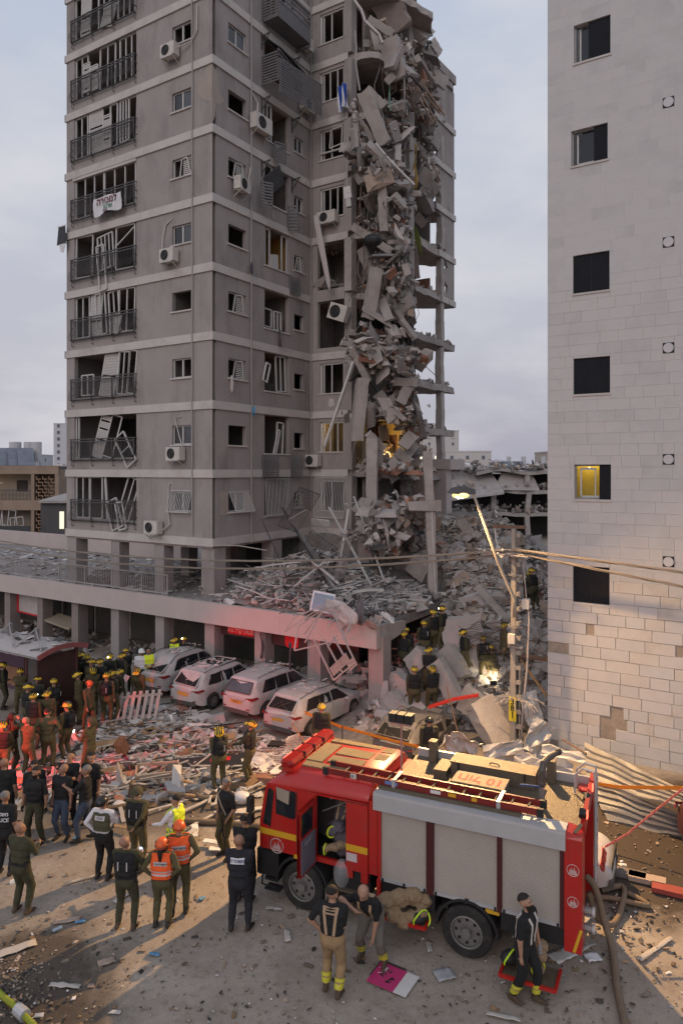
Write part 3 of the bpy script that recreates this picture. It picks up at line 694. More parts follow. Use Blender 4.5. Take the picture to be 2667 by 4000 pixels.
ac_unit(FA,xa(2.3),ZF(6)+.45,'air conditioner under the topmost left face window with a curved pale pipe',rz=.0); hose(FA,[(xa(1.8),-.3,ZF(6)+.75),(xa(1.2),-.1,ZF(6)+.9),(xa(.85),-.08,ZF(6)+1.3),(xa(.85),-.06,ZF(6)+2.4),(xa(.92),.02,ZF(6)+2.5)])
ac_unit(FA,xa(2.35),ZF(3)+.30,'air conditioner below the left face window beside an arched pale pipe'); hose(FA,[(xa(2.9),-.2,ZF(3)+.6),(xa(2.95),-.08,ZF(3)+1.5),(xa(2.8),-.06,ZF(3)+2.1),(xa(2.4),0,ZF(3)+2.35)])
ac_unit(FA,xa(1.95),ZF(0)+.42,'air conditioner with a blue sticker below the left face window'); hose(FA,[(xa(1.6),-.2,ZF(0)+1.0),(xa(1.9),-.1,ZF(0)+1.5),(xa(2.2),-.06,ZF(0)+2.3),(xa(1.8),.0,ZF(0)+2.4)],.025)
o_ac=bpy.data.objects['air_conditioner.002']; b=MB(); b.box(.16,.32,-.432,-.421,.26,.42,M_clothb); b.build('sticker',o_ac)
ac_unit(FA,xa(3.35),ZF(-1)+.08,'lowest air conditioner on the left face with a black fan'); hose(FA,[(xa(2.9),-.15,ZF(-1)+.25),(xa(2.5),-.1,ZF(-1)+.5),(xa(2.65),-.07,ZF(-1)+1.2),(xa(2.6),-.06,ZF(-1)+2.3),(xa(2.5),0,ZF(-1)+2.4)])
ac_unit(FB,1.6,ZF(4)+.55,'tilted air conditioner on a wire shelf at the corner side window',rz=.15); hose(FB,[(2.2,-.3,ZF(4)+.8),(2.3,-.12,ZF(4)+1.4),(2.5,-.06,ZF(4)+2.0)],.03)
ac_unit(FB,3.0,ZF(5)+.78,'big air conditioner beside the open balcony room of the side face',w=1.2,h=.7); hose(FB,[(2.7,-.3,ZF(5)+1.5),(2.9,-.15,ZF(5)+2.1),(2.6,-.05,ZF(5)+2.5)])
ac_unit(FB,6.7,ZF(6)+.30,'air conditioner tucked in the inner corner beside the slatted balcony screen'); ac_unit(FB,6.6,ZF(7)+.42,'air conditioner in the inner corner at the top slatted balcony'); hose(FB,[(6.5,-.3,ZF(7)+1.0),(6.0,-.1,ZF(7)+2.2),(5.8,-.1,ZF(7)+1.6)],.02)
ac_unit(FC,.35,ZF(0)+.18,'air conditioner with a round fan below the lamplit window'); ac_unit(FC,1.25,ZF(4)+.52,'pale boxed air conditioner below the third broken window of the inner face',w=1.1)
ac_unit(FC,2.0,ZF(2)+1.45,'air conditioner hanging askew in the gutted flat',tilt=.35,d=-.35,w=1.05,h=.8)
# slatted balcony boxes on the side face
def slat_panel(F,x0,x1,d0,d1,z0,z1,n,rot=0):
 """horizontal slats between two posts on the wall face"""
 root=None
 p=MB(); p.bar(F.P(x0,d0,z0),F.P(x0,d0,z1),.05,.05,M_slat); p.bar(F.P(x1,d1,z0),F.P(x1,d1,z1),.05,.05,M_slat); root=p.build('slat_screen',TW)
 for i in range(n):
  z=z0+.04+(z1-z0-.08)*i/max(1,n-1); q=MB(); q.bar(F.P(x0,d0,z),F.P(x1,d1,z),.035,(z1-z0)/n*.6,M_slat); q.build('slat',root)
 return root
z=ZF(7)
slat_panel(FB,3.4,3.42,-.0,-.95,z+.3,z+1.6,10); slat_panel(FB,3.42,6.0,-.95,-.95,z+.95,z+1.75,4); slat_panel(FB,6.0,6.02,-.95,-.1,z+.0,z+1.5,10)
b=MB(); b.box(.1,.95,3.4,6.0,z+.2,z+.32,M_slat); b.box(.9,.95,3.42,6,z+.32,z+.95,M_slat); b.build('balcony_base',TW)
z=ZF(6)
slat_panel(FB,3.4,3.42,-.0,-.95,z+.2,z+1.6,11); slat_panel(FB,3.5,6.4,-1.0,-1.35,z-.35,z+1.25,14); slat_panel(FB,3.42,5.6,-.95,-.6,z+1.2,z+1.7,3)
b=MB(); b.hexa([FB.P(3.4,-.05,z+2.55),FB.P(6.0,-.1,z+2.2),FB.P(6.1,-.75,z+1.65),FB.P(3.6,-1.0,z+1.75),FB.P(3.4,-.05,z+2.6),FB.P(6.0,-.1,z+2.25),FB.P(6.1,-.75,z+1.7),FB.P(3.6,-1.0,z+1.8)],mat('dark_awning',(.05,.05,.055),.8,.2)); b.build('awning',TW)
z=ZF(5); slat_panel(FB,4.0,4.6,-.3,-.5,z-.2,z+.75,8)
z=ZF(4); slat_panel(FB,3.0,3.5,-.25,-.55,z+.3,z+1.5,9); slat_panel(FB,5.35,5.6,-.1,-.5,z-.1,z+1.1,8)
b=MB(); b.obox(FB.P(4.1,-.2,z+1.9),(.06,1.3,.9),rotm(.75,.2,0),mat('dark_corrugated',(.06,.06,.065),.6,.2)); b.build('shutter',TW)
z=ZF(3); slat_panel(FB,5.5,6.1,-.1,-.25,z-.25,z+.65,9)
z=ZF(0)
for x0,x1 in((3.35,4.2),(5.6,6.1)):slat_panel(FB,x0,x1,-.1,-.35,z-.35,z+.72,13)
# leaning window leaves in the side openings
def leafB(x,w,h,z,rot,d=.0,mid=0,top=0):
 b=MB(); leaf_frame(b,FB,x,z,w,h,rot,d,top,mid); b.build('balcony_window',TW)
leafB(3.85,.55,1.2,ZF(4)+2.0,.12,.05); leafB(3.9,.35,1.75,ZF(3)+1.68,0,.1); leafB(5.25,.4,1.75,ZF(3)+1.68,0,.1)
leafB(4.0,.85,.85,ZF(2)+1.35,.03,.25); leafB(4.85,.55,.9,ZF(2)+1.3,-.02,.2,1); leafB(5.0,.75,1.7,ZF(1)+1.7,-.05,.12,1); leafB(3.5,.3,.9,ZF(1)+1.6,.3,-.2)
leafB(4.9,.5,1.6,ZF(0)+1.5,.06,.1); leafB(4.6,.16,1.3,ZF(0)+1.3,.3,.05); leafB(3.9,.6,1.7,ZF(5)+1.7,0,.1,1); leafB(4.6,1.6,1.7,ZF(7)+1.7,0,.1,3)
b=MB(); b.obox(FB.P(4.35,.02,ZF(3)+1.1),(.05,.6,.65),rotm(.2,.1,0),M_alu); b.build('loose_panel',TW)
b=MB(); fbox(b,FB,4.0,5.0,.3,.35,ZF(1)+.8,ZF(1)+1.2,M_ind); b.build('shelf',TW)
M_warm=mat('lamplit_wall',(.50,.36,.15),.9,.1,2)  # the lamp's warm yellow is put into the plaster colour
for nm,loc,e in(('room_lamp',S(1.2,BL+1.3,ZF(0)+2.2),42),('room_lamp',S(4.2,BL+4.6,ZF(0)+1.9),75)):
 pl=bpy.data.lights.new(nm,'POINT'); pl.energy=e; pl.color=(1,.66,.26); pl.shadow_soft_size=.12
 lo=bpy.data.objects.new(nm,pl); COL.objects.link(lo); lo.location=loc
b=MB(); fbox(b,FC,.95,1.55,1.9,1.95,ZF(0)+2.0,ZF(0)+2.4,mat('lit_lampshade',(1,.8,.4),.5,0,emit=(1,.72,.28),estr=2.2)); b.build('ceiling_light',TW)
def rag(name,label,cat,world_pts,w,m,group=None,folds=4):
 """hanging cloth strip: rows of a pleated ribbon"""
 b=MB(); n=len(world_pts); K=7; vs=[]
 side=e1*.75+e2*-.2
 for i,(p,ww)in enumerate(zip(world_pts,w)):
  p=Vector(p)
  for j in range(K):
   u=j/(K-1)-.5; vs.append(p+side*(u*ww)+Vector((0,-1,0))*(.05*math.sin(u*folds*PI+i*.7)+.03*math.sin(i*2.1+j)))
 b.add(vs,[(i*K+j,i*K+j+1,(i+1)*K+j+1,(i+1)*K+j)for i in range(n-1)for j in range(K-1)],m)
 o=b.build(name,None,smooth=True); so=o.modifiers.new('cloth','SOLIDIFY'); so.thickness=.02
 return tag(o,label,cat,group)
def fw(F,x,d,z):return at_f(F,x,d,z)
rag('curtain','long pale curtain streaming down from the broken inner face window','curtain',[fw(FC,.7+i*.11,-.55,ZF(4)+.95-i*.5)for i in range(9)],[.35,.5,.5,.6,.55,.5,.45,.35,.12],M_clothw)
fl=MB(); K=9; J=6
pts=[]
for i in range(K):
 for j in range(J):pts.append(fw(FC,2.0+.55*i/(K-1)+.02*j,-.5-.10*math.sin(i*1.6+j*.5),ZF(6)+1.0+.25*math.sin(i*.35)-j*.24))
strip={0:0,1:1,2:1,3:0,4:0,5:1,6:1,7:0}
M_flagw=mat('flag_white',(.62,.62,.64),.9,.06); M_flagb=mat('flag_blue',(.025,.07,.33),.9,.1)
for i in range(K-1):
 for j in range(J-1):fl.quad(pts[i*J+j],pts[(i+1)*J+j],pts[(i+1)*J+j+1],pts[i*J+j+1],M_flagb if strip[i]else M_flagw)
tag(fl.build('flag',None,smooth=True),'blue and white striped flag draped off the torn floor edge','flag')
rag('cloth','grey cloth snagged on the side face drain pipe','cloth',[fw(FB,2.42,-.2,ZF(3)+.55-i*.18)for i in range(4)],[.12,.3,.28,.15],M_clothd)
rag('bag','light blue plastic bag caught on the side face drain pipe','bag',[fw(FB,2.55,-.2,ZF(1)-.1-i*.13)for i in range(4)],[.2,.35,.2,.25],mat('blue_bag',(.08,.30,.50),.5,.1))
rag('cloth','pale towel hanging out of the corner side window','cloth',[fw(FB,1.12,-.12,ZF(1)+1.2-i*.16)for i in range(6)],[.12,.25,.35,.35,.3,.15],M_clothw)
rag('cloth','dark sock-like rags dangling below the opened kitchen window','cloth',[fw(FB,4.65,-.12,ZF(2)+.8-i*.16)for i in range(6)],[.2,.22,.1,.18,.3,.2],M_clothd)
rag('cloth','white rag hanging below the big side air conditioner','cloth',[fw(FB,4.3,-.2,ZF(5)+.5-i*.2)for i in range(5)],[.12,.2,.2,.15,.08],M_clothw)
rag('cloth','white strips fluttering under the ochre side room','cloth',[fw(FB,3.6+.06*i,-.4,ZF(4)+.7-i*.22)for i in range(5)],[.12,.1,.14,.1,.08],M_clothw)
# for-sale banner on the fifth balcony
def banner():
 t=thing('banner','white hand lettered banner tied to a balcony railing','banner',at_f(FA,xa(6.35),-.36,ZF(4)+.72),TH)
 nx_,nz_=10,5; vs=[]
 for j in range(nz_):
  for i in range(nx_):
   x=-.98+1.96*i/(nx_-1); z=.36-.78*j/(nz_-1)-(.10*abs(x)*(j/(nz_-1))if x<0 else 0)-.05*math.sin(i)
   vs.append((x,-.04-.04*math.sin(i*.9+j),z))
 b=MB(); b.add(vs,[(j*nx_+i,j*nx_+i+1,(j+1)*nx_+i+1,(j+1)*nx_+i)for j in range(nz_-1)for i in range(nx_-1)],M_flagw); b.build('sheet',t,smooth=True)
 Rx=Matrix.Rotation(PI/2,4,'X')
 text_part('lettering','למכירה',.46,Matrix.Translation((0,-.10,.12))@Rx,mat('banner_maroon',(.13,.015,.02),.8),t,True)
 text_part('lettering','ארנון',.30,Matrix.Translation((.08,-.10,-.17))@Rx,mat('banner_green',(.01,.16,.06),.8),t,True)
 text_part('lettering','054',.2,Matrix.Translation((-.1,-.10,-.36))@Rx,mat('banner_maroon',(.13,.015,.02)),t)
banner()
t=thing('banner','torn dark placard with a white edge dangling off the left corner of the tower','banner',at_f(FA,-.15,-.25,ZF(3)+3.0),TH)
b=MB(); b.hexa([(-.3,0,-.6),(.42,.02,-.62),(.36,0,.3),(-.16,0,.32),(-.3,.02,-.6),(.42,.04,-.62),(.36,.02,.3),(-.16,.02,.32)],mat('placard',(.04,.042,.05),.7)); b.build('board',t)
b=MB(); b.box(-.2,.42,-.02,0,.28,.34,M_flagw); b.hexa([(.05,-.02,-1.0),(.25,-.02,-1.05),(.42,-.02,-.6),(-.1,-.02,-.6),(.05,0,-1.0),(.25,0,-1.05),(.42,0,-.6),(-.1,0,-.6)],M_flagw); b.build('torn_edge',t)
# ================================================================== shop row under the deck
# fascia line: passes C0 along the street
C0=Vector((1.26,25.9,0)); ca,cb,_=toS(C0) # street coordinates of the fascia's right end
def on_line(u,b): # street coordinate a where image column u meets the line at depth b
 m=(u*DS-CU)/FPX; o=S(0,b)
 return(m*o.y-o.x)/(e1.x-m*e1.y)
SH=thing('shop_row','single storey row of shuttered shops under a deck with a deep pale fascia','building',P0,TH)
FZ0,FZ1,AF0=2.48,3.37,-34.0
def fascia(x0,x1,name='fascia'):
 b=MB(); b.box(x0,x1,cb,cb+.22,FZ0,FZ1,M_fasc); return b.build(name,SH)
xj=on_line(642,cb)
fascia(AF0,xj-.004)
# right stretch with a bitten top edge
b=MB(); n=44; vs=[]
for i in range(n+1):
 x=xj+.004+(ca-xj-.004)*i/n; zt=FZ1-.02-max(0,.12*noise.noise(Vector((x*1.7,2,5))))-(.05 if i%7==0 else 0)
 vs+=[(x,cb,FZ0),(x,cb+.22,FZ0),(x,cb+.22,zt),(x,cb,zt)]
fs=[(0,1,2,3),(4*n+3,4*n+2,4*n+1,4*n)]
for i in range(n):
 for j in range(4):fs.append((4*i+j,4*i+4+j,4*i+4+(j+1)%4,4*i+(j+1)%4))
b.add(vs,fs,M_fasc); b.build('fascia',SH)
b=MB(); b.hexa([(ca-.2,cb+.225,FZ0),(ca,cb+.225,FZ0),(ca,cb+2.3,FZ0+.25),(ca-.2,cb+2.3,FZ0+.25),(ca-.2,cb+.225,FZ1-.05),(ca,cb+.225,FZ1-.05),(ca,cb+2.3,FZ1-.25),(ca-.2,cb+2.3,FZ1-.25)],M_conc); b.build('fascia_return',SH)
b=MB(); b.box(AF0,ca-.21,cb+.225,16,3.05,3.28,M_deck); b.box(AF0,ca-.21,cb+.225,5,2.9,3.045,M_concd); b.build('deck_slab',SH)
b=MB(); b.box(AF0,-AL-.3,9.5,9.75,3.28,4.3,M_fasc); b.build('parapet',SH)
colu=[(47,.5),(174,.45),(310,.5),(466,.55),(640,.55),(834,.55),(1030,.55),(1240,.6),(1480,.62)]
colb=cb+.55; col_a=[]
for u,w in colu:
 a=on_line(u/DS,colb); col_a.append(a)
 b=MB(); b.box(a-w/2,a+w/2,colb-.25,colb+.35,-.05,2.9,M_wall if u>400 else mat('shop_column',(.235,.195,.185),.92,.1,1,.3,50,spot=(.15,.12,.115),spotamt=.5)); b.build('column',SH)
gb=colb+3.0
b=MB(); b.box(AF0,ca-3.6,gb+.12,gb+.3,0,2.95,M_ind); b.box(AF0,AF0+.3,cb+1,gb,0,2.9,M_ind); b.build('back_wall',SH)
for i in range(len(col_a)-2):
 x0,x1=col_a[i]+.45,col_a[i+1]+.05
 g=MB(); g.box(x0-.12,x0-.02,gb-.12,gb+.12,0,2.6,M_conc); g.build('pier',SH)
 if i==4:continue
 root=MB(); root.box(x0,x1,gb+.05,gb+.10,.05,2.3,M_gate); rt=root.build('roller_gate',SH)
 nsl=22; bend=.25 if i in(1,2)else .05
 for k in range(nsl):
  z=.08+2.2*k/nsl; s_=MB(); dz=bend*.25*math.sin(k*.35+i)
  s_.bar((x0,gb+.03-abs(dz),z+.05+(.05*dz)),(x1,gb+.03-abs(dz)*.4,z+.05-dz*.4),.025,2.2/nsl*.86,M_gate); s_.build('slat',rt)
  # shop signs
M_sgn=mat('sign_dark',(.05,.03,.03),.6,.2)
M_sred=mat('sign_red',(.55,.02,.025),.5,.1)
M_spink=mat('sign_letters',(.75,.45,.42),.6,.05)
Rx4=Matrix.Rotation(PI/2,4,'X')
def shop_sign(label,a0,a1,red,txt=None,size=.25,z0=1.85,z1=2.42):
 t=thing('shop_sign',label,'sign',S((a0+a1)/2,colb+.15,0),TH); w=(a1-a0)/2
 b=MB(); b.box(-w,w,0,.08,z0,z1,M_sgn); b.build('board',t)
 if red:
  b=MB(); hw,hz=red; zc=(z0+z1)/2+.02; n=10; poly=[]
  r_=min(hz,hw)
  for q in range(4):
   cx=(hw-r_*.5)*(1 if q in(0,3)else-1); cz=(hz-r_*.5)*(1 if q in(0,1)else-1)
   for i in range(n//2):a=q*PI/2+PI/2*i/(n//2-1); poly.append((cx+r_*.5*math.cos(a),zc+cz+r_*.5*math.sin(a)))
  b.prism(poly,-.03,-.004,M_sred,'y'); b.build('red_plate',t)
  if txt:text_part('lettering',txt,size,Matrix.Translation((0,-.036,zc))@Rx4,M_spink,t,True)
 return t
s0,s1=col_a[5]+.3,col_a[6]-.3
shop_sign('dark shop sign with a red plate of Hebrew letters under the fascia',s0,s1+.1,(.70,.155),'מעדני קרל ברג',.235,1.93,2.38)
sg=shop_sign('dark shop sign with a round red disc behind the wrecked awning',col_a[6]+.3,col_a[7]-.3,(.34,.33),None)
# torn signboard hanging at the far left
t=thing('shop_sign','torn red framed signboard hanging under the left end of the fascia','sign',S(col_a[0]+1.6,colb+.2,0),TH)
b=MB(); b.hexa([(-1.3,0,1.35),(.9,-.1,1.3),(.9,0,2.4),(-1.3,0,2.45),(-1.3,.06,1.35),(.9,-.04,1.3),(.9,.06,2.4),(-1.3,.06,2.45)],mat('sign_pale',(.40,.36,.35),.7,.15,4)); b.build('board',t)
b=MB(); b.bar((-1.3,-.02,1.35),(-1.3,-.02,2.45),.1,.06,M_sred); b.bar((-1.3,-.02,1.35),(.9,-.12,1.3),.08,.06,M_sred); b.bar((.9,-.12,1.3),(.9,-.02,2.4),.1,.06,M_sred); b.build('frame',t)
b=MB(); b.hexa([(1.0,-.3,1.2),(3.6,-.5,1.0),(3.7,.5,1.15),(1.1,.6,1.35),(1.0,-.3,1.3),(3.6,-.5,1.08),(3.7,.5,1.25),(1.1,.6,1.45)],mat('awning_tan',(.30,.25,.19),.8,.15)); b.build('canopy',t)
# deck railing
RL=thing('deck_railing','thin dusty railing along the front of the deck','railing',P0,TH)
ra1=on_line(385,cb+.3)
b=MB()
for z in(4.28,3.45):b.bar((AF0,cb+.3,z),(ra1,cb+.3,z),.045,.045,M_pipe)
for a in np.arange(AF0,ra1,2.0):b.bar((a,cb+.3,3.25),(a,cb+.3,4.3),.05,.05,M_pipe)
b.bar((ra1,cb+.3,3.25),(ra1,cb+.3,4.3),.05,.05,M_pipe)
rl=b.build('rail',RL)
b=MB()
for a in np.arange(AF0,ra1,.125):b.bar((a,cb+.3,3.45),(a+rng.uniform(-.01,.01),cb+.3,4.28),.018,.018,M_pipe)
tag(b.build('bars',RL),kind='stuff')
def grille_thing(name,label,cat,loc,rz,w,h,n,Rm,m,group=None,t=.03,hb=0):
 th=thing(name,label,cat,loc,rz,group); th.rotation_euler=Rm.to_euler()
 b=MB()
 for z in(0,h):b.bar((-w/2,0,z),(w/2,0,z),t*1.5,t*1.5,m)
 for x in(-w/2,w/2):b.bar((x,0,0),(x,0,h),t*1.5,t*1.5,m)
 b.build('frame',th)
 for i in range(1,n):
  q=MB(); q.bar((-w/2+w*i/n,0,0),(-w/2+w*i/n,0,h),t,t,m); q.build('bar',th)
 return th
grille_thing('fallen_grille','brown fallen grille lying on the deck behind the railing','grille',S(on_line(222,cb+1.2),cb+1.2,3.32),0,1.5,1.0,11,rotm(-1.1,0,TH+.25),M_rust)
grille_thing('fallen_grille','small twisted grille at the foot of the deck railing','grille',S(on_line(272,cb+.8),cb+.8,3.32),0,.6,.35,6,rotm(-.9,.2,TH),M_rust)
# scraps on the deck
pts=[]; sz=[]
for i in range(900):
 a=rng.uniform(-26,-1); bb=rng.uniform(cb+.4,9)
 pts.append(S(a,bb,3.30)); s=rng.uniform(.06,.30); sz.append((s*rng.uniform(1,3),s,.03))
scatter('deck_litter',pts,sz,[(M_rub,4),(M_rubw,2),(M_rubd,1)],'flat scraps littering the deck',flat=1,seed=5)
# ================================================================== pale stone building on the right
Q=Vector((6.75,23.4,0)); qa,qb,_=toS(Q)
SB=thing('stone_building','tall pale stone clad building with charcoal shuttered windows at the right edge','building',Q,TH)
def q_x(u):m=(u*DS-CU)/FPX; return(m*Q.y-Q.x)/(e1.x-m*e1.y)
def q_z(u,v):x=q_x(u); return HC-(v*DS-CV)/FPX*(Q.y+e1.y*x)
WLEN=7.0; ZTOP=27.0
wins=[]
for(u0,v0,u1,v1)in((1317,88,1399,145),(1311,322,1393,380),(1315,588,1396,668),(1316,822,1397,906),(1318,1066,1396,1149),(1315,1300,1394,1386)):
 x0,x1=q_x(u0),q_x(u1);
 zt=(q_z(u0,v0 if v0>500 else v0-0));
 wins.append([x0,x1,0,0])
 # each window: top and bottom heights measured along its left jamb
for i,(u,vt,vb)in enumerate(((1317,60,147),(1311,302,383),(1315,588,675),(1316,824,906),(1318,1067,1146),(1315,1298,1382))):
 wins[i][2]=q_z(u,vb); wins[i][3]=q_z(u,vt)
for i in range(6):wins[i][1]=wins[i][0]+1.12
vents=[(q_x(1534),q_z(1534,v))for v in(235,556,799,1055,1290)]
CH=.355
crs=random.Random(12); course0=-.15
missing=[]
for(u,v)in((1363,1454),(1262,1478),(1288,1480),(1556,1500),(1412,1636),(1395,1660),(1380,1655),(1395,1676),(1420,1676),(1264,1712)):missing.append((q_x(u),q_z(u,v)))
ops=[(w[0],w[1],w[2],w[3])for w in wins]+[(x-.16,x+.16,z-.16,z+.16)for x,z in vents]
FQ=Fac((0,0),(1,0),(0,1))
b=MB(); zb_=wins[5][2]-.2; wall(b,FQ,0,WLEN,0,zb_,[],.3,M_back); wall(b,FQ,0,WLEN,zb_,ZTOP,[tuple(w)for w in wins],.3,M_stone); b.box(0,.3,.3,12,0,ZTOP,M_stone); b.box(.3,WLEN,3.2,3.4,0,ZTOP,M_ind); b.build('wall',SB)
# stones: up to 300 nearest as single parts, the rest as one stuff part
M_st=[M_stone,mat('pale_stone_warm',(.50,.475,.45),.8,.09,1.2,.25,30,spot=(.34,.27,.21),spotamt=.45,spotscale=1.3),mat('pale_stone_cool',(.475,.465,.46),.8,.09,1.2,.25,30,spot=(.36,.33,.31),spotamt=.35,spotscale=.9)]
stones=[]
nz_=int((ZTOP+.2)/CH)
for r in range(nz_):
 z0=course0+r*CH; x=-.02 if r%2 else-.02; first=True
 while x<WLEN:
  w=crs.choice((.55,.72,.85,.98))*(crs.uniform(.5,.8)if first and r%2 else 1); first=False
  stones.append((x,min(x+w,WLEN),z0,z0+CH)); x+=w
def clip(st):
 out_=[st]
 for o in ops:
  nx_=[]
  for(x0,x1,z0,z1)in out_:
   if x1<=o[0]or x0>=o[1]or z1<=o[2]or z0>=o[3]:nx_.append((x0,x1,z0,z1)); continue
   if x0<o[0]:nx_.append((x0,o[0],z0,z1))
   if x1>o[1]:nx_.append((o[1],x1,z0,z1))
   a0,a1=max(x0,o[0]),min(x1,o[1])
   if z0<o[2]:nx_.append((a0,a1,z0,o[2]))
   if z1>o[3]:nx_.append((a0,a1,o[3],z1))
  out_=nx_
 return[q for q in out_ if q[1]-q[0]>.04 and q[3]-q[2]>.03]
vis=[]
for st in stones:
 cx,cz=(st[0]+st[1])/2,(st[2]+st[3])/2
 for mx,mz in missing:
  if st[2]<mz<st[3]and st[0]<mx<st[1]:
   a0,a1=max(st[0],mx-.24),min(st[1],mx+.24); vis+=[q for q in((st[0],a0,st[2],st[3]),(a1,st[1],st[2],st[3]))if q[1]-q[0]>.12]; break
 else:vis+=clip(st)
vis.sort(key=lambda q:(q[0]>4.6,q[2]))
far=MB(); mcache={}
for i,(x0,x1,z0,z1)in enumerate(vis):
 g_=.0014 if z0>zb_ else .007; lo_=z0<5.2
 pr=crs.uniform(.022,.034)if lo_ else crs.uniform(.010,.012); mm=crs.choice(M_st if lo_ else M_st[::2]+[M_stone])
 if i<300 and x0<4.6:
  key=(round(x1-x0,3),round(z1-z0,3),round(pr,3),mm.name)
  if key not in mcache:
   m=MB(); w,h=x1-x0-g_,z1-z0-g_; c=.006 if lo_ else .002
   v=[(0,0,0),(w,0,0),(w,0,h),(0,0,h),(c,-pr,c),(w-c,-pr,c),(w-c,-pr,h-c),(c,-pr,h-c)]
   m.add(v,[(4,5,6,7),(0,1,5,4),(1,2,6,5),(2,3,7,6),(3,0,4,7)],mm)
   o=m.build('stone',SB); mcache[key]=o.data
  else:o=link('stone',mcache[key],SB)
  o.location=(x0+g_/2,-.001,z0+g_/2)
  if lo_:o.rotation_euler=(crs.uniform(-.008,.008),crs.uniform(-.012,.012),crs.uniform(-.006,.006))
 else:
  far.box(x0+g_/2,x1-g_/2,-pr,-.001,z0+g_/2,z1-g_/2,mm)
tag(far.build('stones',SB),kind='stuff')
for i,(x0,x1,z0,z1)in enumerate(wins):
 f=MB(); t=.05
 fbox(f,FQ,x0-.004,x0+t,.10,.16,z0,z1,M_steel); fbox(f,FQ,x1-t,x1,.10,.16,z0,z1,M_steel); fbox(f,FQ,x0+t,x1-t,.10,.16,z0,z0+t,M_steel); fbox(f,FQ,x0+t,x1-t,.10,.16,z1-t,z1,M_steel)
 w=f.build('window',SB)
 split={0:.40,1:.62,2:0,3:0,4:.68,5:0}[i]; xm=x0+(x1-x0)*split
 s_=MB(); fbox(s_,FQ,max(xm,x0+.01),x1-.01,.05,.09,z0+.01,z1-.01,M_navy)
 if split==0:fbox(s_,FQ,(x0+x1)/2-.004,(x0+x1)/2+.004,.045,.05,z0+.02,z1-.02,M_blk)
 s_.build('shutter',w)
 if split:
  p=MB(); fbox(p,FQ,x0+.14,x0+.19,.17,.2,z0+t,z1-.1,M_alu); fbox(p,FQ,x0+.14,xm,.17,.2,z0+t,z0+.11,M_alu)
  if i==4:fbox(p,FQ,xm-.17,xm-.13,.17,.2,z0+.11,z1-.1,M_alu); fbox(p,FQ,x0+.19,xm-.17,.17,.2,z1-.17,z1-.1,M_alu)
  p.build('sash',w)
  if i!=4:p=MB(); fbox(p,FQ,x0+.19,xm,.19,.195,z0+.1,z1-.1,M_glass); p.build('pane',w)
 s_=MB(); fbox(s_,FQ,x0-.03,x1+.03,-.045,.05,z0-.07,z0-.006,M_band); s_.build('sill',SB)
x0,x1,z0,z1=wins[4]
M_yel=mat('lit_yellow_wall',(.52,.42,.12),.9,.1,2)
b=MB(); b.box(x0-.3,x1+.6,1.2,1.25,z0-.5,z1+.6,M_yel); b.box(x0-.35,x0-.3,.32,1.2,z0-.5,z1+.6,M_yel); b.box(x1+.6,x1+.65,.32,1.2,z0-.5,z1+.6,M_yel); b.box(x0-.3,x1+.6,.32,1.2,z1+.6,z1+.65,M_yel); b.build('lit_room',SB)
pl=bpy.data.lights.new('room_lamp','POINT'); pl.energy=17; pl.color=(1,.78,.30); pl.shadow_soft_size=.06
lo=bpy.data.objects.new('room_lamp',pl); COL.objects.link(lo); lo.parent=SB; lo.location=(x0+.25,.85,z1+.25)
b=MB(); b.ball((x0+.30,.7,z1-.12),.035,8,6,mat('bulb',(1,1,.8),.5,0,emit=(1,.85,.45),estr=10)); b.build('bulb',SB)
for x,z in vents:
 b=MB(); b.box(x-.16,x+.16,-.004,.0,z-.16,z+.16,M_blk); v=b.build('vent',SB)
 b=MB(); b.cyl((x,-.045,z),(x,-.008,z),.145,20,mat('vent_white',(.50,.49,.50),.6,.05)); b.build('vent_cover',v)
 # ================================================================== pole, street lamp, wires
PB=Vector((5.62,23.05,0))
UP=thing('utility_pole','concrete utility pole numbered 381 with a row of square slots','utility pole',PB,TH+.10)
M_pole=mat('pole_concrete',(.29,.262,.23),.9,.1,2,.4,30,spot=(.24,.21,.19),spotamt=.5,spotscale=1.5)
b=MB();
def tp(z):return .17-.05*z/7.1,.20-.07*z/7.1
zs=[0,7.1]; hx0,hy0=tp(0); hx1,hy1=tp(7.1)
b.hexa([(-hx0,-hy0,0),(.02,-hy0,0),(.02,-.06,0),(-hx0,-.06,0),(-hx1,-hy1,7.1),(0,-hy1,7.1),(0,-.04,7.1),(-hx1,-.04,7.1)],M_pole)
b.hexa([(-hx0,.06,0),(.02,.06,0),(.02,hy0,0),(-hx0,hy0,0),(-hx1,.04,7.1),(0,.04,7.1),(0,hy1,7.1),(-hx1,hy1,7.1)],M_pole)
b.hexa([(-hx0,-.058,0),(-.10,-.058,0),(-.10,.058,0),(-hx0,.058,0),(-hx1,-.038,7.1),(-.075,-.038,7.1),(-.075,.038,7.1),(-hx1,.038,7.1)],M_pole)
b.build('pole',UP)
for i in range(15):
 z=.25+i*.47; q=MB(); q.box(.024,hx0+.02-.05*z/7.1,-.19+.06*z/7.1,.19-.06*z/7.1,z,z+.13,M_pole); q.build('web',UP)
q=MB(); q.box(.024,.03,-.15,.15,.1,6.9,M_pole); q.box(.13,.15-.0,-.17,.17,.05,2.6,M_pole); q.build('back_web',UP)
b=MB(); b.box(-.75,.3,-.06,.06,7.1,7.2,M_rust); b.build('cross_arm',UP)
b=MB(); b.tube([(-.7,0,7.1),(-.66,0,6.75),(-.6,0,6.5),(-.5,0,6.45)],.03,6,M_alu); b.ball((-.6,0,6.46),.07,8,6,M_alu); b.ball((-.55,.08,6.3),.06,8,6,M_alu); b.build('insulator',UP)
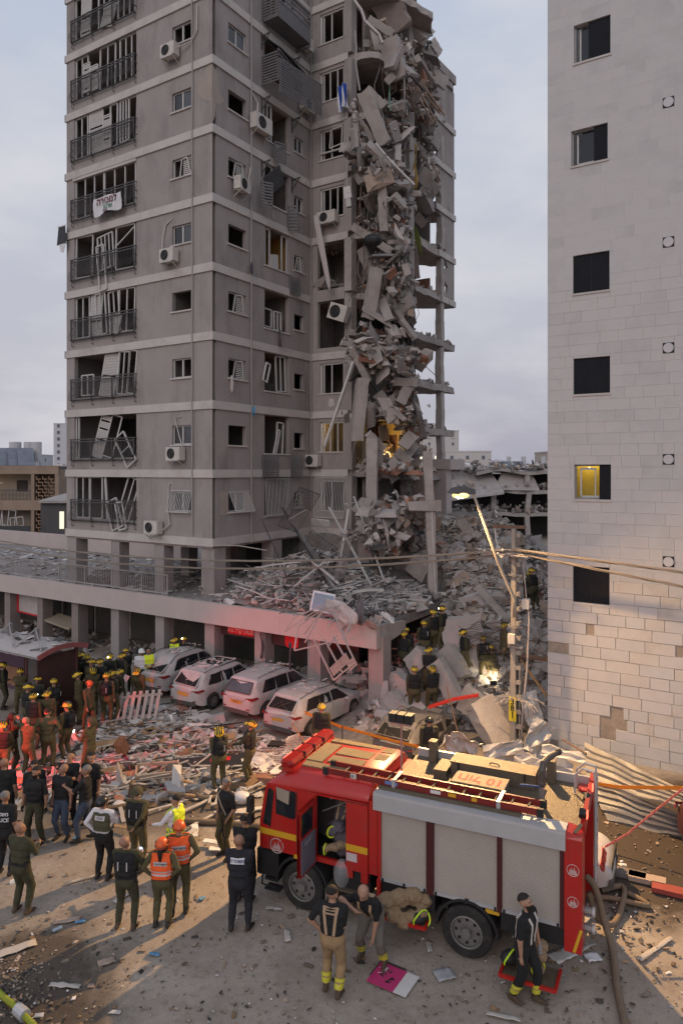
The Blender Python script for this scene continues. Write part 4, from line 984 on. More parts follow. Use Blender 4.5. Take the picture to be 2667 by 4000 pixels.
for z in(5.6,3.95,3.3):
 b=MB(); b.box(-.24,.24,-.23,-.19,z,z+.05,M_steel); b.box(-.24,-.2,-.23,.1,z,z+.05,M_steel); b.build('strap',UP)
b=MB(); b.box(-.2,.02,-.34,-.2,3.45,3.75,M_acb); b.build('junction_box',UP)
b=MB(); b.box(.2,.42,-.12,.1,4.55,4.85,M_acb); b.box(.12,.2,-.05,.03,4.6,4.8,M_steel); b.build('transformer_box',UP)
b=MB(); b.tube([(.4,-.05,4.5),(.42,-.08,4.2),(.36,-.1,2.6),(.22,-.12,1.2),(.18,-.1,.4)],.035,6,M_pipe); b.tube([(.2,.05,6.2),(.28,-.02,5.4),(.33,0,4.8)],.02,5,M_pipe); b.build('cable_conduit',UP)
b=MB(); pz=1.62
for i in range(34):
 a=rng.uniform(-PI,PI); L=rng.uniform(.4,.85); b.tube([(.1*math.cos(a),.15*math.sin(a)-.1,pz+rng.uniform(0,.1)),(L*math.cos(a)*.8,L*math.sin(a)*.8-.1,pz+rng.uniform(.0,.12)),(L*math.cos(a)*1.1,L*math.sin(a)-.1,pz-rng.uniform(-.02,.22))],.011,4,M_pipe)
tag(b.build('frayed_wires',UP),kind='stuff')
b=MB(); b.box(-.19,.04,-.212,-.195,.95,1.72,mat('yellow_plate',(.55,.46,.03),.6,.08)); pl_=b.build('number_plate',UP)
for i,ch in enumerate('381'):
 text_part('lettering',ch,.27,Matrix.Translation((-.075,-.218,1.57-.215*i))@Rx4,M_blk,pl_)
LH=aD(1048,1119,22.4)
SL=thing('street_lamp','lit yellow street lamp on a long slanting arm strapped to the pole','street lamp',PB,0)
lp=lambda p:p-PB
armb=Vector((PB.x-.12,PB.y-.28,4.3)); armk=aD(1085,1130,22.5)
b=MB(); b.tube([lp(armb),lp(armb+Vector((0,0,.55))),lp(armb.lerp(armk,.40)+Vector((0,0,.16))),lp(armk)],.06,10,M_pole,rs=[.058,.056,.05,.042]); b.build('arm',SL,smooth=True)
b=MB(); d=(LH-armk); d.z=0; d=d.normalized(); n_=Vector((-d.y,d.x,0))
def hd(s,t,z):return lp(armk+d*s+n_*t+Vector((0,0,z)))
b.add([hd(-.08,-.06,-.05),hd(.3,-.13,-.09),hd(.75,-.13,-.04),hd(.85,0,-.0),hd(.75,.13,-.04),hd(.3,.13,-.09),hd(-.08,.06,-.05),hd(-.08,0,.09),hd(.3,0,.19),hd(.7,0,.15)],
[(0,1,8,7),(1,2,9,8),(2,3,9),(3,4,9),(4,5,8,9),(5,6,7,8),(6,0,7)],M_rail); b.build('lamp_head',SL)
b=MB(); b.ball(hd(.40,0,-.10),.18,14,8,mat('lamp_glow',(1,.85,.5),.4,0,emit=(1.0,.58,.17),estr=2.2),(1.5,.9,.55)); b.build('lamp_glass',SL,smooth=True)
ld=bpy.data.lights.new('lamp_light','SPOT'); ld.energy=13500; ld.color=(1.0,.60,.26); ld.spot_size=math.radians(178); ld.spot_blend=1.0; ld.shadow_soft_size=.10
lo=bpy.data.objects.new('lamp_light',ld); COL.objects.link(lo); lo.location=armk+d*.5+Vector((0,0,-.24))
lo.rotation_euler=Vector((-.04,-.88,-.48)).to_track_quat('-Z','Y').to_euler()
# overhead cables
def cable(name,label,pts,r,group,m=None,strands=3):
 b=MB()
 for s_ in range(strands):
  ps=[]
  for i,p in enumerate(pts):
   a=i*.9+s_*2*PI/strands; ps.append(Vector(p)+Vector((0,math.cos(a),math.sin(a)))*r*1.1)
  b.tube(ps,r,5,m or mat('cable',(.26,.22,.18),.75,.1),cap=False)
 return tag(b.build(name,None,smooth=True),label,'cable',group)
Ad=-e1
def span(o,zf,s0,s1,n=46):return[o+Ad*(s0+(s1-s0)*i/n)+Vector((0,0,zf(s0+(s1-s0)*i/n)))for i in range(n+1)]
zq=lambda z0,zm,ze:(lambda s:z0*(1-s/28)+ze*s/28-4*((z0+ze)/2-zm)*(s/28)*(1-s/28))
OW=Vector((PB.x-.1,PB.y-.3,0))
cable('overhead_cable','upper twisted cable running left from the pole',span(OW,zq(6.45,5.18,5.25),0,30),.022,'overhead cables')
cable('overhead_cable','lower twisted cable running left from the pole',span(OW+Vector((0,.15,0)),zq(6.3,4.82,4.9),0,30),.022,'overhead cables')
cable('overhead_cable','thin third cable sagging across the shop fascia at left',span(OW+Vector((0,.4,0)),zq(6.3,4.6,4.25),14,30),.016,'overhead cables',strands=1)
cable('overhead_cable','upper cable running right past the stone building',span(OW,lambda s:6.45+s*.07,0,-7,14),.024,'overhead cables')
cable('overhead_cable','lower cable running right past the stone building',span(OW+Vector((0,.12,0)),lambda s:6.33+s*.13,0,-7,14),.024,'overhead cables')
b=MB()
for i in range(9):
 s0=rng.uniform(-.5,.2); s1=rng.uniform(.7,1.3); z=rng.uniform(6.22,6.42)
 b.tube([OW+Ad*s0+Vector((0,rng.uniform(-.2,.2),z)),OW+Ad*((s0+s1)/2)+Vector((0,rng.uniform(-.15,.15),z+.03)),OW+Ad*s1+Vector((0,rng.uniform(-.1,.1),z))],.016,5,M_pipe)
for i in range(10):b.ball(OW+Ad*rng.uniform(.3,1.2)+Vector((0,rng.uniform(-.2,.1),rng.uniform(6.2,6.45))),.05,6,5,M_alu)
tag(b.build('cable_joint',None),'tangle of clamped cable ends beside the pole top','cable joint')
# ================================================================== bus shelter at the left edge
sa=gD(75,1640)
BS=thing('bus_shelter','dusty bus shelter with a curved white roof and red end trim','bus shelter',(sa.x,sa.y,0),TH+.02)
b=MB(); n=12; x0,x1=-5.0,1.55; vs=[]
for i in range(n+1):
 t_=i/n; y=-.9+2.1*t_; z=2.35+.34*math.sin(PI*(.12+.75*t_))
 vs+=[(x0,y,z),(x1,y,z),(x0,y,z-.06),(x1,y,z-.06)]
M_sroof=mat('shelter_roof',(.42,.385,.37),.85,.12,2,spot=(.20,.17,.16),spotamt=.6,spotscale=2)
b.add(vs,[(4*i,4*i+1,4*i+5,4*i+4)for i in range(n)]+[(4*i+2,4*i+3,4*i+7,4*i+6)for i in range(n)]+[(4*i,4*i+4,4*i+6,4*i+2)for i in range(n)],M_sroof); b.build('roof',BS)
b=MB(); ps=[(x1+.02,-.9+2.1*i/n,2.33+.34*math.sin(PI*(.12+.75*i/n)))for i in range(n+1)]
for i in range(n):b.bar(ps[i],ps[i+1],.06,.17,mat('trim_red',(.26,.08,.08),.7,.15))
b.build('end_trim',BS)
M_post=mat('shelter_post',(.17,.07,.06),.7,.2)
for x in(x1-.25,-1.6,-4.6):
 b=MB(); b.box(x-.05,x+.05,.85,.95,0,2.5,M_post); b.build('post',BS)
b=MB(); b.box(x1-.25,x1-.2,-.75,.95,.15,2.4,mat('end_shade_sheet',(.05,.022,.02),.6,.2,2)); b.build('end_shade_sheet',BS)  # dark sheet across the open end, the shade within put into its colour
b=MB(); b.box(-3.4,-1.7,.86,.92,.3,2.2,mat('poster',(.10,.055,.085),.5,.3,3)); pn=b.build('poster_panel',BS)
b=MB(); b.box(-3.2,-1.85,.845,.858,.5,1.2,mat('poster_tan',(.25,.13,.07),.6,.2)); b.build('poster_picture',pn)
text_part('lettering','בת-ים',.34,Matrix.Translation((-2.5,.84,1.75))@Rx4,mat('poster_letters',(.34,.15,.30),.6),pn,True)
b=MB(); b.box(-1.5,x1-.35,.87,.9,.2,2.2,mat('shelter_back',(.14,.125,.12),.5,.3,2)); b.build('back_panel',BS)
b=MB(); b.box(-1.4,x1-.5,.3,.75,.42,.5,M_post); b.build('bench',BS)
for x in(x1-1.5,x1-3.1):
 b=MB(); b.box(x-.09,x+.09,.1,.2,2.6,3.15,M_steel); b.bar((x,.1,3.12),(x+1.3,-.6,2.62),.035,.035,M_pipe); b.bar((x,.1,3.12),(x-.2,-.7,2.5),.035,.035,M_pipe); b.build('roof_stay',BS)
pts=[(sa+Vector((rng.uniform(-3,1.5),rng.uniform(-.9,.9),2.75)))for _ in range(60)]
b=MB()
for _ in range(26):
 x=rng.uniform(x0,x1-.2); y=rng.uniform(-.6,.9); t_=(y+.9)/2.1; z=2.37+.34*math.sin(PI*(.12+.75*t_)); b.obox((x,y,z+.03),(rng.uniform(.1,.7),rng.uniform(.08,.3),.02),rotm(rng.normal(0,.2),rng.normal(0,.15),rng.uniform(0,3)),rng.choice([M_sroof,M_rubd,M_rubw]))
tag(b.build('roof_litter',BS),kind='stuff')
# ================================================================== the blown open bays of the tower
def jag(pts,seed,amp=.16,step=.35):
 """break a polyline into an uneven fracture line"""
 r=random.Random(seed); o=[]
 for i in range(len(pts)):
  a=Vector(pts[i]); c=Vector(pts[(i+1)%len(pts)]); n=max(1,int((c-a).length/step))
  for j in range(n):
   p=a.lerp(c,j/n); o.append((p.x+r.uniform(-amp,amp),p.y+r.uniform(-amp,amp)))
 return o
def slab_poly(poly,z,th,name,parent,m=M_conc,sag=None,seed=0):
 b=MB(); r=random.Random(seed); n=len(poly); vs=[]
 sg=sag or(lambda a,bb:0)
 vs=[(p[0]+r.uniform(-.06,.06),p[1]+r.uniform(-.06,.06),z-th+sg(*p)+r.uniform(-.04,.04))for p in poly]+[(p[0],p[1],z+sg(*p))for p in poly]
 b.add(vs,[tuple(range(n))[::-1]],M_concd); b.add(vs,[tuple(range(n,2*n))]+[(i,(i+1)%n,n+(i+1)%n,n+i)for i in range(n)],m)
 return b.build(name,parent)
stub=[(-.2,BL+.25),(2.05,BL+.1),(3.3,BL+.15),(4.3,BL+.9),(4.75,BL+1.8),(4.1,11.2),(2.6,14.2),(-.2,14.6)]
for k in range(-1,10):
 z=ZF(k); r=random.Random(300+k)
 pl_=[(a+(r.uniform(-.5,.35)if a>3 else 0),bb+(r.uniform(-.1,.7)if 2.5<a and bb<11 else 0))for a,bb in stub]
 if k==8:pl_=[(-.2,BL+.25),(2.05,BL+.1),(3.6,BL+.2),(4.9,9.4),(5.25,11.0),(4.7,12.2),(2.6,14.2),(-.2,14.6)]
 if k==9:pl_=[(-.2,BL+.25),(2.05,BL+.1),(3.9,BL+.4),(5.0,9.2),(5.1,10.2),(4.3,12.0),(2.6,14.2),(-.2,14.6)]
 slab_poly(jag(pl_,k+50),z-.02,.34,'broken_floor',TW,sag=(lambda a,bb:-.10*max(0,a-3))if k<8 else None,seed=k)
 # walls left inside
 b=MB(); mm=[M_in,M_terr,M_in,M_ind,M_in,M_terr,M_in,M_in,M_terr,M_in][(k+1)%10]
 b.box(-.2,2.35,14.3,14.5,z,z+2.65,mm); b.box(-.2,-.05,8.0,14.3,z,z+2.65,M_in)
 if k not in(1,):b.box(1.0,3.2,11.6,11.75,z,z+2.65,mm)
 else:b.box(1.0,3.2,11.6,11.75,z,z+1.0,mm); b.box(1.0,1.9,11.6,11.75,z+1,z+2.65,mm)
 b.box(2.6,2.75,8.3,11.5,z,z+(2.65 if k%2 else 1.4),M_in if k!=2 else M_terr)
 b.build('partition',TW)
 if k>=-1 and k<9:
  q=MB(); q.bar((2.34,BL+.18,z),(2.34+r.uniform(-.04,.04),BL+.18,z+2.68),.42,.5,M_wall if k>3 or k<2 else M_conc); q.build('column',TW)
  q=MB(); q.bar((3.85,10.9,z),(3.85+r.uniform(-.05,.05),10.9,z+2.68),.55,.55,M_conc)
  if k not in(2,):q.build('column',TW)
  # lit back wall on the first flats floor
z=ZF(0); b=MB(); b.box(3.0,4.3,11.35,11.5,z,z+2.6,M_warm); b.box(1.9,3.0,11.4,11.5,z+1.9,z+2.6,M_warm); b.build('lamplit_wall',TW)
b=MB(); b.obox((3.0,10.9,z+.35),(.7,.1,.9),rotm(.2,.6,.2),M_warm); b.build('fallen_panel',TW)
lo=[o for o in bpy.data.objects if o.type=='LIGHT' and o.name.startswith('room_lamp')and abs(o.data.energy-75)<.1][0]; lo.location=S(2.9,9.9,z+1.1)
# rear wing: bare slabs on a thin column, walls surviving higher up
for k in range(-1,10):
 z=ZF(k)-.3; r=random.Random(500+k)
 near=17.0+r.uniform(-.7,.7)-(1.2 if k>5 else 0)
 poly=[(1.15,23.3),(1.15,near),(-.6,near-1.2),(-3.2,18.5),(-3.2,20.5),(1.0,23.35)]
 slab_poly(jag(poly,k+80,.1,.5),z+.02,.42,'wing_floor',TW,M_wall if k%3==0 else M_conc,seed=k)
 if k<9:
  b=MB(); x=.92+r.uniform(-.08,.08); b.bar((.92,21.4,z),(x,21.4,z+1.4),.45,.5,M_conc); b.bar((x,21.4,z+1.4),(.92,21.4,z+2.6),.40,.5,M_conc); b.build('wing_column',TW)
 if k>=4 and k<9:
  b=MB(); b0={4:22.1,5:21.6,6:21.2,7:20.6,8:20.9}[k]
  pg=[(23.3,z),(23.3,z+2.62)]+[(b0+r.uniform(-.9,.5)-(i in(0,6))*.5,z+2.62-2.62*i/6)for i in range(7)]
  b.prism(pg,.93,1.13,M_wall,'x'); b.build('wing_wall',TW)
  b=MB(); b.box(1.16,1.24,b0-1.0,23.35,z-.38,z+.02,M_band); b.build('wing_band',TW)
  b=MB(); b.box(-2.8,.5,20.6,20.75,z,z+(2.6 if k!=4 else 1.2),M_in if k%2 else M_terr); b.build('wing_partition',TW)
b=MB(); b.hexa([(1.0,16.2,35.6),(1.25,16.2,35.6),(1.25,23.35,35.9),(1.0,23.35,35.9),(1.0,16.2,36.1),(1.25,16.2,36.1),(1.25,23.35,36.5),(1.0,23.35,36.5)],M_wall); b.build('wing_parapet',TW)
b=MB(); b.hexa([(.4,20.6,9.05),(1.9,20.9,9.0),(1.9,23.3,9.0),(.2,23.3,9.05),(.4,20.6,9.7),(1.9,20.9,9.7),(1.9,23.3,9.7),(.2,23.3,9.7)],M_fasc); b.build('wing_beam',TW)
for k in(-2,):
 b=MB(); b.box(.55,1.6,20.9,21.8,3,9.0,M_fasc); b.build('wing_column',TW)
 # ---------------------------------------------------------------- slabs and beams hanging in the gash (positions from D-grid, depth in metres)
def slab_piece(name,label,cat,pA,pB,w,th,m=M_conc,group=None,roll=0.0,seed=0,chip=.045,nseg=8,taper=1.0):
 """irregular broken slab whose long axis runs from pA to pB (world), width across, uneven ends"""
 pA=Vector(pA); pB=Vector(pB); r=random.Random(seed*13+5); L=(pB-pA).length; d=(pB-pA).normalized()
 view=Vector((0,1,0)); x=d.cross(view).normalized(); y=x.cross(d).normalized()
 R=Matrix.Rotation(roll,3,d); x=R@x; y=R@y
 ctr=(pA+pB)/2; b=MB(); vs=[]
 for i in range(nseg+1):
  t_=i/nseg; c=pA.lerp(pB,t_)-ctr; ww=w/2*(1+(taper-1)*t_); e=chip*w*(1.6 if i in(0,nseg)else 1)
  ju=lambda s=1:r.uniform(-e,e)*s
  vs+=[c-x*(ww+ju())-y*(th/2)+d*ju(),c-x*ww*.02*0-y*(th/2+abs(ju(.25)))+d*ju(),c+x*(ww+ju())-y*(th/2)+d*ju(),c+x*(ww+ju())+y*(th/2+ju(.4))+d*ju(),c-x*(ww+ju())+y*(th/2+ju(.4))+d*ju()]
 fs=[(0,1,2,3,4),tuple(5*nseg+i for i in(4,3,2,1,0))]
 for i in range(nseg):
  for j in range(5):fs.append((5*i+j,5*i+5+j,5*i+5+(j+1)%5,5*i+(j+1)%5))
 b.add(vs,fs,m); return tag(b.build(name,None,loc=ctr),label,cat,group,'thing')
HG='broken slabs hanging in the torn side of the tower'
hang=[((845,43),(901,79),.34,.2,35.0,'thin pale slab strip dangling just under the torn roof edge',.3,M_conc),
((893,92),(915,182),.85,.55,34.5,'great tan block of concrete caught high in the gash',.5,M_conc),
((834,212),(884,330),.62,.35,34.3,'long wide slab leaning down right below the flag',.4,M_conc),
((819,268),(858,324),.28,.25,34.6,'narrow beam leaning beside the long wide slab',.3,M_conc),
((842,330),(898,383),.38,.25,34.2,'pale slab tilted right beneath the long wide slab',-.5,M_conc),
((904,388),(886,428),.6,.4,35.0,'stubby block below the tilted pale slab',.5,M_conc),
((878,412),(882,532),.40,.35,34.4,'upright slab plank hanging straight in the middle of the gash',.35,M_conc),
((808,520),(898,578),.34,.3,34.6,'beam sloping right above the askew air conditioner',.2,M_conc),
((864,616),(845,732),.52,.4,33.8,'thick slab leaning left halfway down the gash',-.35,M_conc),
((930,600),(938,722),.58,.25,37.0,'cracked wall slab hanging upright by the sky side',.1,M_conc),
((808,800),(846,876),.30,.28,33.6,'short broken beam over the long white pole',.4,M_conc),
((833,868),(818,1012),.52,.4,33.4,'long slab with a ragged foot hanging left of the lamplit room',-.25,M_conc),
((855,1006),(854,1162),.50,.38,33.2,'tall slab column hanging in front of the lamplit room',.25,M_conc),
((847,1168),(832,1290),.48,.4,32.8,'lowest hanging slab above the heap of pipes',-.2,M_conc),
((931,845),(922,930),.6,.35,36.5,'rough wall chunk hanging above the lamplit room',.2,M_conc),
((948,560),(958,640),.3,.5,39.0,'dark torn pillar skin on the sky side of the gash',.2,M_concd),
((944,985),(952,1070),.5,.5,36.0,'boulder of concrete slung right of the lamplit room',.1,M_conc),
((845,995),(880,1030),.34,.3,33.4,'rounded beam end jutting over the lamplit room',.1,M_conc),
((960,1080),(975,1165),.9,.6,38.0,'curved dark wall bulging below the lamplit room',.3,M_concd),
((905,25),(985,88),1.5,.4,38.5,'broad roof slab folded down at the top right of the gash',-.7,M_conc),
((885,0),(915,70),1.4,.5,36.5,'ragged hanging mass of roof at the very top',.5,M_concd),
((952,150),(985,200),.9,.5,41.0,'slab shard jutting right under the folded roof',.6,M_concd),
((960,395),(985,415),.8,.4,41.5,'slab shard on the third bare floor of the rear wing',.4,M_conc),
((955,1250),(1030,1290),1.0,.4,35.0,'slab resting across the top of the rubble heap',.4,M_conc),
((905,800),(975,845),.55,.3,38.5,'triangular ceiling shard drooping toward the sky',.8,M_conc),
((945,905),(968,1010),.55,.2,38.0,'pale wall shard slanting beside the bare column',.1,M_wall)]
for i,(p,q,w,th,Y,lab,roll,m)in enumerate(hang):
 slab_piece('broken_slab',lab,'slab',aD(*p,Y),aD(*q,Y+.4),w*1.05,th,m,HG,roll,seed=i)
rh=random.Random(9)
for i in range(34):
 v=60+i*31+rh.uniform(-14,14); u=rh.uniform(838,938)+(8 if v<300 else 0); L=rh.uniform(26,62); an=rh.gauss(.25,.55); Y=rh.uniform(34.3,36.6)
 slab_piece('broken_slab','lesser broken slab wedged among many in the torn side of the tower','slab',aD(u-L*.5*math.sin(an),v-L*.5*math.cos(an),Y),aD(u+L*.5*math.sin(an),v+L*.5*math.cos(an),Y+rh.uniform(-.6,.6)),rh.uniform(.28,.75),rh.uniform(.14,.3),rh.choice([M_conc,M_conc,M_rub,M_wall,M_rubt]),'lesser slabs wedged in the torn side',rh.uniform(-.9,.9),seed=200+i)
for i in range(12):
 v=110+i*36; u=rh.uniform(962,1012); an=rh.gauss(.6,.5); L=rh.uniform(24,46)
 slab_piece('broken_slab','slab shard hanging from the rear wing against the sky','slab',aD(u-L*.5*math.sin(an),v-L*.5*math.cos(an),45.5),aD(u+L*.5*math.sin(an),v+L*.5*math.cos(an),46),rh.uniform(.5,1.0),.22,rh.choice([M_conc,M_wall,M_concd]),'slab shards of the rear wing',rh.uniform(-.9,.9),seed=300+i)
 # loose rubble lodged on every broken floor
pts=[]; sz=[]
def clump(n,u,v,su,sv,Y,sy,smin,smax):
 if u>895:u-=12; su*=.75
 for _ in range(int(n*1.25)):
  p=aD(u+rng.normal(0,su),v+rng.normal(0,sv),Y+rng.normal(0,sy)); pts.append(p); s=min(smax*.9,smin*.55*math.exp(abs(rng.normal(0,.8)))); sz.append((s*rng.uniform(.8,2.2),s,s*rng.uniform(.3,.9)))
 for _ in range(int(n*.07)+1):
  p=aD(u+rng.normal(0,su*.8),v+rng.normal(0,sv),Y-.3+rng.normal(0,sy)); pts.append(p); s=rng.uniform(.6,1.5); sz.append((s,s*rng.uniform(.35,.7),rng.uniform(.08,.2)))
for k in range(-1,9):
 z=ZF(k)
 for _ in range(230):
  a=rng.uniform(2.3,4.6); bb=BL+.6+rng.uniform(0,2.6)
  if a>4.75-(max(0,bb-9.2))*.5:continue
  pts.append(S(a,bb,z+abs(rng.normal(0,.35))-.05)); s=min(.5,.07*math.exp(abs(rng.normal(0,.8)))); sz.append((s*1.6,s,s*.6))
 for _ in range(45):a=rng.uniform(.5,2.6); pts.append(S(a,BL+1.1+rng.uniform(0,1.0),z+abs(rng.normal(0,.12)))); s=rng.uniform(.08,.3); sz.append((s*1.4,s,s*.7))
 for _ in range(55):bb=rng.uniform(16.5,22.8); pts.append(S(rng.uniform(-.5,1.1),bb,z-.26+abs(rng.normal(0,.12)))); s=rng.uniform(.08,.35); sz.append((s*1.4,s,s*.6))
for c in((60,880,470,25,40,35.5,.7,.15,.5),(130,920,560,22,50,36.0,.7,.15,.55),(150,905,650,25,35,35.6,.6,.15,.5),(90,925,690,18,20,36,.5,.2,.55),(150,845,800,22,25,34.4,.5,.12,.45),(150,890,830,30,18,34.8,.6,.2,.6),(90,930,900,22,25,36,.6,.2,.7),(110,890,945,35,10,34.6,.5,.15,.45),
(60,955,1000,10,40,36.5,.5,.2,.7),(120,915,1075,35,9,34.6,.6,.15,.5),(45,762,565,18,14,37.7,.3,.08,.35),(35,762,655,18,8,37.6,.3,.1,.3),(60,930,440,15,30,36,.7,.15,.5),(80,870,390,25,20,35,.6,.15,.5),(60,930,300,20,30,37,.7,.15,.5),(70,960,230,18,25,39,.8,.15,.5),(60,940,130,18,25,38,.8,.2,.6),
(40,970,985,15,8,47,.6,.2,.6),(200,930,1180,50,18,33.2,.8,.15,.6),(120,880,1230,30,25,32.6,.8,.2,.8),(70,820,320,8,30,34.6,.2,.1,.28),(60,990,150,14,25,46,.8,.2,.7),(60,995,270,14,30,46,.8,.2,.7),(60,990,400,14,30,46,.8,.2,.7)):
 clump(*c)
scatter('lodged_rubble',pts,sz,[(M_rub,8),(M_conc,4),(M_rubt,1.6),(M_rubd,1.3),(M_rubr,.7)],'broken concrete lodged on the torn floors',seed=21,flat=.3)
# torn reinforcement, cables and strips
b=MB()
for i in range(120):
 u=rng.uniform(815,960); v=rng.uniform(60,1120); Y=33.2+rng.uniform(0,4)+(.02*(u-815)); p=aD(u,v,Y); L=rng.uniform(.5,3.2); dx=rng.normal(0,.25)
 b.tube([p,p+Vector((dx*.4+rng.normal(0,.1),rng.normal(0,.1),-L*.35)),p+Vector((dx+rng.normal(0,.15),rng.normal(0,.1),-L*.7)),p+Vector((dx*1.3+rng.normal(0,.2),0,-L))],rng.uniform(.010,.022),4,rng.choice([M_rust,M_pipe,M_blk,M_rust]))
tag(b.build('torn_reinforcement'),'torn steel bars and cables trailing from the broken floors','steel bars',kind='stuff')
def strip(label,pts_,w,m,name='loose_pipe',cat='pipe',group=None,r=None):
 b=MB()
 if r:b.tube(pts_,r,6,m)
 else:
  for i in range(len(pts_)-1):b.bar(pts_[i],pts_[i+1],w,w*.5,m)
 return tag(b.build(name,None),label,cat,group)
strip('long white beam leaning against the inner corner down to the lamplit window',[aD(812,830,33.2),aD(746,1024,33.8)],.2,M_alu,'leaning_beam','beam')
strip('pale conduit hanging beside the torn column by the flag',[aD(815,70,34),aD(818,110,34),aD(817,150,34),aD(826,208,34)],.07,M_pipe,r=.045)
strip('thin cable drooping from the column to the dangling meter box',[aD(800,310,34),aD(795,390,34),aD(798,430,33.8)],.05,M_pipe,r=.025)
strip('green plastic pipe hanging in the upper gash',[aD(894,165,35),aD(894,215,35),aD(896,255,35)],.05,mat('green_pipe',(.12,.30,.22),.6),r=.03)
strip('dark rail poking down across the upper gash',[aD(928,158,36),aD(975,210,37)],.12,M_rail,'bent_rail','rail')
strip('tall pale conduit running down the middle column',[aD(927,100,37),aD(929,300,37),aD(930,460,37)],.05,M_pipe,r=.05)
strip('white batten strips sliding off the pale tilted slab',[aD(862,330,34),aD(898,372,34),aD(951,425,34)],.16,M_alu,'loose_batten','batten')
strip('wavy torn flashing hanging at the top of the column',[aD(812,0,34),aD(830,25,34),aD(838,50,34),aD(870,80,34),aD(878,100,34)],.2,M_clothw,'torn_flashing','flashing')
strip('cables sagging out over the sky below the wing floors',[aD(948,750,38),aD(955,810,39),aD(975,840,40),aD(1004,866,41)],.03,M_blk,'loose_cable','cable',r=.02)
strip('black cables hanging from the middle floor',[aD(945,745,37),aD(950,830,37),aD(958,890,37.5),aD(945,930,37.5)],.03,M_blk,'loose_cable','cable',r=.02)
def strips_board(label,u,v,n,m,Y):
 t=thing('torn_boards',label,'boards',aD(u,v,Y),0)
 for i in range(n):
  q=MB(); o=Vector((i*.16-.3,rng.uniform(-.2,.2),0)); L=rng.uniform(.9,1.9); q.bar(o+Vector((-.3,0,1.0)),o+Vector((.35+i*.06,0,1.0-L)),.16,.03,m); q.build('board',t)
strips_board('fan of splintered pinkish boards hanging in the upper gash',950,245,8,mat('splint_board',(.40,.30,.24),.9,.15),37.5)
rag('insulation','rags of yellow insulation trailing down the sky side','insulation',[aD(953+2*math.sin(i),330+i*12,37.3)for i in range(10)],[.1,.15,.15,.12,.2,.35,.4,.35,.3,.15],mat('insulation',(.36,.24,.08),.95,.25,6))
rag('cloth','dark and green fabric snagged on the middle floor by the sky','cloth',[aD(952+i*2.5,520+i*11,38)for i in range(7)],[.15,.3,.45,.5,.4,.25,.1],mat('green_cloth',(.16,.19,.05),.9,.3,3))
rag('clothes','tangle of dark red clothes on the upper wing floor','clothes',[aD(938+i*2,105+i*9,38.5)for i in range(6)],[.3,.5,.6,.5,.3,.15],mat('red_cloth',(.14,.05,.06),.9,.4,5))
tb=thing('meter_box','pale meter box dangling on a cable in front of the column','meter box',aD(797,430,33.6),0); tb.rotation_euler=(0,-.12,-.3)
b=MB(); b.box(-.17,.17,-.1,.1,-.55,0,M_alu); b.build('case',tb); b=MB(); b.box(-.12,.12,-.1,.1,-.95,-.56,M_steel); b.build('tray',tb)
b=MB(); b.box(-.1,.1,-.11,-.1,-.3,-.1,M_acb); b.build('lid',tb)
dk=aD(856,552,33.6); b=MB(); b.ball((0,0,0),.42,10,8,M_blk,(1.1,.8,.7)); tag(b.build('sack',None,loc=dk),'bulging black sack stuck on the sloping beam','sack')
b=MB()
for i in range(18):b.ball((rng.uniform(-.12,.12),rng.uniform(-.1,.1),i*.09),rng.uniform(.09,.14),6,5,M_conc,(1,.9,.8))
tag(b.build('broken_blocks',None,loc=aD(813,305,34.2)),'column of cracked rounded blocks peeled beside the flagged column','blocks')
# ================================================================== rubble heap between the tower and the stone building
PROF=[(23.5,0),(25.3,.1),(26.5,.75),(28,1.75),(30.5,3.0),(33,4.45),(37,6.1),(42,6.5),(60,5.0),(85,2.5)]
def prof(y):
 if y<=PROF[0][0]:return 0
 for(a,c),(d_,e)in zip(PROF,PROF[1:]):
  if y<=d_:return c+(e-c)*(y-a)/(d_-a)
 return PROF[-1][1]
def hz(x,y):
 a,bb,_=toS(Vector((x,y,0)))
 f=min(1,max(0,(a-(ca-1.6))/1.6))if bb<7 else 1.0
 g_=1.0
 if x>8.5:g_=max(.25,1-(x-8.5)*.14)
 n=.45*noise.noise(Vector((x*.55,y*.55,1)))+.22*noise.noise(Vector((x*1.5,y*1.5,4)))
 return max(-.3,prof(y)*f*g_+n*min(1,prof(y))*f-.06)
hm=MB(); hx=np.linspace(-4,22,88); hy=np.concatenate([np.linspace(23.6,42,84),np.linspace(43,86,22)])
M_heap=mat('rubble_bed',(.20,.182,.172),.95,.35,5,.9,14,spot=(.07,.06,.055),spotamt=.75,spotscale=2.2)
hm.add([(x,y,hz(x,y))for y in hy for x in hx],[(j*88+i,j*88+i+1,(j+1)*88+i+1,(j+1)*88+i)for j in range(len(hy)-1)for i in range(87)],M_heap)
tag(hm.build('rubble_mound'),'sloping bed of pulverised concrete',kind='structure')
pts=[]; sz=[]
for _ in range(12500):
 x=rng.uniform(.5,10.5); y=24.6+(rng.random()**1.25)*15
 a,bb,_z=toS(Vector((x,y,0)))
 if a<ca-.3 and bb<6.5:continue
 if y>36 and x<-5:continue
 z=hz(x,y)
 if y<25.6 and rng.random()<.6:continue
 pts.append((x,y,z+rng.uniform(-.05,.12))); s=min(.7,.055*math.exp(abs(rng.normal(0,.82)))); sz.append((s*rng.uniform(.9,2.4),s*rng.uniform(.7,1.3),s*rng.uniform(.25,.8)))
scatter('heap_rubble',pts,sz,[(M_rub,9),(M_conc,2),(M_rubw,1.5),(M_rubt,2.2),(M_rubd,1.8),(M_rubr,.6)],'countless broken pieces covering the rubble heap',seed=31,flat=.6)
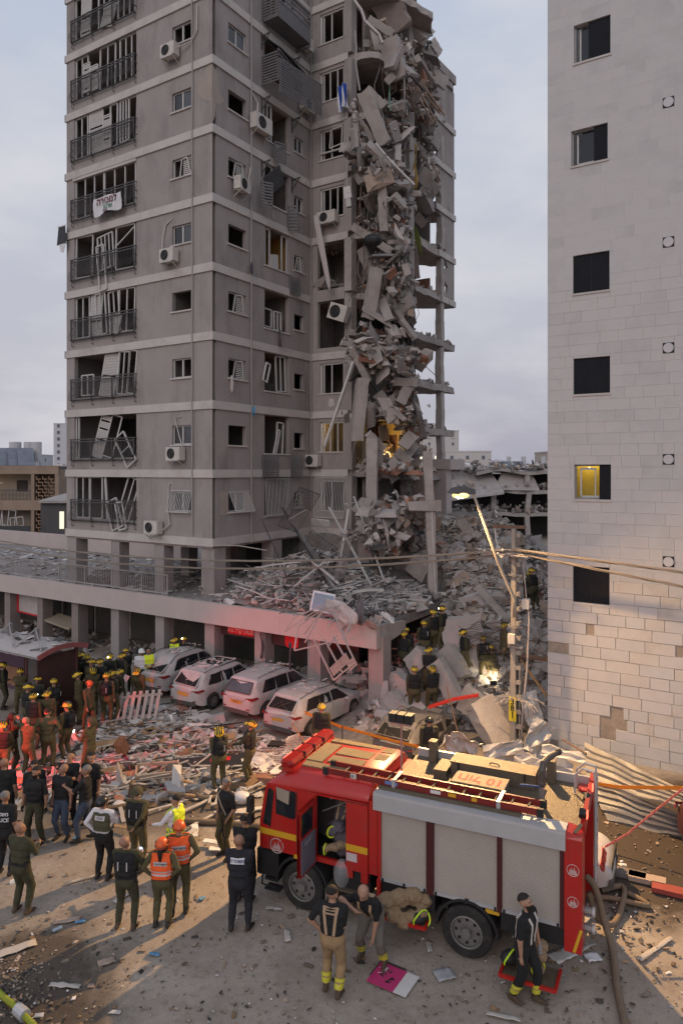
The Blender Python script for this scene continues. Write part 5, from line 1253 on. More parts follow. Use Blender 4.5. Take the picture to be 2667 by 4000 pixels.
# white strips, pipes and battens over the heap
b=MB()
for _ in range(420):
 x=rng.uniform(1.5,8.0); y=rng.uniform(27,37); z=hz(x,y)+.1; L=rng.uniform(.3,1.6); a=rng.uniform(0,PI); t_=rng.normal(0,.25)
 d_=Vector((math.cos(a)*math.cos(t_),math.sin(a)*math.cos(t_),math.sin(t_)))*L/2; b.bar(Vector((x,y,z))-d_,Vector((x,y,z))+d_,rng.uniform(.03,.09),.03,rng.choice([M_alu,M_alu,M_rubw,M_steel,M_rust]))
tag(b.build('heap_strips'),'window strips and pipes strewn over the heap',kind='stuff')
def lay(u,v,Y=None):
 """point on the heap seen at a grid position"""
 lo_,hi_=22.0,60.0
 for i in range(300):
  y=lo_+(hi_-lo_)*i/300; p=aD(u,v,y)
  if p.z<=hz(p.x,p.y):return p
 return aD(u,v,30)
 # named pieces on the heap
HP='big slabs and blocks on the rubble heap'
big=[((1058,1415),(1075,1552),1.5,.22,27.6,'great flat slab leaning on the heap behind the crouching soldiers',.15,M_conc),((1098,1608),(1160,1722),.95,.45,23.4,'massive pale slab sloping down beside the crushed car',-.55,M_conc),((1135,1600),(1165,1700),.75,.3,24.2,'second sloping slab behind the massive one by the pole',-.3,M_conc),((1062,1598),(1112,1640),.9,.25,24.6,'square concrete panel above the crushed car roof',.3,M_conc),
((1022,1490),(1062,1560),.7,.5,27.0,'slanting block between the climbing soldiers',.6,M_conc),((1000,1520),(1050,1610),.6,.4,25.8,'long beam running down to the crushed car',.5,M_conc),((950,1500),(975,1540),.8,.6,27.0,'rough boulder beside the dark hollow under the deck end',.3,M_conc),((905,1560),(945,1590),.7,.6,26.4,'pale rounded boulder by the corner column',.2,M_conc),((895,1600),(935,1650),.7,.6,25.8,'cracked boulder at the foot of the corner column',.4,M_conc),
((1095,1345),(1180,1440),.28,.25,30.0,'thin beam lying across the right shoulder of the heap',.2,M_conc),((1055,1195),(1160,1330),.5,.4,36.0,'long fallen column leaning behind the street lamp arm',.2,M_conc),((1060,1330),(1110,1350),.8,.3,32.5,'flat slab below the fallen column',.8,M_conc),((1010,1265),(1045,1290),.6,.3,34.5,'square slab near the top of the heap',.7,M_conc),((945,1290),(985,1320),.9,.5,33.0,'tan block left of the free standing column',.5,M_conc),((880,1200),(915,1240),.9,.7,33.4,'round grey boulder under the hanging slabs',.4,M_conc),
((1120,1435),(1185,1458),.5,.3,29.0,'ledge of broken slab behind the pole',.6,M_conc),((1195,1440),(1255,1470),.6,.3,29.5,'slab ledge under the two soldiers by the stone building',.5,M_conc)]
for i,(p,q,w,th,Y,lab,roll,m)in enumerate(big):slab_piece('broken_slab',lab,'slab',aD(*p,Y+.3),aD(*q,Y-.3),w,th,m,HP,roll,seed=60+i)
# free standing column
fc=aD(994,1379,31.3); ft=aD(981,1036,31.6)
t=thing('broken_column','tall lone column standing out of the heap with a stub of beam','column',fc,0)
b=MB(); L_=ft-fc
vs=[]; n=9
for i in range(n+1):
 p=L_*(i/n); j=lambda:rng.uniform(-.03,.03); w=.2; vs+=[p+Vector((-w+j(),-w+j(),0)),p+Vector((w+j(),-w+j(),0)),p+Vector((w+j(),w+j(),0)),p+Vector((-w+j(),w+j(),0))]
vs2=[v+Vector((0,0,-.6))for v in vs[:4]]
b.add(vs2+vs,[(0,3,2,1)]+[(4*i+j,4*i+(j+1)%4,4*i+4+(j+1)%4,4*i+4+j)for i in range(n+1)for j in range(4)]+[tuple(4*(n+1)+k for k in range(4))],M_conc); b.build('shaft',t)
bm_=aD(1003,1163,31.4)-fc; b=MB(); b.hexa([bm_+Vector(q)for q in((-1.25,-.25,-.16),(.15,-.25,-.2),(.15,.35,-.2),(-1.25,.35,-.1),(-1.3,-.25,.2),(.15,-.25,.28),(.15,.35,.28),(-1.2,.35,.2))],M_conc); b.build('beam_stub',t)
b=MB(); b.tube([L_*.05+Vector((.1,-.23,0)),L_*.4+Vector((.08,-.23,0)),L_*.63+Vector((.07,-.23,0))],.04,6,M_alu); b.build('conduit',t)
b=MB()
for i in range(6):b.tube([L_+Vector((rng.uniform(-.15,.15),rng.uniform(-.15,.15),-.1)),L_+Vector((rng.uniform(-.25,.25),rng.uniform(-.1,.1),rng.uniform(.1,.35)))],.015,4,M_rust)
tag(b.build('bar_ends',t),kind='stuff')
# chunks as individuals
proto=[]
rs_=np.random.default_rng(77)
for i in range(10):
 vs=chunk_verts(rs_,1.4,1.0,.7,.3); b=MB(); b.add(vs.tolist(),CH_F,[M_rub,M_conc,M_rub,M_rubt,M_conc][i%5]); me=bpy.data.meshes.new('concrete_chunk'); me.from_pydata(vs.tolist(),[],CH_F); me.materials.append([M_rub,M_conc,M_rub,M_rubt,M_conc][i%5]); proto.append(me)
for i in range(210):
 while True:
  x=rng.uniform(1.8,9.0); y=rng.uniform(25.4,36)
  a,bb,_z=toS(Vector((x,y,0)))
  if a>ca+.1 or bb>6.5:break
 o=link('concrete_chunk',proto[i%10],None,(x,y,hz(x,y)+.1)); s=rng.uniform(.25,.62)*(1.2 if y<28 else 1); o.scale=(s,s,s); o.rotation_euler=(rng.uniform(-.7,.7),rng.uniform(-.7,.7),rng.uniform(0,6))
 tag(o,'fist to armchair sized lump of broken concrete on the heap','concrete chunk','broken concrete chunks on the heap')
 # ================================================================== wreckage on the deck in front of the gash
def hd_(a,bb):
 da=max(0,1-abs(a-2.5)/6.5); db=min(1,max(0,(bb-cb-.2)/4.0))
 return 3.3+(1.75*da**1.1)*db**.7+.22*noise.noise(Vector((a*.8,bb*.8,9)))*da
dm=MB(); A_=np.linspace(-4.5,ca-.25,40); B_=np.linspace(cb+.25,7.6,26)
dm.add([S(a,bb,hd_(a,bb)-.04)for bb in B_ for a in A_],[(j*40+i,j*40+i+1,(j+1)*40+i+1,(j+1)*40+i)for j in range(25)for i in range(39)],M_heap)
tag(dm.build('deck_mound'),'bank of dust and wreckage on the deck',kind='structure')
pts=[]; sz=[]
for _ in range(3600):
 a=ca-.3-abs(rng.normal(0,3.4)); bb=cb+.3+rng.random()*5.5
 if a<-5:continue
 pts.append(S(a,bb,hd_(a,bb)+rng.uniform(-.02,.1))); s=min(.5,.06*math.exp(abs(rng.normal(0,.75)))); sz.append((s*rng.uniform(.9,2.6),s,s*rng.uniform(.2,.7)))
scatter('deck_rubble',pts,sz,[(M_rub,8),(M_rubw,2),(M_rubd,2),(M_rubt,1),(M_conc,2)],'broken pieces piled on the deck',seed=41,flat=.7)
b=MB()
for _ in range(210):
 a=ca-.5-abs(rng.normal(0,3.0)); bb=cb+.35+rng.random()*5
 if a<-4.5:continue
 p=S(a,bb,hd_(a,bb)+rng.uniform(.05,.35)); L=rng.uniform(.5,2.4); an=rng.uniform(0,PI); t_=rng.normal(0,.22)
 d_=Vector((math.cos(an)*math.cos(t_),math.sin(an)*math.cos(t_),math.sin(t_)))*L/2; b.bar(p-d_,p+d_,rng.uniform(.03,.08),.03,rng.choice([M_alu,M_alu,M_rail,M_steel,M_rubw]))
tag(b.build('deck_strips'),'bent window bars and strips piled on the deck',kind='stuff')
# long bars toppled from the flats onto the deck
TL='long metal bars toppled onto the deck'
for i,(p,q,Y0,Y1,w,m,lab)in enumerate([((648,1165),(770,1375),34.0,29.5,.11,M_rail,'long dark rail toppled from the barred window down to the deck'),((755,1165),(860,1360),33.8,30.2,.10,M_alu,'pale bar slanting down in front of the barred inner window'),((800,1170),(775,1330),33,31.5,.09,M_alu,'upright pale bar beside the lowest hanging slab'),((812,1140),(880,1330),33,30.8,.07,M_alu,'thin white conduit falling across the lowest hanging slab'),((690,1225),(795,1400),32,28.8,.16,M_steel,'wide steel angle sliding off the deck wreckage'),((600,1190),(660,1330),31.5,30.5,.05,M_rail,'thin bar leaning in front of the second stilt'),((745,1290),(640,1380),30,29,.09,M_alu,'white bar lying left across the deck wreckage'),((560,1310),(690,1290),30,30.2,.10,M_alu,'pale beam lying level near the corner stilt'),((620,1375),(540,1345),29,29.5,.07,M_alu,'pale stick at the left end of the deck wreckage'),((700,1275),(815,1375),31,29.2,.12,M_rubw,'curved white strip sweeping down the deck wreckage'),((810,1360),(880,1355),28.5,28.8,.18,M_acb,'grey hollow section lying on the fascia end')]):
 strip(lab,[aD(*p,Y0),aD((p[0]+q[0])/2,(p[1]+q[1])/2-3,(Y0+Y1)/2),aD(*q,Y1)],w,m,'toppled_bar','bar',TL)
for i,(u,v,Y,w,h,n,R,lab)in enumerate([(660,1215,31.6,.9,3.0,11,rotm(.9,.35,.2),'long curved window cage fallen against the stilts'),(760,1260,31.4,.9,2.6,10,rotm(.8,-.5,-.3),'twisted cage hanging below the broken sign panel'),(690,1360,28.9,1.6,1.1,11,rotm(1.25,.1,.5),'window cage lying flat on the deck wreckage'),(780,1330,30.2,.8,2.0,9,rotm(.4,-.3,.9),'crumpled cage among the bars at the deck end'),(720,1290,30.6,1.3,1.7,12,rotm(.7,.6,-.2),'buckled cage in the middle of the deck wreckage')]):
 grille_thing('window_cage',lab,'window cage',aD(u,v,Y),0,w,h,n,R,M_pipe if i%2 else M_rail,'window cages fallen on the deck',.018)
b=MB(); b.obox((0,0,0),(.95,.08,.3),rotm(.4,.05,TH),M_alu); tag(b.build('white_sheet',None,loc=aD(737,1200,32.2)),'small white panel hanging under the barred inner window','panel')
strip('thin loose trim rod jutting from the corner of the lowest band',[S(.1,-.1,5.72),S(.4,1.2,5.62),S(.9,2.6,5.3)],.09,M_acb,'loose_trim','trim')
rag('tarp','crumpled pale tarpaulin draped over the fascia end','tarp',[aD(768+i*4,1378+i*7,26.0-.05*i)for i in range(9)],[1.2,1.5,1.9,2.2,2.2,2.0,1.7,1.2,.6],M_clothw,folds=9)
rag('blanket','upright dark grey blanket bundled beside the tarpaulin','blanket',[aD(826+math.sin(i)*2,1365+i*10,25.9)for i in range(8)],[.15,.35,.5,.55,.6,.55,.4,.2],mat('grey_blanket',(.15,.14,.155),.95,.2,5))
rag('cloth','pinkish rag hanging over the fascia corner','cloth',[aD(848+i*2,1425+i*5,25.75)for i in range(5)],[.5,.8,.8,.6,.3],mat('pink_rag',(.34,.23,.21),.95,.15,5))
rag('cloth','dark knotted rag hanging down the fascia middle','cloth',[aD(601+math.sin(i*1.3)*2,1408+i*13,28.9)for i in range(9)],[.3,.35,.25,.15,.18,.12,.15,.1,.12],M_clothd)
rag('cloth','torn grey strip hanging beside the awning frame','cloth',[aD(666+math.sin(i),1475+i*9,27.3)for i in range(8)],[.2,.25,.15,.12,.1,.12,.1,.06],M_clothd)
b=MB(); b.obox((0,0,0),(.95,.05,.75),rotm(-.25,.1,TH+.1),M_flagw); b.obox((0,-.035,0),(.82,.02,.6),rotm(-.25,.1,TH+.1),mat('faded_poster',(.22,.27,.34),.6,.3,3)); tag(b.build('poster_board',None,loc=aD(741,1383,26.9)),'tilted board with a faded blue poster at the deck edge','poster board')
# wrecked awning frame in front of the fascia
AW=thing('awning_frame','mangled white awning frame dangling over the fascia toward the cars','awning frame',aD(770,1420,25.6),0)
o_=aD(770,1420,25.6)
def Lx(pts_):return[aD(u,v,Y)-o_ for u,v,Y in pts_]
M_awn=mat('awning_pink_white',(.36,.31,.30),.6,.1)
for ps in([(654,1452,25.8),(676,1418,25.8),(742,1390,25.8)],[(698,1458,25.6),(740,1400,25.8),(800,1385,25.8)],[(676,1494,25.3),(790,1467,25.1),(810,1425,25.4)],[(676,1494,25.3),(684,1440,25.6),(745,1395,25.8)],[(790,1467,25.1),(772,1420,25.6),(745,1390,25.8)],[(654,1452,25.8),(720,1405,25.7),(780,1400,25.7)],
[(720,1468,25.2),(766,1562,24.6)],[(790,1467,25.1),(815,1520,24.7)],[(745,1468,25.2),(785,1543,24.6)],[(765,1462,25.2),(803,1530,24.6)],[(766,1562,24.6),(816,1520,24.6)],[(752,1485,25.1),(775,1460,25.2)],[(700,1476,25.4),(742,1400,25.6)]):
 b=MB(); q=Lx(ps)
 for i in range(len(q)-1):b.bar(q[i],q[i+1],.055,.04,M_awn)
 b.build('bar',AW)
for(u0,v0,u1,v1)in((757,1535,779,1514),(780,1514,794,1499),(795,1524,812,1508)):
 b=MB(); q=Lx([(u0,v0,24.65),(u1,v1,24.65),(u1+9,v1+18,24.6),(u0+9,v0+18,24.6)]); b.quad(*q,M_awn)
 for i in range(4):b.bar(q[0].lerp(q[3],i/4)+Vector((0,-.02,0)),q[1].lerp(q[2],i/4)+Vector((0,-.02,0)),.05,.02,M_awn)
 b.build('slat_panel',AW)
 # ================================================================== fire engine
def paint(name,col,coat=.6,rough=.35,spot=None,amt=.4,sc=2.0,var=.06):
 m=mat(name,col,rough,var,2.5,0,spot=spot,spotamt=amt,spotscale=sc)
 b=m.node_tree.nodes['Principled BSDF']; b.inputs['Coat Weight'].default_value=coat; b.inputs['Coat Roughness'].default_value=.15
 return m
M_red=paint('fire_red',(.40,.013,.010),.45,.42,spot=(.22,.05,.035),amt=.45,sc=2.2)
M_yst=mat('yellow_stripe',(.60,.33,.02),.5,.08)
M_tread=mat('tread_plate',(.14,.115,.08),.5,.12,9,.8,55,metal=.35,spot=(.09,.075,.055),spotamt=.5,spotscale=3)
M_shutm=mat('engine_shutter',(.345,.305,.27),.62,.05,2,spot=(.26,.225,.20),spotamt=.4,spotscale=1.2)
M_silv=mat('silver_trim',(.45,.45,.46),.4,.06,3,metal=.3)
M_pad=mat('antislip_pad',(.19,.14,.08),.9,.12,8,.3,60)
M_tyre=mat('tyre',(.022,.021,.020),.9,.25,6,.5,40,spot=(.08,.07,.06),spotamt=.5,spotscale=3)
M_rim=mat('wheel_rim',(.20,.19,.18),.5,.15,5,metal=.4)
M_lens=mat('red_lens',(.20,.010,.010),.2,.15,emit=(1,.03,.02),estr=.05)
M_rlit=mat('red_lamp_lit',(.8,.05,.03),.3,0,emit=(1,.10,.05),estr=5)
ENG=thing('fire_engine','red fire engine with closed side shutters, roof ladder and open crew door','fire engine',(2.3,13.2,0),math.atan2(-.423,.906))
EM=Matrix.Translation((2.3,13.2,0))@Matrix.Rotation(math.atan2(-.423,.906),4,'Z')
def EW(t,w,z):return EM@Vector((t,w,z))
WE=2.3
def wheel_part(parent,c,r,wd,side,rimr=.55,spokes=0):
 """tyre with a rim sub-part; axis along local y"""
 b=MB(); n=28; prof_=[(r*.60,0),(r*.93,0),(r,.12*wd),(r,.88*wd),(r*.93,wd),(r*.60,wd)]; vs=[]
 for i in range(n):
  a=2*PI*i/n
  for q,d_ in prof_:vs.append((c[0]+q*math.cos(a),c[1]+side*(d_-wd/2),c[2]+q*math.sin(a)))
 m_=len(prof_)
 b.add(vs,[(i*m_+j,((i+1)%n)*m_+j,((i+1)%n)*m_+j+1,i*m_+j+1)for i in range(n)for j in range(m_-1)],M_tyre)
 ty=b.build('wheel',parent,smooth=False)
 b=MB(); y0=c[1]-side*wd*.32
 b.cyl((c[0],y0,c[2]),(c[0],y0+side*.03,c[2]),r*.60,24,M_rim)
 b.tube([(c[0]+r*.6*math.cos(a),c[1]-side*wd*.46,c[2]+r*.6*math.sin(a))for a in np.linspace(0,2*PI,25)],r*.045,5,M_rim)
 b.cyl((c[0],y0-side*.10,c[2]),(c[0],y0,c[2]),r*.18,14,M_rim)
 if spokes:
  for i in range(spokes):
   a=2*PI*i/spokes; b.bar((c[0]+r*.15*math.cos(a),y0-side*.05,c[2]+r*.15*math.sin(a)),(c[0]+r*.58*math.cos(a),y0-side*.05,c[2]+r*.58*math.sin(a)),r*.14,r*.06,M_rim,up=(0,1,0))
 else:
  for i in range(8):a=2*PI*i/8; b.cyl((c[0]+r*.43*math.cos(a),y0-side*.012,c[2]+r*.43*math.sin(a)),(c[0]+r*.43*math.cos(a),y0-side*.004,c[2]+r*.43*math.sin(a)),r*.065,8,M_blk)
  for i in range(10):a=2*PI*(i+.5)/10; b.ball((c[0]+r*.25*math.cos(a),y0-side*.03,c[2]+r*.25*math.sin(a)),r*.03,5,4,M_rim)
 b.build('rim',ty)
 return ty
for t_ in(-3.43,0.0):
 for w_,s_ in((.16,1),(WE-.16,-1)):wheel_part(ENG,(t_,w_,.46),.48,.34,s_)
b=MB(); b.box(-4.2,1.9,.55,WE-.55,.5,.98,M_blk); b.box(-1.8,-.62,.05,WE-.05,.62,1.0,M_blk); b.box(.62,1.75,.05,WE-.05,.66,1.02,M_blk); b.box(-2.75,-1.95,.08,.6,.62,1.05,M_blk); b.build('chassis',ENG)
def arch(t,r,z,w0,w1,th=.05,name='mudguard'):
 b=MB(); n=12
 for i in range(n):
  a0,a1=PI*i/n,PI*(i+1)/n
  b.hexa([(t+r*math.cos(a0),w0,z+r*math.sin(a0)),(t+r*math.cos(a1),w0,z+r*math.sin(a1)),(t+r*math.cos(a1),w1,z+r*math.sin(a1)),(t+r*math.cos(a0),w1,z+r*math.sin(a0))]+[(t+(r+th)*math.cos(a0),w0,z+(r+th)*math.sin(a0)),(t+(r+th)*math.cos(a1),w0,z+(r+th)*math.sin(a1)),(t+(r+th)*math.cos(a1),w1,z+(r+th)*math.sin(a1)),(t+(r+th)*math.cos(a0),w1,z+(r+th)*math.sin(a0))],M_blk)
 return b.build(name,ENG)
arch(-3.43,.56,.46,-.02,.5); arch(0,.55,.46,.0,.5)
# cab
FT=Fac((-4.43,0),(1,0),(0,1)); FT2=Fac((-4.43,WE),(1,0),(0,-1))
X=lambda t:t+4.43
b=MB()
for F in(FT,FT2):
 ops_=[(X(-3.11),X(-2.44),1.16,2.40)]if F is FT else[]
 wall(b,F,X(-4.24),X(-1.97),1.06,2.44,ops_,.07,M_red)
 P=[F.P(x,d_,z)for d_ in(0,.07)for x,z in((0,1.06),(X(-4.24),1.06),(X(-4.24),2.44),(X(-4.30),2.34),(0,1.62))]
 b.add(P,[(0,1,2,3,4),(9,8,7,6,5)],M_red)
b.box(-4.43,-4.38,.07,WE-.07,1.06,1.60,M_red)
b.box(-2.02,-1.97,.07,WE-.07,1.06,2.6,M_red)
b.hexa([(-1.97,.03,1.06),(-1.78,.03,1.06),(-1.78,WE-.03,1.06),(-1.97,WE-.03,1.06),(-1.97,.03,2.5),(-1.78,.03,2.5),(-1.78,WE-.03,2.5),(-1.97,WE-.03,2.5)],M_red)
b.hexa([(-2.44,.004,.90),(-2.30,.004,.90),(-2.30,.3,.90),(-2.44,.3,.90),(-2.44,.004,1.058),(-2.30,.004,1.058),(-2.30,.3,1.058),(-2.44,.3,1.058)],M_red)
b.hexa([(-2.12,.004,.86),(-1.975,.004,.86),(-1.975,.3,.86),(-2.12,.3,.86),(-2.12,.004,1.058),(-1.975,.004,1.058),(-1.975,.3,1.058),(-2.12,.3,1.058)],M_red)
b.build('cab',ENG)
b=MB(); st=[(-4.26,2.42,.0),(-4.10,2.44,.45),(-3.86,2.44,.85),(-3.7,2.44,1.0),(-2.6,2.46,1.0),(-2.05,2.47,1.0),(-1.96,2.47,.86)]
sec=[(0,0),(.0,.03),(.05,.13),(.16,.24),(.34,.33),(WE/2,.36),(WE-.34,.33),(WE-.16,.24),(WE-.05,.13),(WE,.03),(WE,0)]
vs=[(t,w,zs_+dz*f)for t,zs_,f in st for w,dz in sec]; m_=len(sec)
b.add(vs,[(i*m_+j,(i+1)*m_+j,(i+1)*m_+j+1,i*m_+j+1)for i in range(len(st)-1)for j in range(m_-1)]+[tuple((len(st)-1)*m_+j for j in range(m_))],M_red)
rf=b.build('cab_roof',ENG,smooth=True)
md=rf.modifiers.new('edge','EDGE_SPLIT'); md.split_angle=math.radians(40)
for(t0,t1,w0,w1)in((-3.66,-3.28,.62,1.62),(-3.62,-2.40,1.76,1.98),(-3.20,-2.42,1.12,1.52),(-2.34,-2.08,1.62,1.94),(-2.34,-2.08,1.18,1.50),(-3.62,-2.6,.36,.56),(-3.2,-2.42,.70,1.02)):
 b=MB(); hw=lambda w:2.46+.36-.03*abs(w-WE/2)**2/.6
 b.hexa([(t0,w0,hw(w0)-.03),(t1,w0,hw(w0)-.03),(t1,w1,hw(w1)-.03),(t0,w1,hw(w1)-.03),(t0,w0,hw(w0)+.012),(t1,w0,hw(w0)+.012),(t1,w1,hw(w1)+.012),(t0,w1,hw(w1)+.012)],M_pad); b.build('roof_pad',ENG)
for t_ in(-3.55,-3.15,-4.2):b=MB(); b.box(t_,t_+.012,-.004,-.0005,1.12,2.38,M_blk); b.build('door_seam',ENG)
b=MB(); b.box(-2.43,-1.98,-.005,-.0005,2.40,2.415,M_blk); b.build('roof_seam',ENG)
# glass
def glass(name,poly,y,m=M_glass):
 b=MB(); b.prism(poly,y,y+.012,m,'y'); return b.build(name,ENG)
glass('quarter_window',[(-4.35,1.58),(-4.17,1.55),(-4.09,2.28),(-4.14,2.33),(-4.22,2.33)],-.014)
dw=glass('driver_window',[(-4.04,1.84),(-3.62,1.80),(-3.58,1.84),(-3.56,2.33),(-3.60,2.37),(-4.0,2.37),(-4.04,2.33)],-.014)
b=MB(); b.hexa([(-4.0,-.03,2.16),(-3.72,-.05,2.10),(-3.70,-.05,2.36),(-4.02,-.03,2.40),(-4.0,-.016,2.16),(-3.72,-.02,2.10),(-3.70,-.02,2.36),(-4.02,-.016,2.40)],mat('visor_tan',(.30,.25,.19),.8)); b.build('sun_visor',ENG)
b=MB(); b.quad((-4.435,.12,1.62),(-4.435,WE-.12,1.62),(-4.305,WE-.15,2.36),(-4.305,.15,2.36),M_glass); b.build('windscreen',ENG)
b=MB(); b.box(-4.47,-4.36,.1,WE-.1,.72,1.05,M_blk); b.box(-4.50,-3.98,.0,.4,.5,1.02,M_blk); b.box(-4.50,-4.1,.4,WE,.52,.95,M_blk); b.build('bumper',ENG)
b=MB(); b.box(-4.30,-4.0,-.02,.2,.42,.47,M_blk); b.tube([(-4.36,.05,.9),(-4.36,-.03,.32),(-4.02,-.03,.30)],.022,6,M_blk); b.box(-4.25,-3.9,-.12,.1,.28,.31,M_blk); b.build('step',ENG)
for t0,t1,z0,z1 in((-4.432,-3.56,1.36,1.485),(-2.44,-1.975,1.44,1.57)):
 b=MB(); b.box(t0,t1,-.006,-.001,z0,z1,M_yst); b.build('yellow_stripe',ENG)
b=MB(); b.box(-4.437,-4.432,.0,WE,1.36,1.485,M_yst); b.build('yellow_stripe',ENG)
b=MB(); b.box(-3.54,-3.28,-.02,-.003,1.40,1.47,M_blk); b.build('door_handle',ENG)
b=MB(); b.box(-3.6,-3.25,-.03,.05,1.02,1.09,M_yst); b.build('side_marker',ENG)
b=MB(); b.box(-2.43,-2.2,-.010,-.002,1.24,1.40,mat('notice',(.50,.42,.42),.6)); b.build('notice_plate',ENG)
# door crest: flames inside a ring
def crest(parent,c,r,m,axis='y'):
 b=MB(); b.tube([(c[0]+r*math.cos(a),c[1],c[2]+r*math.sin(a))for a in np.linspace(.25*PI,2.2*PI,26)],r*.07,4,m)
 for i,h in enumerate((.5,.85,.6,1.0,.55)):
  x=c[0]+r*(-.5+.25*i); b.add([(x-r*.16,c[1]-.002,c[2]-r*.45),(x+r*.16,c[1]-.002,c[2]-r*.45),(x+r*.05,c[1]-.002,c[2]-r*.45+r*h),(x-r*.03,c[1]-.002,c[2]-r*.3+r*h*.95)],[(0,1,2,3)],m)
 b.bar((c[0]-r*.8,c[1],c[2]-r*.62),(c[0]+r*.8,c[1],c[2]-r*.62),.004,r*.22,m); return b.build('crest',parent)
M_crest=mat('crest_white',(.52,.36,.34),.6,.15,8)
crest(ENG,(-4.02,-.006,1.17),.15,M_crest)
# door opening: dark cabin, seats and harness straps; open crew door
b=MB(); b.box(-3.9,-2.1,.9,.94,1.06,2.4,M_ind); b.box(-3.9,-2.1,.08,.9,1.06,1.12,M_blk); b.build('cabin_inside',ENG)
b=MB(); b.box(-2.95,-2.5,.42,.88,1.12,1.5,M_blk); b.hexa([(-2.62,.4,1.5),(-2.42,.4,1.5),(-2.42,.88,1.5),(-2.62,.88,1.5),(-2.58,.4,2.25),(-2.45,.4,2.3),(-2.45,.88,2.3),(-2.58,.88,2.25)],M_blk); b.build('seat',ENG)
b=MB(); b.bar((-3.1,.3,1.95),(-2.5,.25,2.3),.05,.02,M_steel); b.bar((-3.08,.5,1.6),(-2.5,.45,2.05),.05,.02,M_clothd); b.bar((-3.08,.35,1.45),(-2.6,.3,1.9),.04,.02,M_rail); b.build('harness',ENG)
b=MB(); b.ball((-3.0,.5,2.28),.12,8,6,M_clothw,(.6,.6,1.3)); b.build('headrest',ENG)
DO=MB(); wall(DO,Fac((-3.10,-.02),(0,-1),(-1,0)),0,.70,1.04,2.36,[(.08,.62,1.78,2.26)],.05,M_red)
dr=DO.build('crew_door',ENG)
b=MB(); b.box(-3.135,-3.125,-.64,-.10,1.78,2.26,M_glass); b.build('door_window',dr)
b=MB(); b.box(-3.094,-3.075,-.66,-.08,1.10,1.76,mat('door_lining',(.13,.125,.16),.5,.12)); b.build('door_lining',dr)
b=MB(); b.bar((-3.06,-.55,1.66),(-3.06,-.25,1.70),.03,.03,M_steel); b.build('door_handle',dr)
# mirrors
b=MB(); b.tube([(-4.3,0,2.32),(-4.45,-.35,2.30),(-4.45,-.38,1.75),(-4.4,-.05,1.72)],.02,6,M_blk); b.box(-4.5,-4.40,-.42,-.26,1.95,2.25,M_blk); b.box(-4.5,-4.40,-.40,-.26,1.70,1.90,M_blk); b.build('mirror',ENG)
# light bar
b=MB(); b.box(-4.02,-3.74,.12,WE-.12,2.70,2.78,M_red); b.build('light_bar_base',ENG)
LB=MB(); n=10
pr_=[(-4.02+.02,2.79),(-3.74,2.79),(-3.72,2.86),(-3.78,2.92),(-3.98,2.92),(-4.04,2.86)]
vs=[(t,w,z)for w in(.10,.18,WE-.18,WE-.10)for t,z in pr_]
for i in(0,3):
 for j in range(6):t,w,z=vs[i*6+j]; vs[i*6+j]=(-3.88+(t+3.88)*.55,w,2.79+(z-2.79)*.8)
LB.add(vs,[(i*6+j,(i+1)*6+j,(i+1)*6+(j+1)%6,i*6+(j+1)%6)for i in range(3)for j in range(6)]+[(5,4,3,2,1,0),(18,19,20,21,22,23)],M_lens); lbar=LB.build('light_bar',ENG)
b=MB()
for w in(.7,1.15,1.6):b=MB(); b.box(-4.05,-3.71,w-.006,w+.006,2.79,2.928,M_blk); b.build('divider',lbar)
b=MB(); b.box(-4.06,-4.045,.35,WE-.4,2.83,2.87,M_rlit); b.build('lit_strip',lbar)
for w in(.14,.24):b=MB(); b.box(-4.04,-3.94,w-.03,w+.03,2.72,2.77,M_pad); b.build('bracket',ENG)
rl_=bpy.data.lights.new('beacon_light','SPOT'); rl_.energy=620; rl_.color=(1,.05,.04); rl_.spot_size=math.radians(50); rl_.spot_blend=.8; rl_.shadow_soft_size=.12
lo=bpy.data.objects.new('beacon_light',rl_); COL.objects.link(lo); lo.location=EW(-4.12,1.2,2.86); lo.rotation_euler=Vector((-.10,1,-.17)).to_track_quat('-Z','Y').to_euler()
b=MB(); b.cyl((-3.45,2.0,2.76),(-3.45,2.0,3.1),.012,5,M_blk); b.build('aerial',ENG)
# pump body
b=MB(); b.box(-1.74,1.73,.10,WE-.0,1.0,2.60,M_red); b.build('body',ENG)
b=MB(); b.box(-1.74,2.0,.02,WE,2.605,2.63,M_tread); b.build('roof_deck',ENG)
for t0,t1 in((-1.70,-.78),(-.63,.56),(.65,1.66)):
 root=MB(); root.box(t0,t1,.05,.09,1.03,2.42,M_shutm); rt=root.build('shutter',ENG)
 nsl=42; sm_=MB()
 for k in range(nsl):
  z=1.07+1.33*k/nsl; h=1.33/nsl
  sm_.hexa([(t0,.05,z),(t1,.05,z),(t1,.052,z),(t0,.052,z),(t0,.047,z+h*.5),(t1,.047,z+h*.5),(t1,.05,z+h*.96),(t0,.05,z+h*.96)],M_shutm)
 tag(sm_.build('slats',rt),kind='stuff')
 b=MB(); b.box(t0,t1,.01,.05,1.0,1.055,M_silv); b.build('shutter_rail',rt)
 for tt in(t0+.02,(t0+t1)/2,t1-.05):b=MB(); b.box(tt,tt+.04,-.01,.012,.99,1.06,M_blk); b.build('latch',rt)
M_dkred=mat('dark_red_post',(.06,.012,.012),.5,.1)
for t0,t1 in((-1.76,-1.70),(-.78,-.63),(.56,.65),(1.66,1.73)):
 b=MB(); b.box(t0+.002,t1-.002,.0,.1,.70 if t0<-1 else .98,2.40,M_dkred if t0>-1 else M_red); b.build('post',ENG)
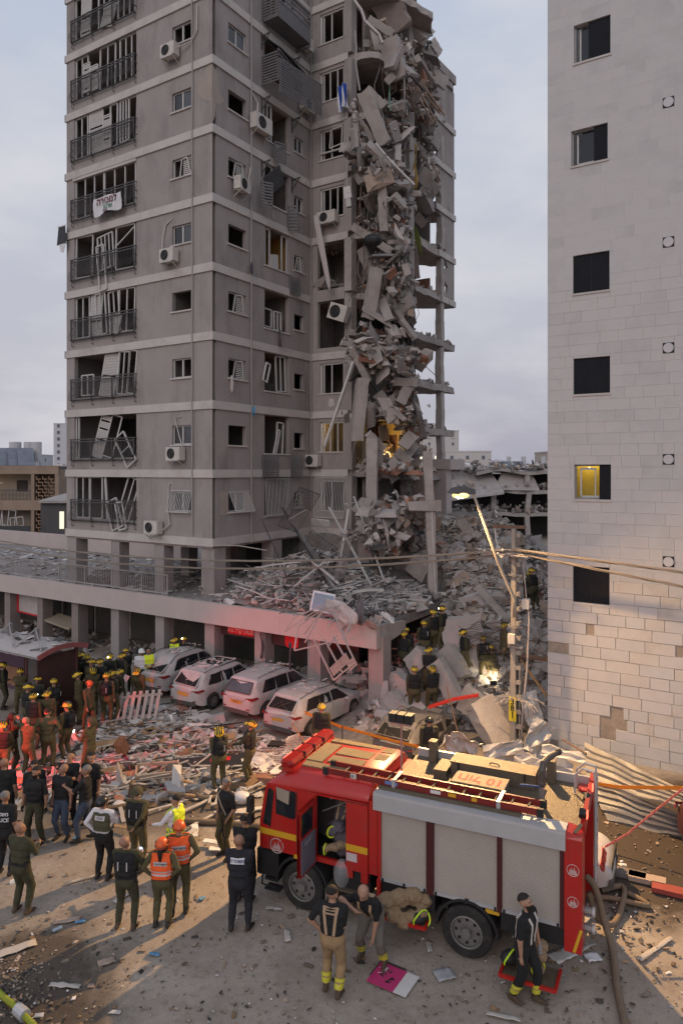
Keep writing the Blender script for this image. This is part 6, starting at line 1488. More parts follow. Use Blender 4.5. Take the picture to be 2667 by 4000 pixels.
b=MB(); b.box(-1.84,1.76,-.05,.30,2.40,2.72,M_silv); b.hexa([(-1.84,-.055,2.38),(1.76,-.055,2.38),(1.76,-.05,2.40),(-1.84,-.05,2.40),(-1.84,-.055,2.66),(1.76,-.055,2.66),(1.76,-.05,2.70),(-1.84,-.05,2.70)],M_silv); b.build('top_cover',ENG)
b=MB(); b.box(-1.80,.95,.12,.34,2.722,2.785,M_tread); b.build('coaming',ENG)
b=MB(); b.box(-1.7,2.0,WE-.06,WE,2.632,2.80,M_silv); b.build('far_coaming',ENG)
# ladder
ZL=2.80
lad=thing('ladder','red two rail ladder with pale rungs lying along the engine roof','ladder',EM.translation,EM.to_euler().z)
for w in(.20,.56):
 b=MB(); b.box(-2.96,1.28,w-.02,w+.02,ZL-.01+.0,ZL+.11,mat('ladder_red',(.17,.018,.015),.45,.1,spot=(.07,.015,.012),spotamt=.4)); b.build('rail',lad)
for t in np.arange(-2.6,1.25,.305):
 b=MB(); b.tube([(t,.22,ZL+.05),(t,.54,ZL+.05)],.022,7,M_pad); b.build('rung',lad)
for t in(-1.5,.55):b=MB(); b.bar((t,.12,ZL+.12),(t,.64,ZL+.12),.07,.012,M_silv); b.box(t-.035,t+.035,.165,.178,ZL-.06,ZL+.12,M_silv); b.build('clamp',lad)
for t in(-2.98,1.3):
 for w in(.20,.56):b=MB(); b.box(t-.06,t+.05,w-.035,w+.035,ZL-.03,ZL+.12,M_blk); b.build('foot',lad)
b=MB(); b.box(-2.42,-2.30,.172,.178,ZL,ZL+.095,mat('label_white',(.6,.58,.56),.6)); lb=b.build('label_plate',lad)
text_part('lettering','18',.09,Matrix.Translation((-2.36,.170,ZL+.048))@Matrix.Rotation(PI/2,4,'X')@Matrix.Rotation(PI,4,'Z'),M_blk,lb)
for t0,t1,m in((-1.68,-1.42,mat('label_blue',(.12,.2,.45),.6)),(-.75,-.55,mat('label_white',(.6,.58,.56))),(-.4,-.25,M_yst),(.05,.15,M_yst)):
 b=MB(); b.box(t0,t1,.174,.179,ZL+.02,ZL+.085,m); b.build('label_plate',lad)
 # roof board with the station letters, seen upside down
b=MB(); b.box(-.55,.5,.86,1.40,2.80,2.83,mat('board_cream',(.27,.215,.13),.7,.08)); bo=b.build('roof_board',ENG)
M_bred=mat('board_letters',(.30,.03,.02),.7,.08)
text_part('lettering','10 לוח',.34,Matrix.Translation((-.02,1.13,2.834))@Matrix.Rotation(PI,4,'Z')@Matrix.Diagonal((1,1.25,1,1)),M_bred,bo)
for tt in(-.5,.45):b=MB(); b.box(tt,tt+.04,.9,1.36,2.632,2.80,M_steel); b.build('board_foot',ENG)
b=MB(); b.box(-.75,.95,1.55,2.02,2.632,2.90,M_tread); lk=b.build('locker',ENG)
b=MB(); b.box(-.77,.97,1.53,2.04,2.902,2.93,M_tread); b.build('lid',lk)
for tt in(-.6,.75):b=MB(); b.box(tt,tt+.03,1.50,1.55,2.78,2.94,M_blk); b.build('catch',lk)
b=MB(); b.tube([(.02,1.7,2.93),(.05,1.7,2.97),(.2,1.7,2.97),(.23,1.7,2.93)],.012,5,M_blk); b.build('handle',lk)
b=MB(); b.box(-1.05,-.78,1.3,1.9,2.632,2.80,M_tread); b.build('tray',ENG)
for tt in(-1.3,1.2):b=MB(); b.box(tt-.08,tt+.08,2.0,2.2,2.632,3.08,M_tread); b.build('post',ENG)
# floodlight mast
b=MB(); b.cyl((-1.75,1.3,2.63),(-1.75,1.3,3.62),.022,8,mat('mast_pink',(.34,.20,.17),.6)); b.box(-1.98,-1.52,1.22,1.38,3.62,3.66,mat('mast_pink',(.34,.20,.17)))
mst=b.build('light_mast',ENG)
for tt in(-1.93,-1.75,-1.57):b=MB(); b.box(tt-.075,tt+.075,1.2,1.42,3.67,3.85,M_blk); b.build('floodlight',mst)
# water cannon
M_can=mat('cannon_brown',(.075,.062,.052),.5,.2,5)
b=MB(); b.cyl((1.2,.95,2.63),(1.2,.95,3.02),.05,10,M_steel); b.ball((1.2,.95,3.06),.08,10,8,M_can); b.tube([(1.2,.95,3.05),(1.2,.95,3.3),(1.22,1.02,3.42),(1.28,1.2,3.46),(1.4,1.55,3.46)],.06,10,M_can,rs=[.07,.065,.065,.06,.045]); b.cyl((1.4,1.55,3.46),(1.42,1.62,3.46),.065,10,M_can); cn_=b.build('water_cannon',ENG)
b=MB(); b.bar((1.18,.88,3.02),(.85,.62,3.1),.03,.03,mat('blue_lever',(.04,.08,.2),.5)); b.build('lever',cn_)
# rear end
b=MB(); b.box(1.735,2.03,.0,.42,.62,2.58,M_red); b.hexa([(1.735,.0,2.58),(2.03,.0,2.58),(2.03,.42,2.58),(1.735,.42,2.58),(1.76,.03,2.70),(2.03,.03,2.64),(2.03,.38,2.64),(1.76,.38,2.70)],M_red); b.box(1.735,2.03,WE-.4,WE,.62,2.66,M_red); b.box(1.735,1.9,.42,WE-.4,.62,1.0,M_red); b.build('rear_pillar',ENG)
b=MB(); b.box(1.74,1.80,.43,WE-.41,1.0,2.5,M_ind); b.build('rear_bay',ENG)
b=MB(); b.bar((2.0,.35,2.62),(2.0,WE-.15,2.86),.08,.22,M_red); rb_=b.build('rear_beam',ENG)
for w in(.62,1.55):b=MB(); b.box(2.042,2.06,w-.06,w+.06,2.68+.12*w-.03,2.80+.12*w-.03,M_rlit); b.build('rear_lamp',rb_)
for w in(.5,1.2):b=MB(); b.cyl((1.98,w,2.78),(1.98,w+.12,2.84),.07,8,M_blk); b.build('work_lamp',rb_)
b=MB(); b.cyl((1.9,.05,2.68),(2.0,.20,2.78),.03,8,M_pad); b.build('grab_roller',ENG)
crest(ENG,(1.88,-.004,2.05),.10,M_crest); crest(ENG,(1.88,-.004,1.5),.09,M_crest)
b=MB(); b.bar((1.90,-.004,.64),(2.02,-.004,1.05),.004,.05,M_yst); b.build('yellow_stripe',ENG)
for w in(1.75,2.05):
 b=MB(); b.tube([(2.08,w,1.0),(2.08,w,2.9),(2.05,w,3.12),(1.85,w,3.15),(1.7,w,3.0),(1.7,w,2.65)],.022,8,M_silv); b.build('grab_hoop',ENG)
b=MB()
for z in np.arange(.9,2.7,.3):b.bar((2.08,1.76,z),(2.08,2.04,z),.03,.03,M_steel)
b.build('rear_ladder',ENG)
for z in(1.15,.85):
 b=MB(); b.cyl((2.0,.45,z),(2.16,.45,z),.07,12,M_steel); b.cyl((2.16,.45,z),(2.2,.45,z),.085,12,M_silv); b.build('hose_coupling',ENG)
b=MB(); b.box(1.7,1.9,.5,WE-.1,.45,.62,M_blk); b.build('rear_bumper',ENG)
# fold-down trays
def tray(t0,t1,w0,w1,z0,z1):
 b=MB(); b.hexa([(t0,w0,z1-.04),(t1,w0,z1-.04),(t1,w1,z0-.04),(t0,w1,z0-.04),(t0,w0,z1),(t1,w0,z1),(t1,w1,z0),(t0,w1,z0)],M_tread); tr=b.build('folding_step',ENG)
 b=MB()
 for p,q in(((t0,w0,z1),(t0,w1,z0)),((t1,w0,z1),(t1,w1,z0)),((t0,w1,z0),(t1,w1,z0))):b.bar(Vector(p)+Vector((0,0,.0)),Vector(q),.05,.055,M_red)
 b.build('edge_trim',tr)
tray(-1.65,-.7,.05,-.32,.52,.50); tray(.75,1.68,.0,-.62,.30,.26)
b=MB(); b.box(-1.78,-1.72,-.01,.06,.62,1.02,M_red); b.build('post',ENG)
b=MB(); b.box(-1.7,-.66,.12,.16,.62,1.0,M_ind); b.box(.7,1.6,.12,.16,.64,1.0,M_ind); b.build('lower_bay',ENG)
b=MB(); b.box(.35,.6,.02,.06,1.03-.12,1.03-.05,M_yst); b.build('side_marker',ENG)
b=MB(); b.box(-2.9,-2.0,-.02,.35,.60,.64,M_tread); b.box(-2.9,-2.86,.0,.35,.3,.64,M_steel); b.box(-2.9,-2.3,-.04,.3,.33,.36,M_tread); b.build('crew_step',ENG)
# kit on the steps
def bundle(name,label,cat,M_,m,pts_,rs__,stripes=None,group=None):
 t=thing(name,label,cat,M_,0,group)
 mb_=bpy.data.meshes.new('tmp'); bm=bmesh.new()
 q=MB()
 for p,r in zip(pts_,rs__):q.ball(p,r,10,8,m,(1,.9,.8))
 o=q.build('cloth_body',t,smooth=True)
 rm=o.modifiers.new('merge','REMESH'); rm.mode='VOXEL'; rm.voxel_size=.03
 tx=bpy.data.textures.get('crumple')or bpy.data.textures.new('crumple','CLOUDS'); tx.noise_scale=.12
 dp=o.modifiers.new('folds','DISPLACE'); dp.texture=tx; dp.strength=.09; dp.texture_coords='GLOBAL'
 bpy.data.meshes.remove(mb_)
 if stripes:
  q=MB()
  for p,d_,r in stripes:q.tube([Vector(p)+Vector((r*math.cos(a)*d_[0],r*math.cos(a)*d_[1],r*math.sin(a)))for a in np.linspace(0,2*PI,14)],.018,4,mat('reflective_yellow',(.55,.60,.04),.5))
  q.build('reflective_band',t)
 return t
M_tan=mat('turnout_tan',(.235,.165,.10),.95,.2,3,.4,25,spot=(.12,.09,.06),spotamt=.5,spotscale=3)
bundle('turnout_jacket','tan turnout jacket heaped on the folding step before the rear wheel','jacket',EW(-1.15,-.12,.52),M_tan,[(-.35,0,.28),(-.1,0,.36),(.15,.02,.38),(.38,.02,.32),(-.2,-.12,.1),(.1,-.15,.1),(.3,-.15,.16),(-.05,-.2,-.02)],[.2,.2,.2,.16,.16,.14,.12,.12])
bundle('turnout_jacket','turnout coat with yellow bands slumped inside the open crew door','jacket',EW(-2.62,.3,1.3),M_clothd,[(0,0,0),(0,0,.25),(-.1,-.05,.45),(-.25,-.15,.4)],[.2,.22,.17,.1],[((-.25,-.16,.4),(.8,.5),.11)])
bundle('turnout_jacket','tan sleeve with yellow bands below the slumped coat in the crew door','jacket',EW(-2.72,.02,1.42),M_tan,[(0,0,0),(-.15,-.02,-.03),(.15,.05,.02)],[.11,.09,.12],[((-.17,-.02,-.03),(.3,.9),.10)])
def helmet_thing(label,M_,m=M_blk):
 t=thing('rescue_helmet',label,'helmet',M_,.4)
 b=MB(); b.ball((0,0,.08),.15,12,8,m,(1.1,.9,.8)); b.build('shell',t,smooth=True)
 b=MB(); b.tube([(.17*math.cos(a),-.10+.04*math.sin(a*2),.1+.16*math.sin(a))for a in np.linspace(-1.2,3.6,16)],.016,5,mat('neon_yellow',(.50,.75,.04),.5,emit=(.5,.8,.02),estr=.05)); b.build('neon_strap',t)  # strap is no lamp; a faint glow is added to its colour
 return t
helmet_thing('black helmet with a neon yellow strap on the front folding step',EW(-.86,-.16,.52)); helmet_thing('black kit with a neon yellow strap beside the walking fireman',EW(.85,-.3,.36))
bundle('turnout_trousers','tan turnout trousers over boots on the rear folding step','trousers',EW(1.35,-.35,.32),M_tan,[(0,0,.1),(.02,0,.3),(-.05,.05,.45),(.1,.1,.42)],[.10,.12,.13,.12],[((0,0,.1),(1,.3),.12)])
bg_=MB(); bg_.ball((0,0,.28),.22,12,9,mat('clear_bag',(.5,.5,.5),.2,.2,alpha=.35),(.8,.8,1.3)); tag(bg_.build('plastic_bag',None,loc=EW(-2.55,.05,.64),smooth=True),'clear plastic bag on the crew step of the engine','bag')
# ================================================================== cars
def lerp(a,b,t):return a+(b-a)*t
def pwl(tab,x):
 if x<=tab[0][0]:return tab[0][1]
 for(a,c),(d_,e)in zip(tab,tab[1:]):
  if x<=d_:return c+(e-c)*(x-a)/(d_-a)
 return tab[-1][1]
M_cwhite=paint('car_white_dusty',(.42,.40,.385),.15,.5,spot=(.30,.265,.24),amt=.6,sc=2.0,var=.1)
M_cpearl=paint('car_pearl_dusty',(.40,.375,.36),.15,.5,spot=(.29,.25,.225),amt=.65,sc=1.6,var=.1)
M_cgrey=paint('car_burnt_grey',(.16,.145,.135),.1,.7,spot=(.045,.04,.038),amt=.8,sc=2.2,var=.3)
M_cred=paint('car_dark_red',(.05,.014,.014),.3,.5,spot=(.05,.03,.03),amt=.5)
M_bump=mat('bumper_grey',(.07,.068,.066),.7,.15,4)
M_tail=mat('tail_lamp',(.20,.012,.014),.25,.15)
M_amber=mat('plate_amber',(.50,.27,.04),.6,.1)
M_hole=mat('car_inside',(.012,.011,.011),.95,.3)  # near-black sheets laid on the closed body, painted as the shade inside
def make_car(label,loc,rz,body,L=4.4,Wd=1.80,H=1.64,crush=0.0,dent=.0,seed=0,plate=None,rear='hole',sunroof=False,sides='glass',squash=None,bonnet=.92,brand=True,group='cars parked nose first to the shops',slope=.28,wag=.03,sz=.9):
 t=thing('parked_car',label,'car',loc,rz,group); t.scale=(.95,.95,sz)
 h2=L/2; rw,fw_=-h2+.82,h2-.88; wr=.335
 roof=[(0,.98),(wag,1.10),(slope/L*2.0,H-.06),(.22,H-.01),(.42,H),(.58,H-.05),(.74,1.06),(.80,1.0),(.96,bonnet-.1),(1,.62)]
 belt=[(0,.90),(.1,1.03),(.5,.98),(.74,.97),(.82,.93),(.96,.78),(1,.58)]
 half=[(0,.72),(.02,.82),(.07,.92),(.2,.97),(.5,1.0),(.8,.97),(.93,.88),(.985,.72),(1,.6)]
 rof_w=[(0,.66),(.1,.70),(.3,.74),(.55,.74),(.74,.78),(.82,.84),(1,.7)]
 low=[(0,.42),(.03,.30),(.9,.26),(.97,.30),(1,.42)]
 rr_=np.random.default_rng(seed)
 xs_=sorted(set([0,.006,.02,.045,.07,.10,.13,.16,.2,.26,.32,.38,.44,.5,.56,.60,.64,.68,.71,.74,.77,.80,.84,.88,.92,.95,.975,.99,1]+[(rw+d_+h2)/L for d_ in np.linspace(-.40,.40,11)]+[(fw_+d_+h2)/L for d_ in np.linspace(-.40,.40,11)]))
 def ring(f):
  x=-h2+f*L; hw=Wd/2*pwl(half,f); zb=pwl(low,f); zt=max(pwl(belt,f),zb+.1); zr=max(pwl(roof,f),zt+.012); rwid=Wd/2*pwl(rof_w,f)*min(1,hw/(Wd/2)+.08)
  za=zb
  for wx in(rw,fw_):
   d_=abs(x-wx)
   if d_<.395:za=max(za,.33+math.sqrt(.395**2-d_**2))
  za=min(za,zt-.1)
  zm=max(za+.04,lerp(zb,zt,.55))
  return[(x,0,zb),(x,hw*.90,zb if za==zb else za-.01),(x,hw*.985,za),(x,hw,zm),(x,hw*.985,lerp(zm,zt,.8)),(x,hw*.955,zt),(x,rwid+.03,zr-.09 if zr-zt>.2 else lerp(zt,zr,.6)),(x,rwid-.05,zr-.02 if zr-zt>.2 else lerp(zt,zr,.85)),(x,rwid*.5,zr),(x,0,zr+.004)]
 def defo(p):
  v=Vector(p)
  if squash:v.z=squash(v)
  if dent:
   nz=noise.noise_vector(v*1.7+Vector((seed*3.1,0,0))); v+=nz*dent; nz=noise.noise_vector(v*4.1+Vector((0,seed,0))); v+=nz*dent*.35
  return v
 rings=[ring(f)for f in xs_]; m_=10; vs=[]
 for r_ in rings:vs+=[defo(p)for p in r_]+[defo((p[0],-p[1],p[2]))for p in r_[1:9]]
 q_=m_+8
 def idx(i,j):return i*q_+j
 order=list(range(m_))+[m_+7-k for k in range(8)] # round the section
 b=MB(); b.add(vs,[(idx(i,order[k]),idx(i+1,order[k]),idx(i+1,order[(k+1)%q_]),idx(i,order[(k+1)%q_]))for i in range(len(xs_)-1)for k in range(q_)]+[tuple(idx(0,o)for o in order),tuple(idx(len(xs_)-1,o)for o in order[::-1])],body)
 bo=b.build('body',t,smooth=True); es=bo.modifiers.new('edge','EDGE_SPLIT'); es.split_angle=math.radians(32)
 def side_pt(f,u,s,off=.010):
  r_=ring(f); p=Vector(r_[5]).lerp(Vector(r_[6]),u); p.y+=off; p.y*=s; return defo(p)
 for s in(1,-1):
  for f0,f1,f2,f3 in((.13,.30,.315,.19),(.315,.475,.475,.315),(.49,.71,.60,.49)):
   b=MB(); n=5; up=[]
   lo_=[side_pt(lerp(f0,f1,i/n),.10,s)for i in range(n+1)]; hi_=[side_pt(lerp(f3,f2,i/n),.90,s)for i in range(n+1)]
   b.add(lo_+hi_,[(i,i+1,n+2+i,n+1+i)for i in range(n)],M_hole if(sides=='hole' or rr_.random()<.3)else M_glass); b.build('side_window',t)
  b=MB(); pts_=[side_pt(f,1.22,s,-.02)+Vector((0,0,.035))for f in np.linspace(.12,.56,8)]; b.tube(pts_,.016,5,M_bump); b.build('roof_rail',t)
  for wx in(rw,fw_):wheel_part(t,(wx,s*(Wd/2-.125),wr),wr,.22,1 if s<0 else-1,spokes=9)
  b=MB(); p=side_pt(.66,.05,s,.10); b.ball(p,.09,8,6,body,(.8,1.2,.8)); b.build('mirror',t,smooth=True)
  for f in(.315,.482):
   b=MB(); q=[]
   for j in(3,4,5):r_=ring(f); pp=Vector(r_[j]); pp.y+=.004; pp.y*=s; q.append(defo(pp))
   b.tube(q,.006,4,M_bump); b.build('door_gap',t)
  b=MB(); r_=ring(.36); p=Vector(r_[4]); p.y+=.012; p.y*=s; p=defo(p); b.box(p.x-.1,p.x+.1,p.y-.012,p.y+.012,p.z-.016,p.z+.016,body); b.build('door_handle',t)
  # rear
 hw=Wd/2
 zrr=pwl(roof,slope/L*2.0); xr0=-h2+wag*L-.02; xr1=-h2+slope*2.0-.06
 q=[defo(p)for p in((xr0-.012,-hw*.66,1.13),(xr0-.012,hw*.66,1.13),(xr1-.012,hw*.60,zrr-.10),(xr1-.012,-hw*.60,zrr-.10))]
 b=MB(); b.quad(*q,{'hole':M_hole,'glass':M_glassd}[rear]); b.build('rear_window',t)
 b=MB()
 for i in range(4):b.bar(q[i]+Vector((-.006,0,0)),q[(i+1)%4]+Vector((-.006,0,0)),.05,.02,body if rear=='hole' else M_bump)
 if rear=='hole':
  for _ in range(3):a,c=rr_.uniform(.1,.9,2); b.bar(q[0].lerp(q[1],a),q[3].lerp(q[2],c)*.6+q[0].lerp(q[1],c)*.4+Vector((-.03,0,rr_.uniform(-.1,.1))),.03,.015,M_bump)
 b.build('rear_window_frame',t)
 for s in(1,-1):
  b=MB(); q=[(-h2+.02,s*hw*.50,.90),(-h2+.035,s*hw*.84,.88),(-h2+.30,s*hw*.965,.94),(-h2+.24,s*hw*.95,1.03),(-h2+.04,s*hw*.82,1.0),(-h2+.01,s*hw*.5,.97)]
  q=[defo(Vector(p)+Vector((-.022,s*.022,0)))for p in q]; b.add(q,[(0,1,4,5),(1,2,3,4)],M_tail); b.build('tail_lamp',t)
  b=MB(); q=[defo(p)for p in((-h2-.012,s*hw*.55,.50),(-h2+.0,s*hw*.74,.50),(-h2+.0,s*hw*.74,.55),(-h2-.012,s*hw*.55,.55))]; b.quad(*q,M_tail); b.build('reflector',t)
 b=MB(); q=[defo(p)for p in((-h2-.015,-hw*.70,.30),(-h2-.015,hw*.70,.30),(-h2-.015,hw*.72,.47),(-h2-.015,-hw*.72,.47))]; b.quad(*q,M_bump); b.build('rear_bumper',t)
 b=MB(); q=[defo(p)for p in((-h2-.02,-.27,.70),(-h2-.02,.27,.70),(-h2-.02,.27,.82),(-h2-.02,-.27,.82))]; b.quad(*q,M_amber); pp=b.build('number_plate',t)
 if plate:text_part('lettering',plate,.105,Matrix.Translation(defo((-h2-.026,0,.76)))@Matrix.Rotation(-PI/2,4,'Z')@Matrix.Rotation(PI/2,4,'X'),M_blk,pp)
 b=MB(); b.bar(defo((-h2-.02,-.4,.87)),defo((-h2-.02,.4,.87)),.03,.035,M_silv); b.build('boot_trim',t)
 if sunroof:
  z=H+.012; b=MB(); b.quad(*[defo(p)for p in((-.75,-.45,z),(-.75,.45,z),(.35,.45,z-.01),(.35,-.45,z-.01))],M_hole); b.build('roof_opening',t)
  b=MB(); qq=[defo(p)for p in((-.8,-.48,z+.01),(-.8,.48,z+.01),(.4,.48,z),(.4,-.48,z))]
  for i in range(4):b.bar(qq[i],qq[(i+1)%4],.06,.03,body)
  b.bar(defo((-.2,-.45,z+.02)),defo((-.2,.45,z+.02)),.06,.03,body); b.tube([defo((-1.0,-.3,z+.02)),defo((-1.2,.1,z-.02)),defo((-1.6,.2,1.55)),defo((-1.9,.0,1.3)),defo((-2.0,.3,1.12))],.03,6,M_clothw); b.build('roof_frame',t)
 return t
HEAD=math.atan2(e2.y,e2.x)
def car_at(a,bb):return S(a,bb+2.2)
make_car('farthest white car of the row with a slanted broken rear window',car_at(-.45,-3.35),HEAD+.10,M_cpearl,dent=.045,seed=1,sz=.91,L=4.75,H=1.62,slope=.42)
c2=make_car('white car second in the row with its roof opening blown out and boot crumpled',car_at(2.05,-4.0),HEAD+.03,M_cwhite,dent=.06,seed=2,sz=.87,sunroof=True)
make_car('white car third in the row with an intact dusty rear window',car_at(4.45,-3.6),HEAD-.02,M_cwhite,dent=.01,seed=3,sz=.89,rear='glass',plate='97-13',L=4.55,H=1.66,wag=.02,slope=.22)
make_car('white car nearest the corner column with a smashed rear window and red lit boot',car_at(6.8,-4.2),HEAD-.04,M_cpearl,dent=.055,seed=4,sz=.81,sides='hole')
p=gD(985,1742)
make_car('crushed grey car half buried at the foot of the heap',(p.x,p.y+2.0,-.24),math.radians(58),M_cgrey,dent=.17,seed=8,sz=.84,sides='hole',group=None,squash=lambda v:v.z*(.86-.16*max(0,1-abs(v.x-.2)/1.8))+.05*v.y if v.z>.7 else v.z,plate=None)
make_car('dented pale car nosing out behind the tail of the fire engine',EW(.16,3.6,0),math.radians(-25),M_cwhite,dent=.05,seed=9,group=None,L=4.5)
make_car('dark red car just cut off by the right edge of the view',(9.12,15.5,0),math.radians(-82),M_cred,dent=.03,seed=10,group=None)
# grille and bumper bits of the pale car (front faces the lane)
b=MB()
for i in range(7):b.bar((2.24,-.55,.50+i*.05),(2.24,.55,.50+i*.05),.02,.03,M_blk)
for c in[o for o in bpy.data.objects if o.name.startswith('parked_car')and 'nosing out' in o.get('label','')]:b.build('grille',c); q=MB(); q.box(2.18,2.27,-.7,.7,.30,.46,M_bump); q.build('front_bumper',c)
# ================================================================== people
M_skin=mat('skin',(.33,.185,.125),.6,.08,6); M_skin2=mat('skin_tan',(.27,.145,.095),.6,.08,6)
M_olive=mat('olive_cloth',(.082,.070,.034),.95,.18,6,.45,16); M_oliv2=mat('olive_dark',(.048,.046,.026),.95,.2,6,.45,16)
M_black=mat('black_cloth',(.012,.012,.013),.9,.25,6,.4,16); M_navyc=mat('navy_uniform',(.018,.018,.024),.9,.2,6,.4,16)
M_jean=mat('denim',(.045,.062,.10),.95,.2,8,.4,18); M_shirt=mat('white_shirt',(.60,.58,.60),.9,.05,6,.5,14)
M_boot=mat('boots',(.022,.018,.015),.7,.2,8); M_bootb=mat('boots_brown',(.075,.05,.032),.8,.2,8)
M_hair=mat('hair_dark',(.016,.012,.010),.8,.2,20,.4,60); M_hairg=mat('hair_grey',(.16,.15,.145),.85,.2,20,.4,60)
M_hy=mat('helmet_yellow',(.60,.40,.025),.35,.08,5); M_hb=mat('helmet_black',(.015,.015,.016),.3,.2,5); M_ho=mat('helmet_orange',(.62,.10,.02),.32,.06,5)
M_hw=mat('helmet_white',(.62,.62,.60),.4,.05,5); M_hd=mat('helmet_olive',(.06,.055,.03),.9,.2,8,.5,30)
M_vo=mat('vest_orange',(.78,.105,.02),.75,.06,5,.4,14); M_vy=mat('vest_yellow',(.58,.74,.03),.75,.06,5,.4,14)
M_vk=mat('vest_black',(.013,.013,.014),.85,.25,6,.4,20); M_vol=mat('vest_olive',(.065,.062,.035),.9,.2,6,.4,20)
M_ref=mat('reflective_silver',(.46,.45,.46),.35,.05,8); M_tog=mat('turnout_pants',(.27,.18,.095),.95,.18,5,.4,20,spot=(.13,.095,.06),spotamt=.4,spotscale=3)
M_pchw=mat('patch_white',(.60,.60,.62),.7,.03)
M_led=mat('headlamp',(1,1,1),.3,0,emit=(1,.96,.88),estr=14)
def ik(a,c,l1,l2,pole):
 a=Vector(a); c=Vector(c); d=c-a; L=min(d.length,(l1+l2)*.995); d.normalize(); c=a+d*L
 x=(l1*l1-l2*l2+L*L)/(2*L); h=math.sqrt(max(0,l1*l1-x*x)); p=Vector(pole); p=(p-d*p.dot(d))
 p=p.normalized()if p.length>1e-5 else d.orthogonal().normalized()
 return a+d*x+p*h,c
HANDS={'down':(.255,.05,.79),'hip':(.185,-.03,1.00),'belly':(.07,.25,1.10),'phone':(.10,.34,1.24),'cross':(-.13,.20,1.22),'face':(.08,.16,1.56),'back':(.05,-.19,.98),'fwd':(.20,.42,1.12),'low':(.20,.30,.82),'rifle':(.10,.26,1.02),'pocket':(.22,.06,.90),'up':(.18,.36,1.45)}
POLES={'hip':(1,-.45,0),'face':(.7,-.1,-1),'back':(1,-.9,0),'cross':(.6,-.2,-.9)}
def build_pose(lean=0,side=0,yaw=0,pitch=0,L='down',R='down',fl=(-.12,0,0),fr=(.12,0,0),hip=.93,fem=False,bulk=1.12,toe=.18,tw=0):
 """bones: (material slot, p0, r0, p1, r1)"""
 H=Vector((0,0,hip)); T=Matrix.Rotation(tw,3,'Z')@Matrix.Rotation(-lean,3,'X')@Matrix.Rotation(side,3,'Y')
 def c(x,y,z):return H+T@Vector((x,y,z-.93))
 B=[]; k=bulk
 B+=[(4,c(-.075,0,.93),.118*k,c(.075,0,.93),.118*k),(4,c(-.06,-.02,.88),.115*k,c(.06,-.02,.88),.115*k)]
 B+=[(1,c(-.06,0,1.06),.118*k,c(.06,0,1.06),.118*k),(1,c(-.08,0,1.18),.118*k,c(.08,0,1.18),.118*k),(1,c(-.095,.005,1.31),(.118 if not fem else .112)*k,c(.095,.005,1.31),(.118 if not fem else .112)*k),(1,c(-.165,0,1.415),.066,c(.165,0,1.415),.066),(1,c(0,-.02,1.44),.075,c(0,-.02,1.40),.10)]
 hb=c(0,-.01,1.50); HR=T@Matrix.Rotation(yaw,3,'Z')@Matrix.Rotation(-pitch,3,'X')
 def h(x,y,z):return hb+HR@Vector((x,y,z))
 B+=[(0,c(0,-.02,1.45),.060,hb+Vector((0,0,.03)),.056),(0,h(0,.0,.135),.094,h(0,-.012,.15),.096),(0,h(0,.035,.065),.066,h(0,.05,.055),.05),(0,h(0,.045,.10),.066,h(0,.05,.13),.060),
(0,h(0,.102,.105),.012,h(0,.118,.085),.018),(0,h(-.092,-.005,.11),.016,h(-.096,-.012,.085),.014),(0,h(.092,-.005,.11),.016,h(.096,-.012,.085),.014),(0,h(-.022,.098,.05),.011,h(.022,.098,.05),.011)]
 hands=[]
 for s,name in((-1,L),(1,R)):
  q=HANDS[name]if isinstance(name,str)else name; pole=POLES.get(name,(.35,-.8,-.3))if isinstance(name,str)else(.5,-.6,-.4)
  sh=c(s*.195,0,1.41); tgt=c(s*q[0],q[1],q[2]); el,ha=ik(sh,tgt,.285,.255,T@Vector((s*pole[0],pole[1],pole[2])))
  B+=[(1,sh,.062*k,sh.lerp(el,.5),.056*k),(1,sh.lerp(el,.5),.056*k,el,.046*k),(2,el,.047*k,el.lerp(ha,.4),.042),(2,el.lerp(ha,.4),.042,ha,.029)]
  d=(ha-el).normalized(); B+=[(3,ha,.027,ha+d*.075,.034)]
  hands.append((s,ha,d,T@Vector((0,1,0))))
 for s,f in((-1,fl),(1,fr)):
  hp=H+Matrix.Rotation(tw*.5,3,'Z')@Vector((s*.095,0,-.03)); an=Vector(f)+Vector((0,-.03,.09)); kn,an=ik(hp,an,.43,.42,(s*.15,1,0))
  B+=[(4,hp,.105*k,hp.lerp(kn,.5),.088*k),(4,hp.lerp(kn,.5),.088*k,kn,.068*k),(4,kn,.070*k,kn.lerp(an,.4),.066*k),(4,kn.lerp(an,.4),.066*k,kn.lerp(an,.8),.056*k),(5,kn.lerp(an,.78),.055,an,.050)]
  td=Vector((s*toe,1,0)).normalized(); B+=[(5,Vector((an.x,an.y-.04,an.z-.035)),.046,Vector((an.x,an.y,an.z-.04))+td*.09,.042),(5,Vector((an.x,an.y,an.z-.05))+td*.07,.040,Vector((an.x,an.y,an.z-.056))+td*.165,.034)]
 return dict(B=B,T=T,H=H,HR=HR,hb=hb,hands=hands,fem=fem)
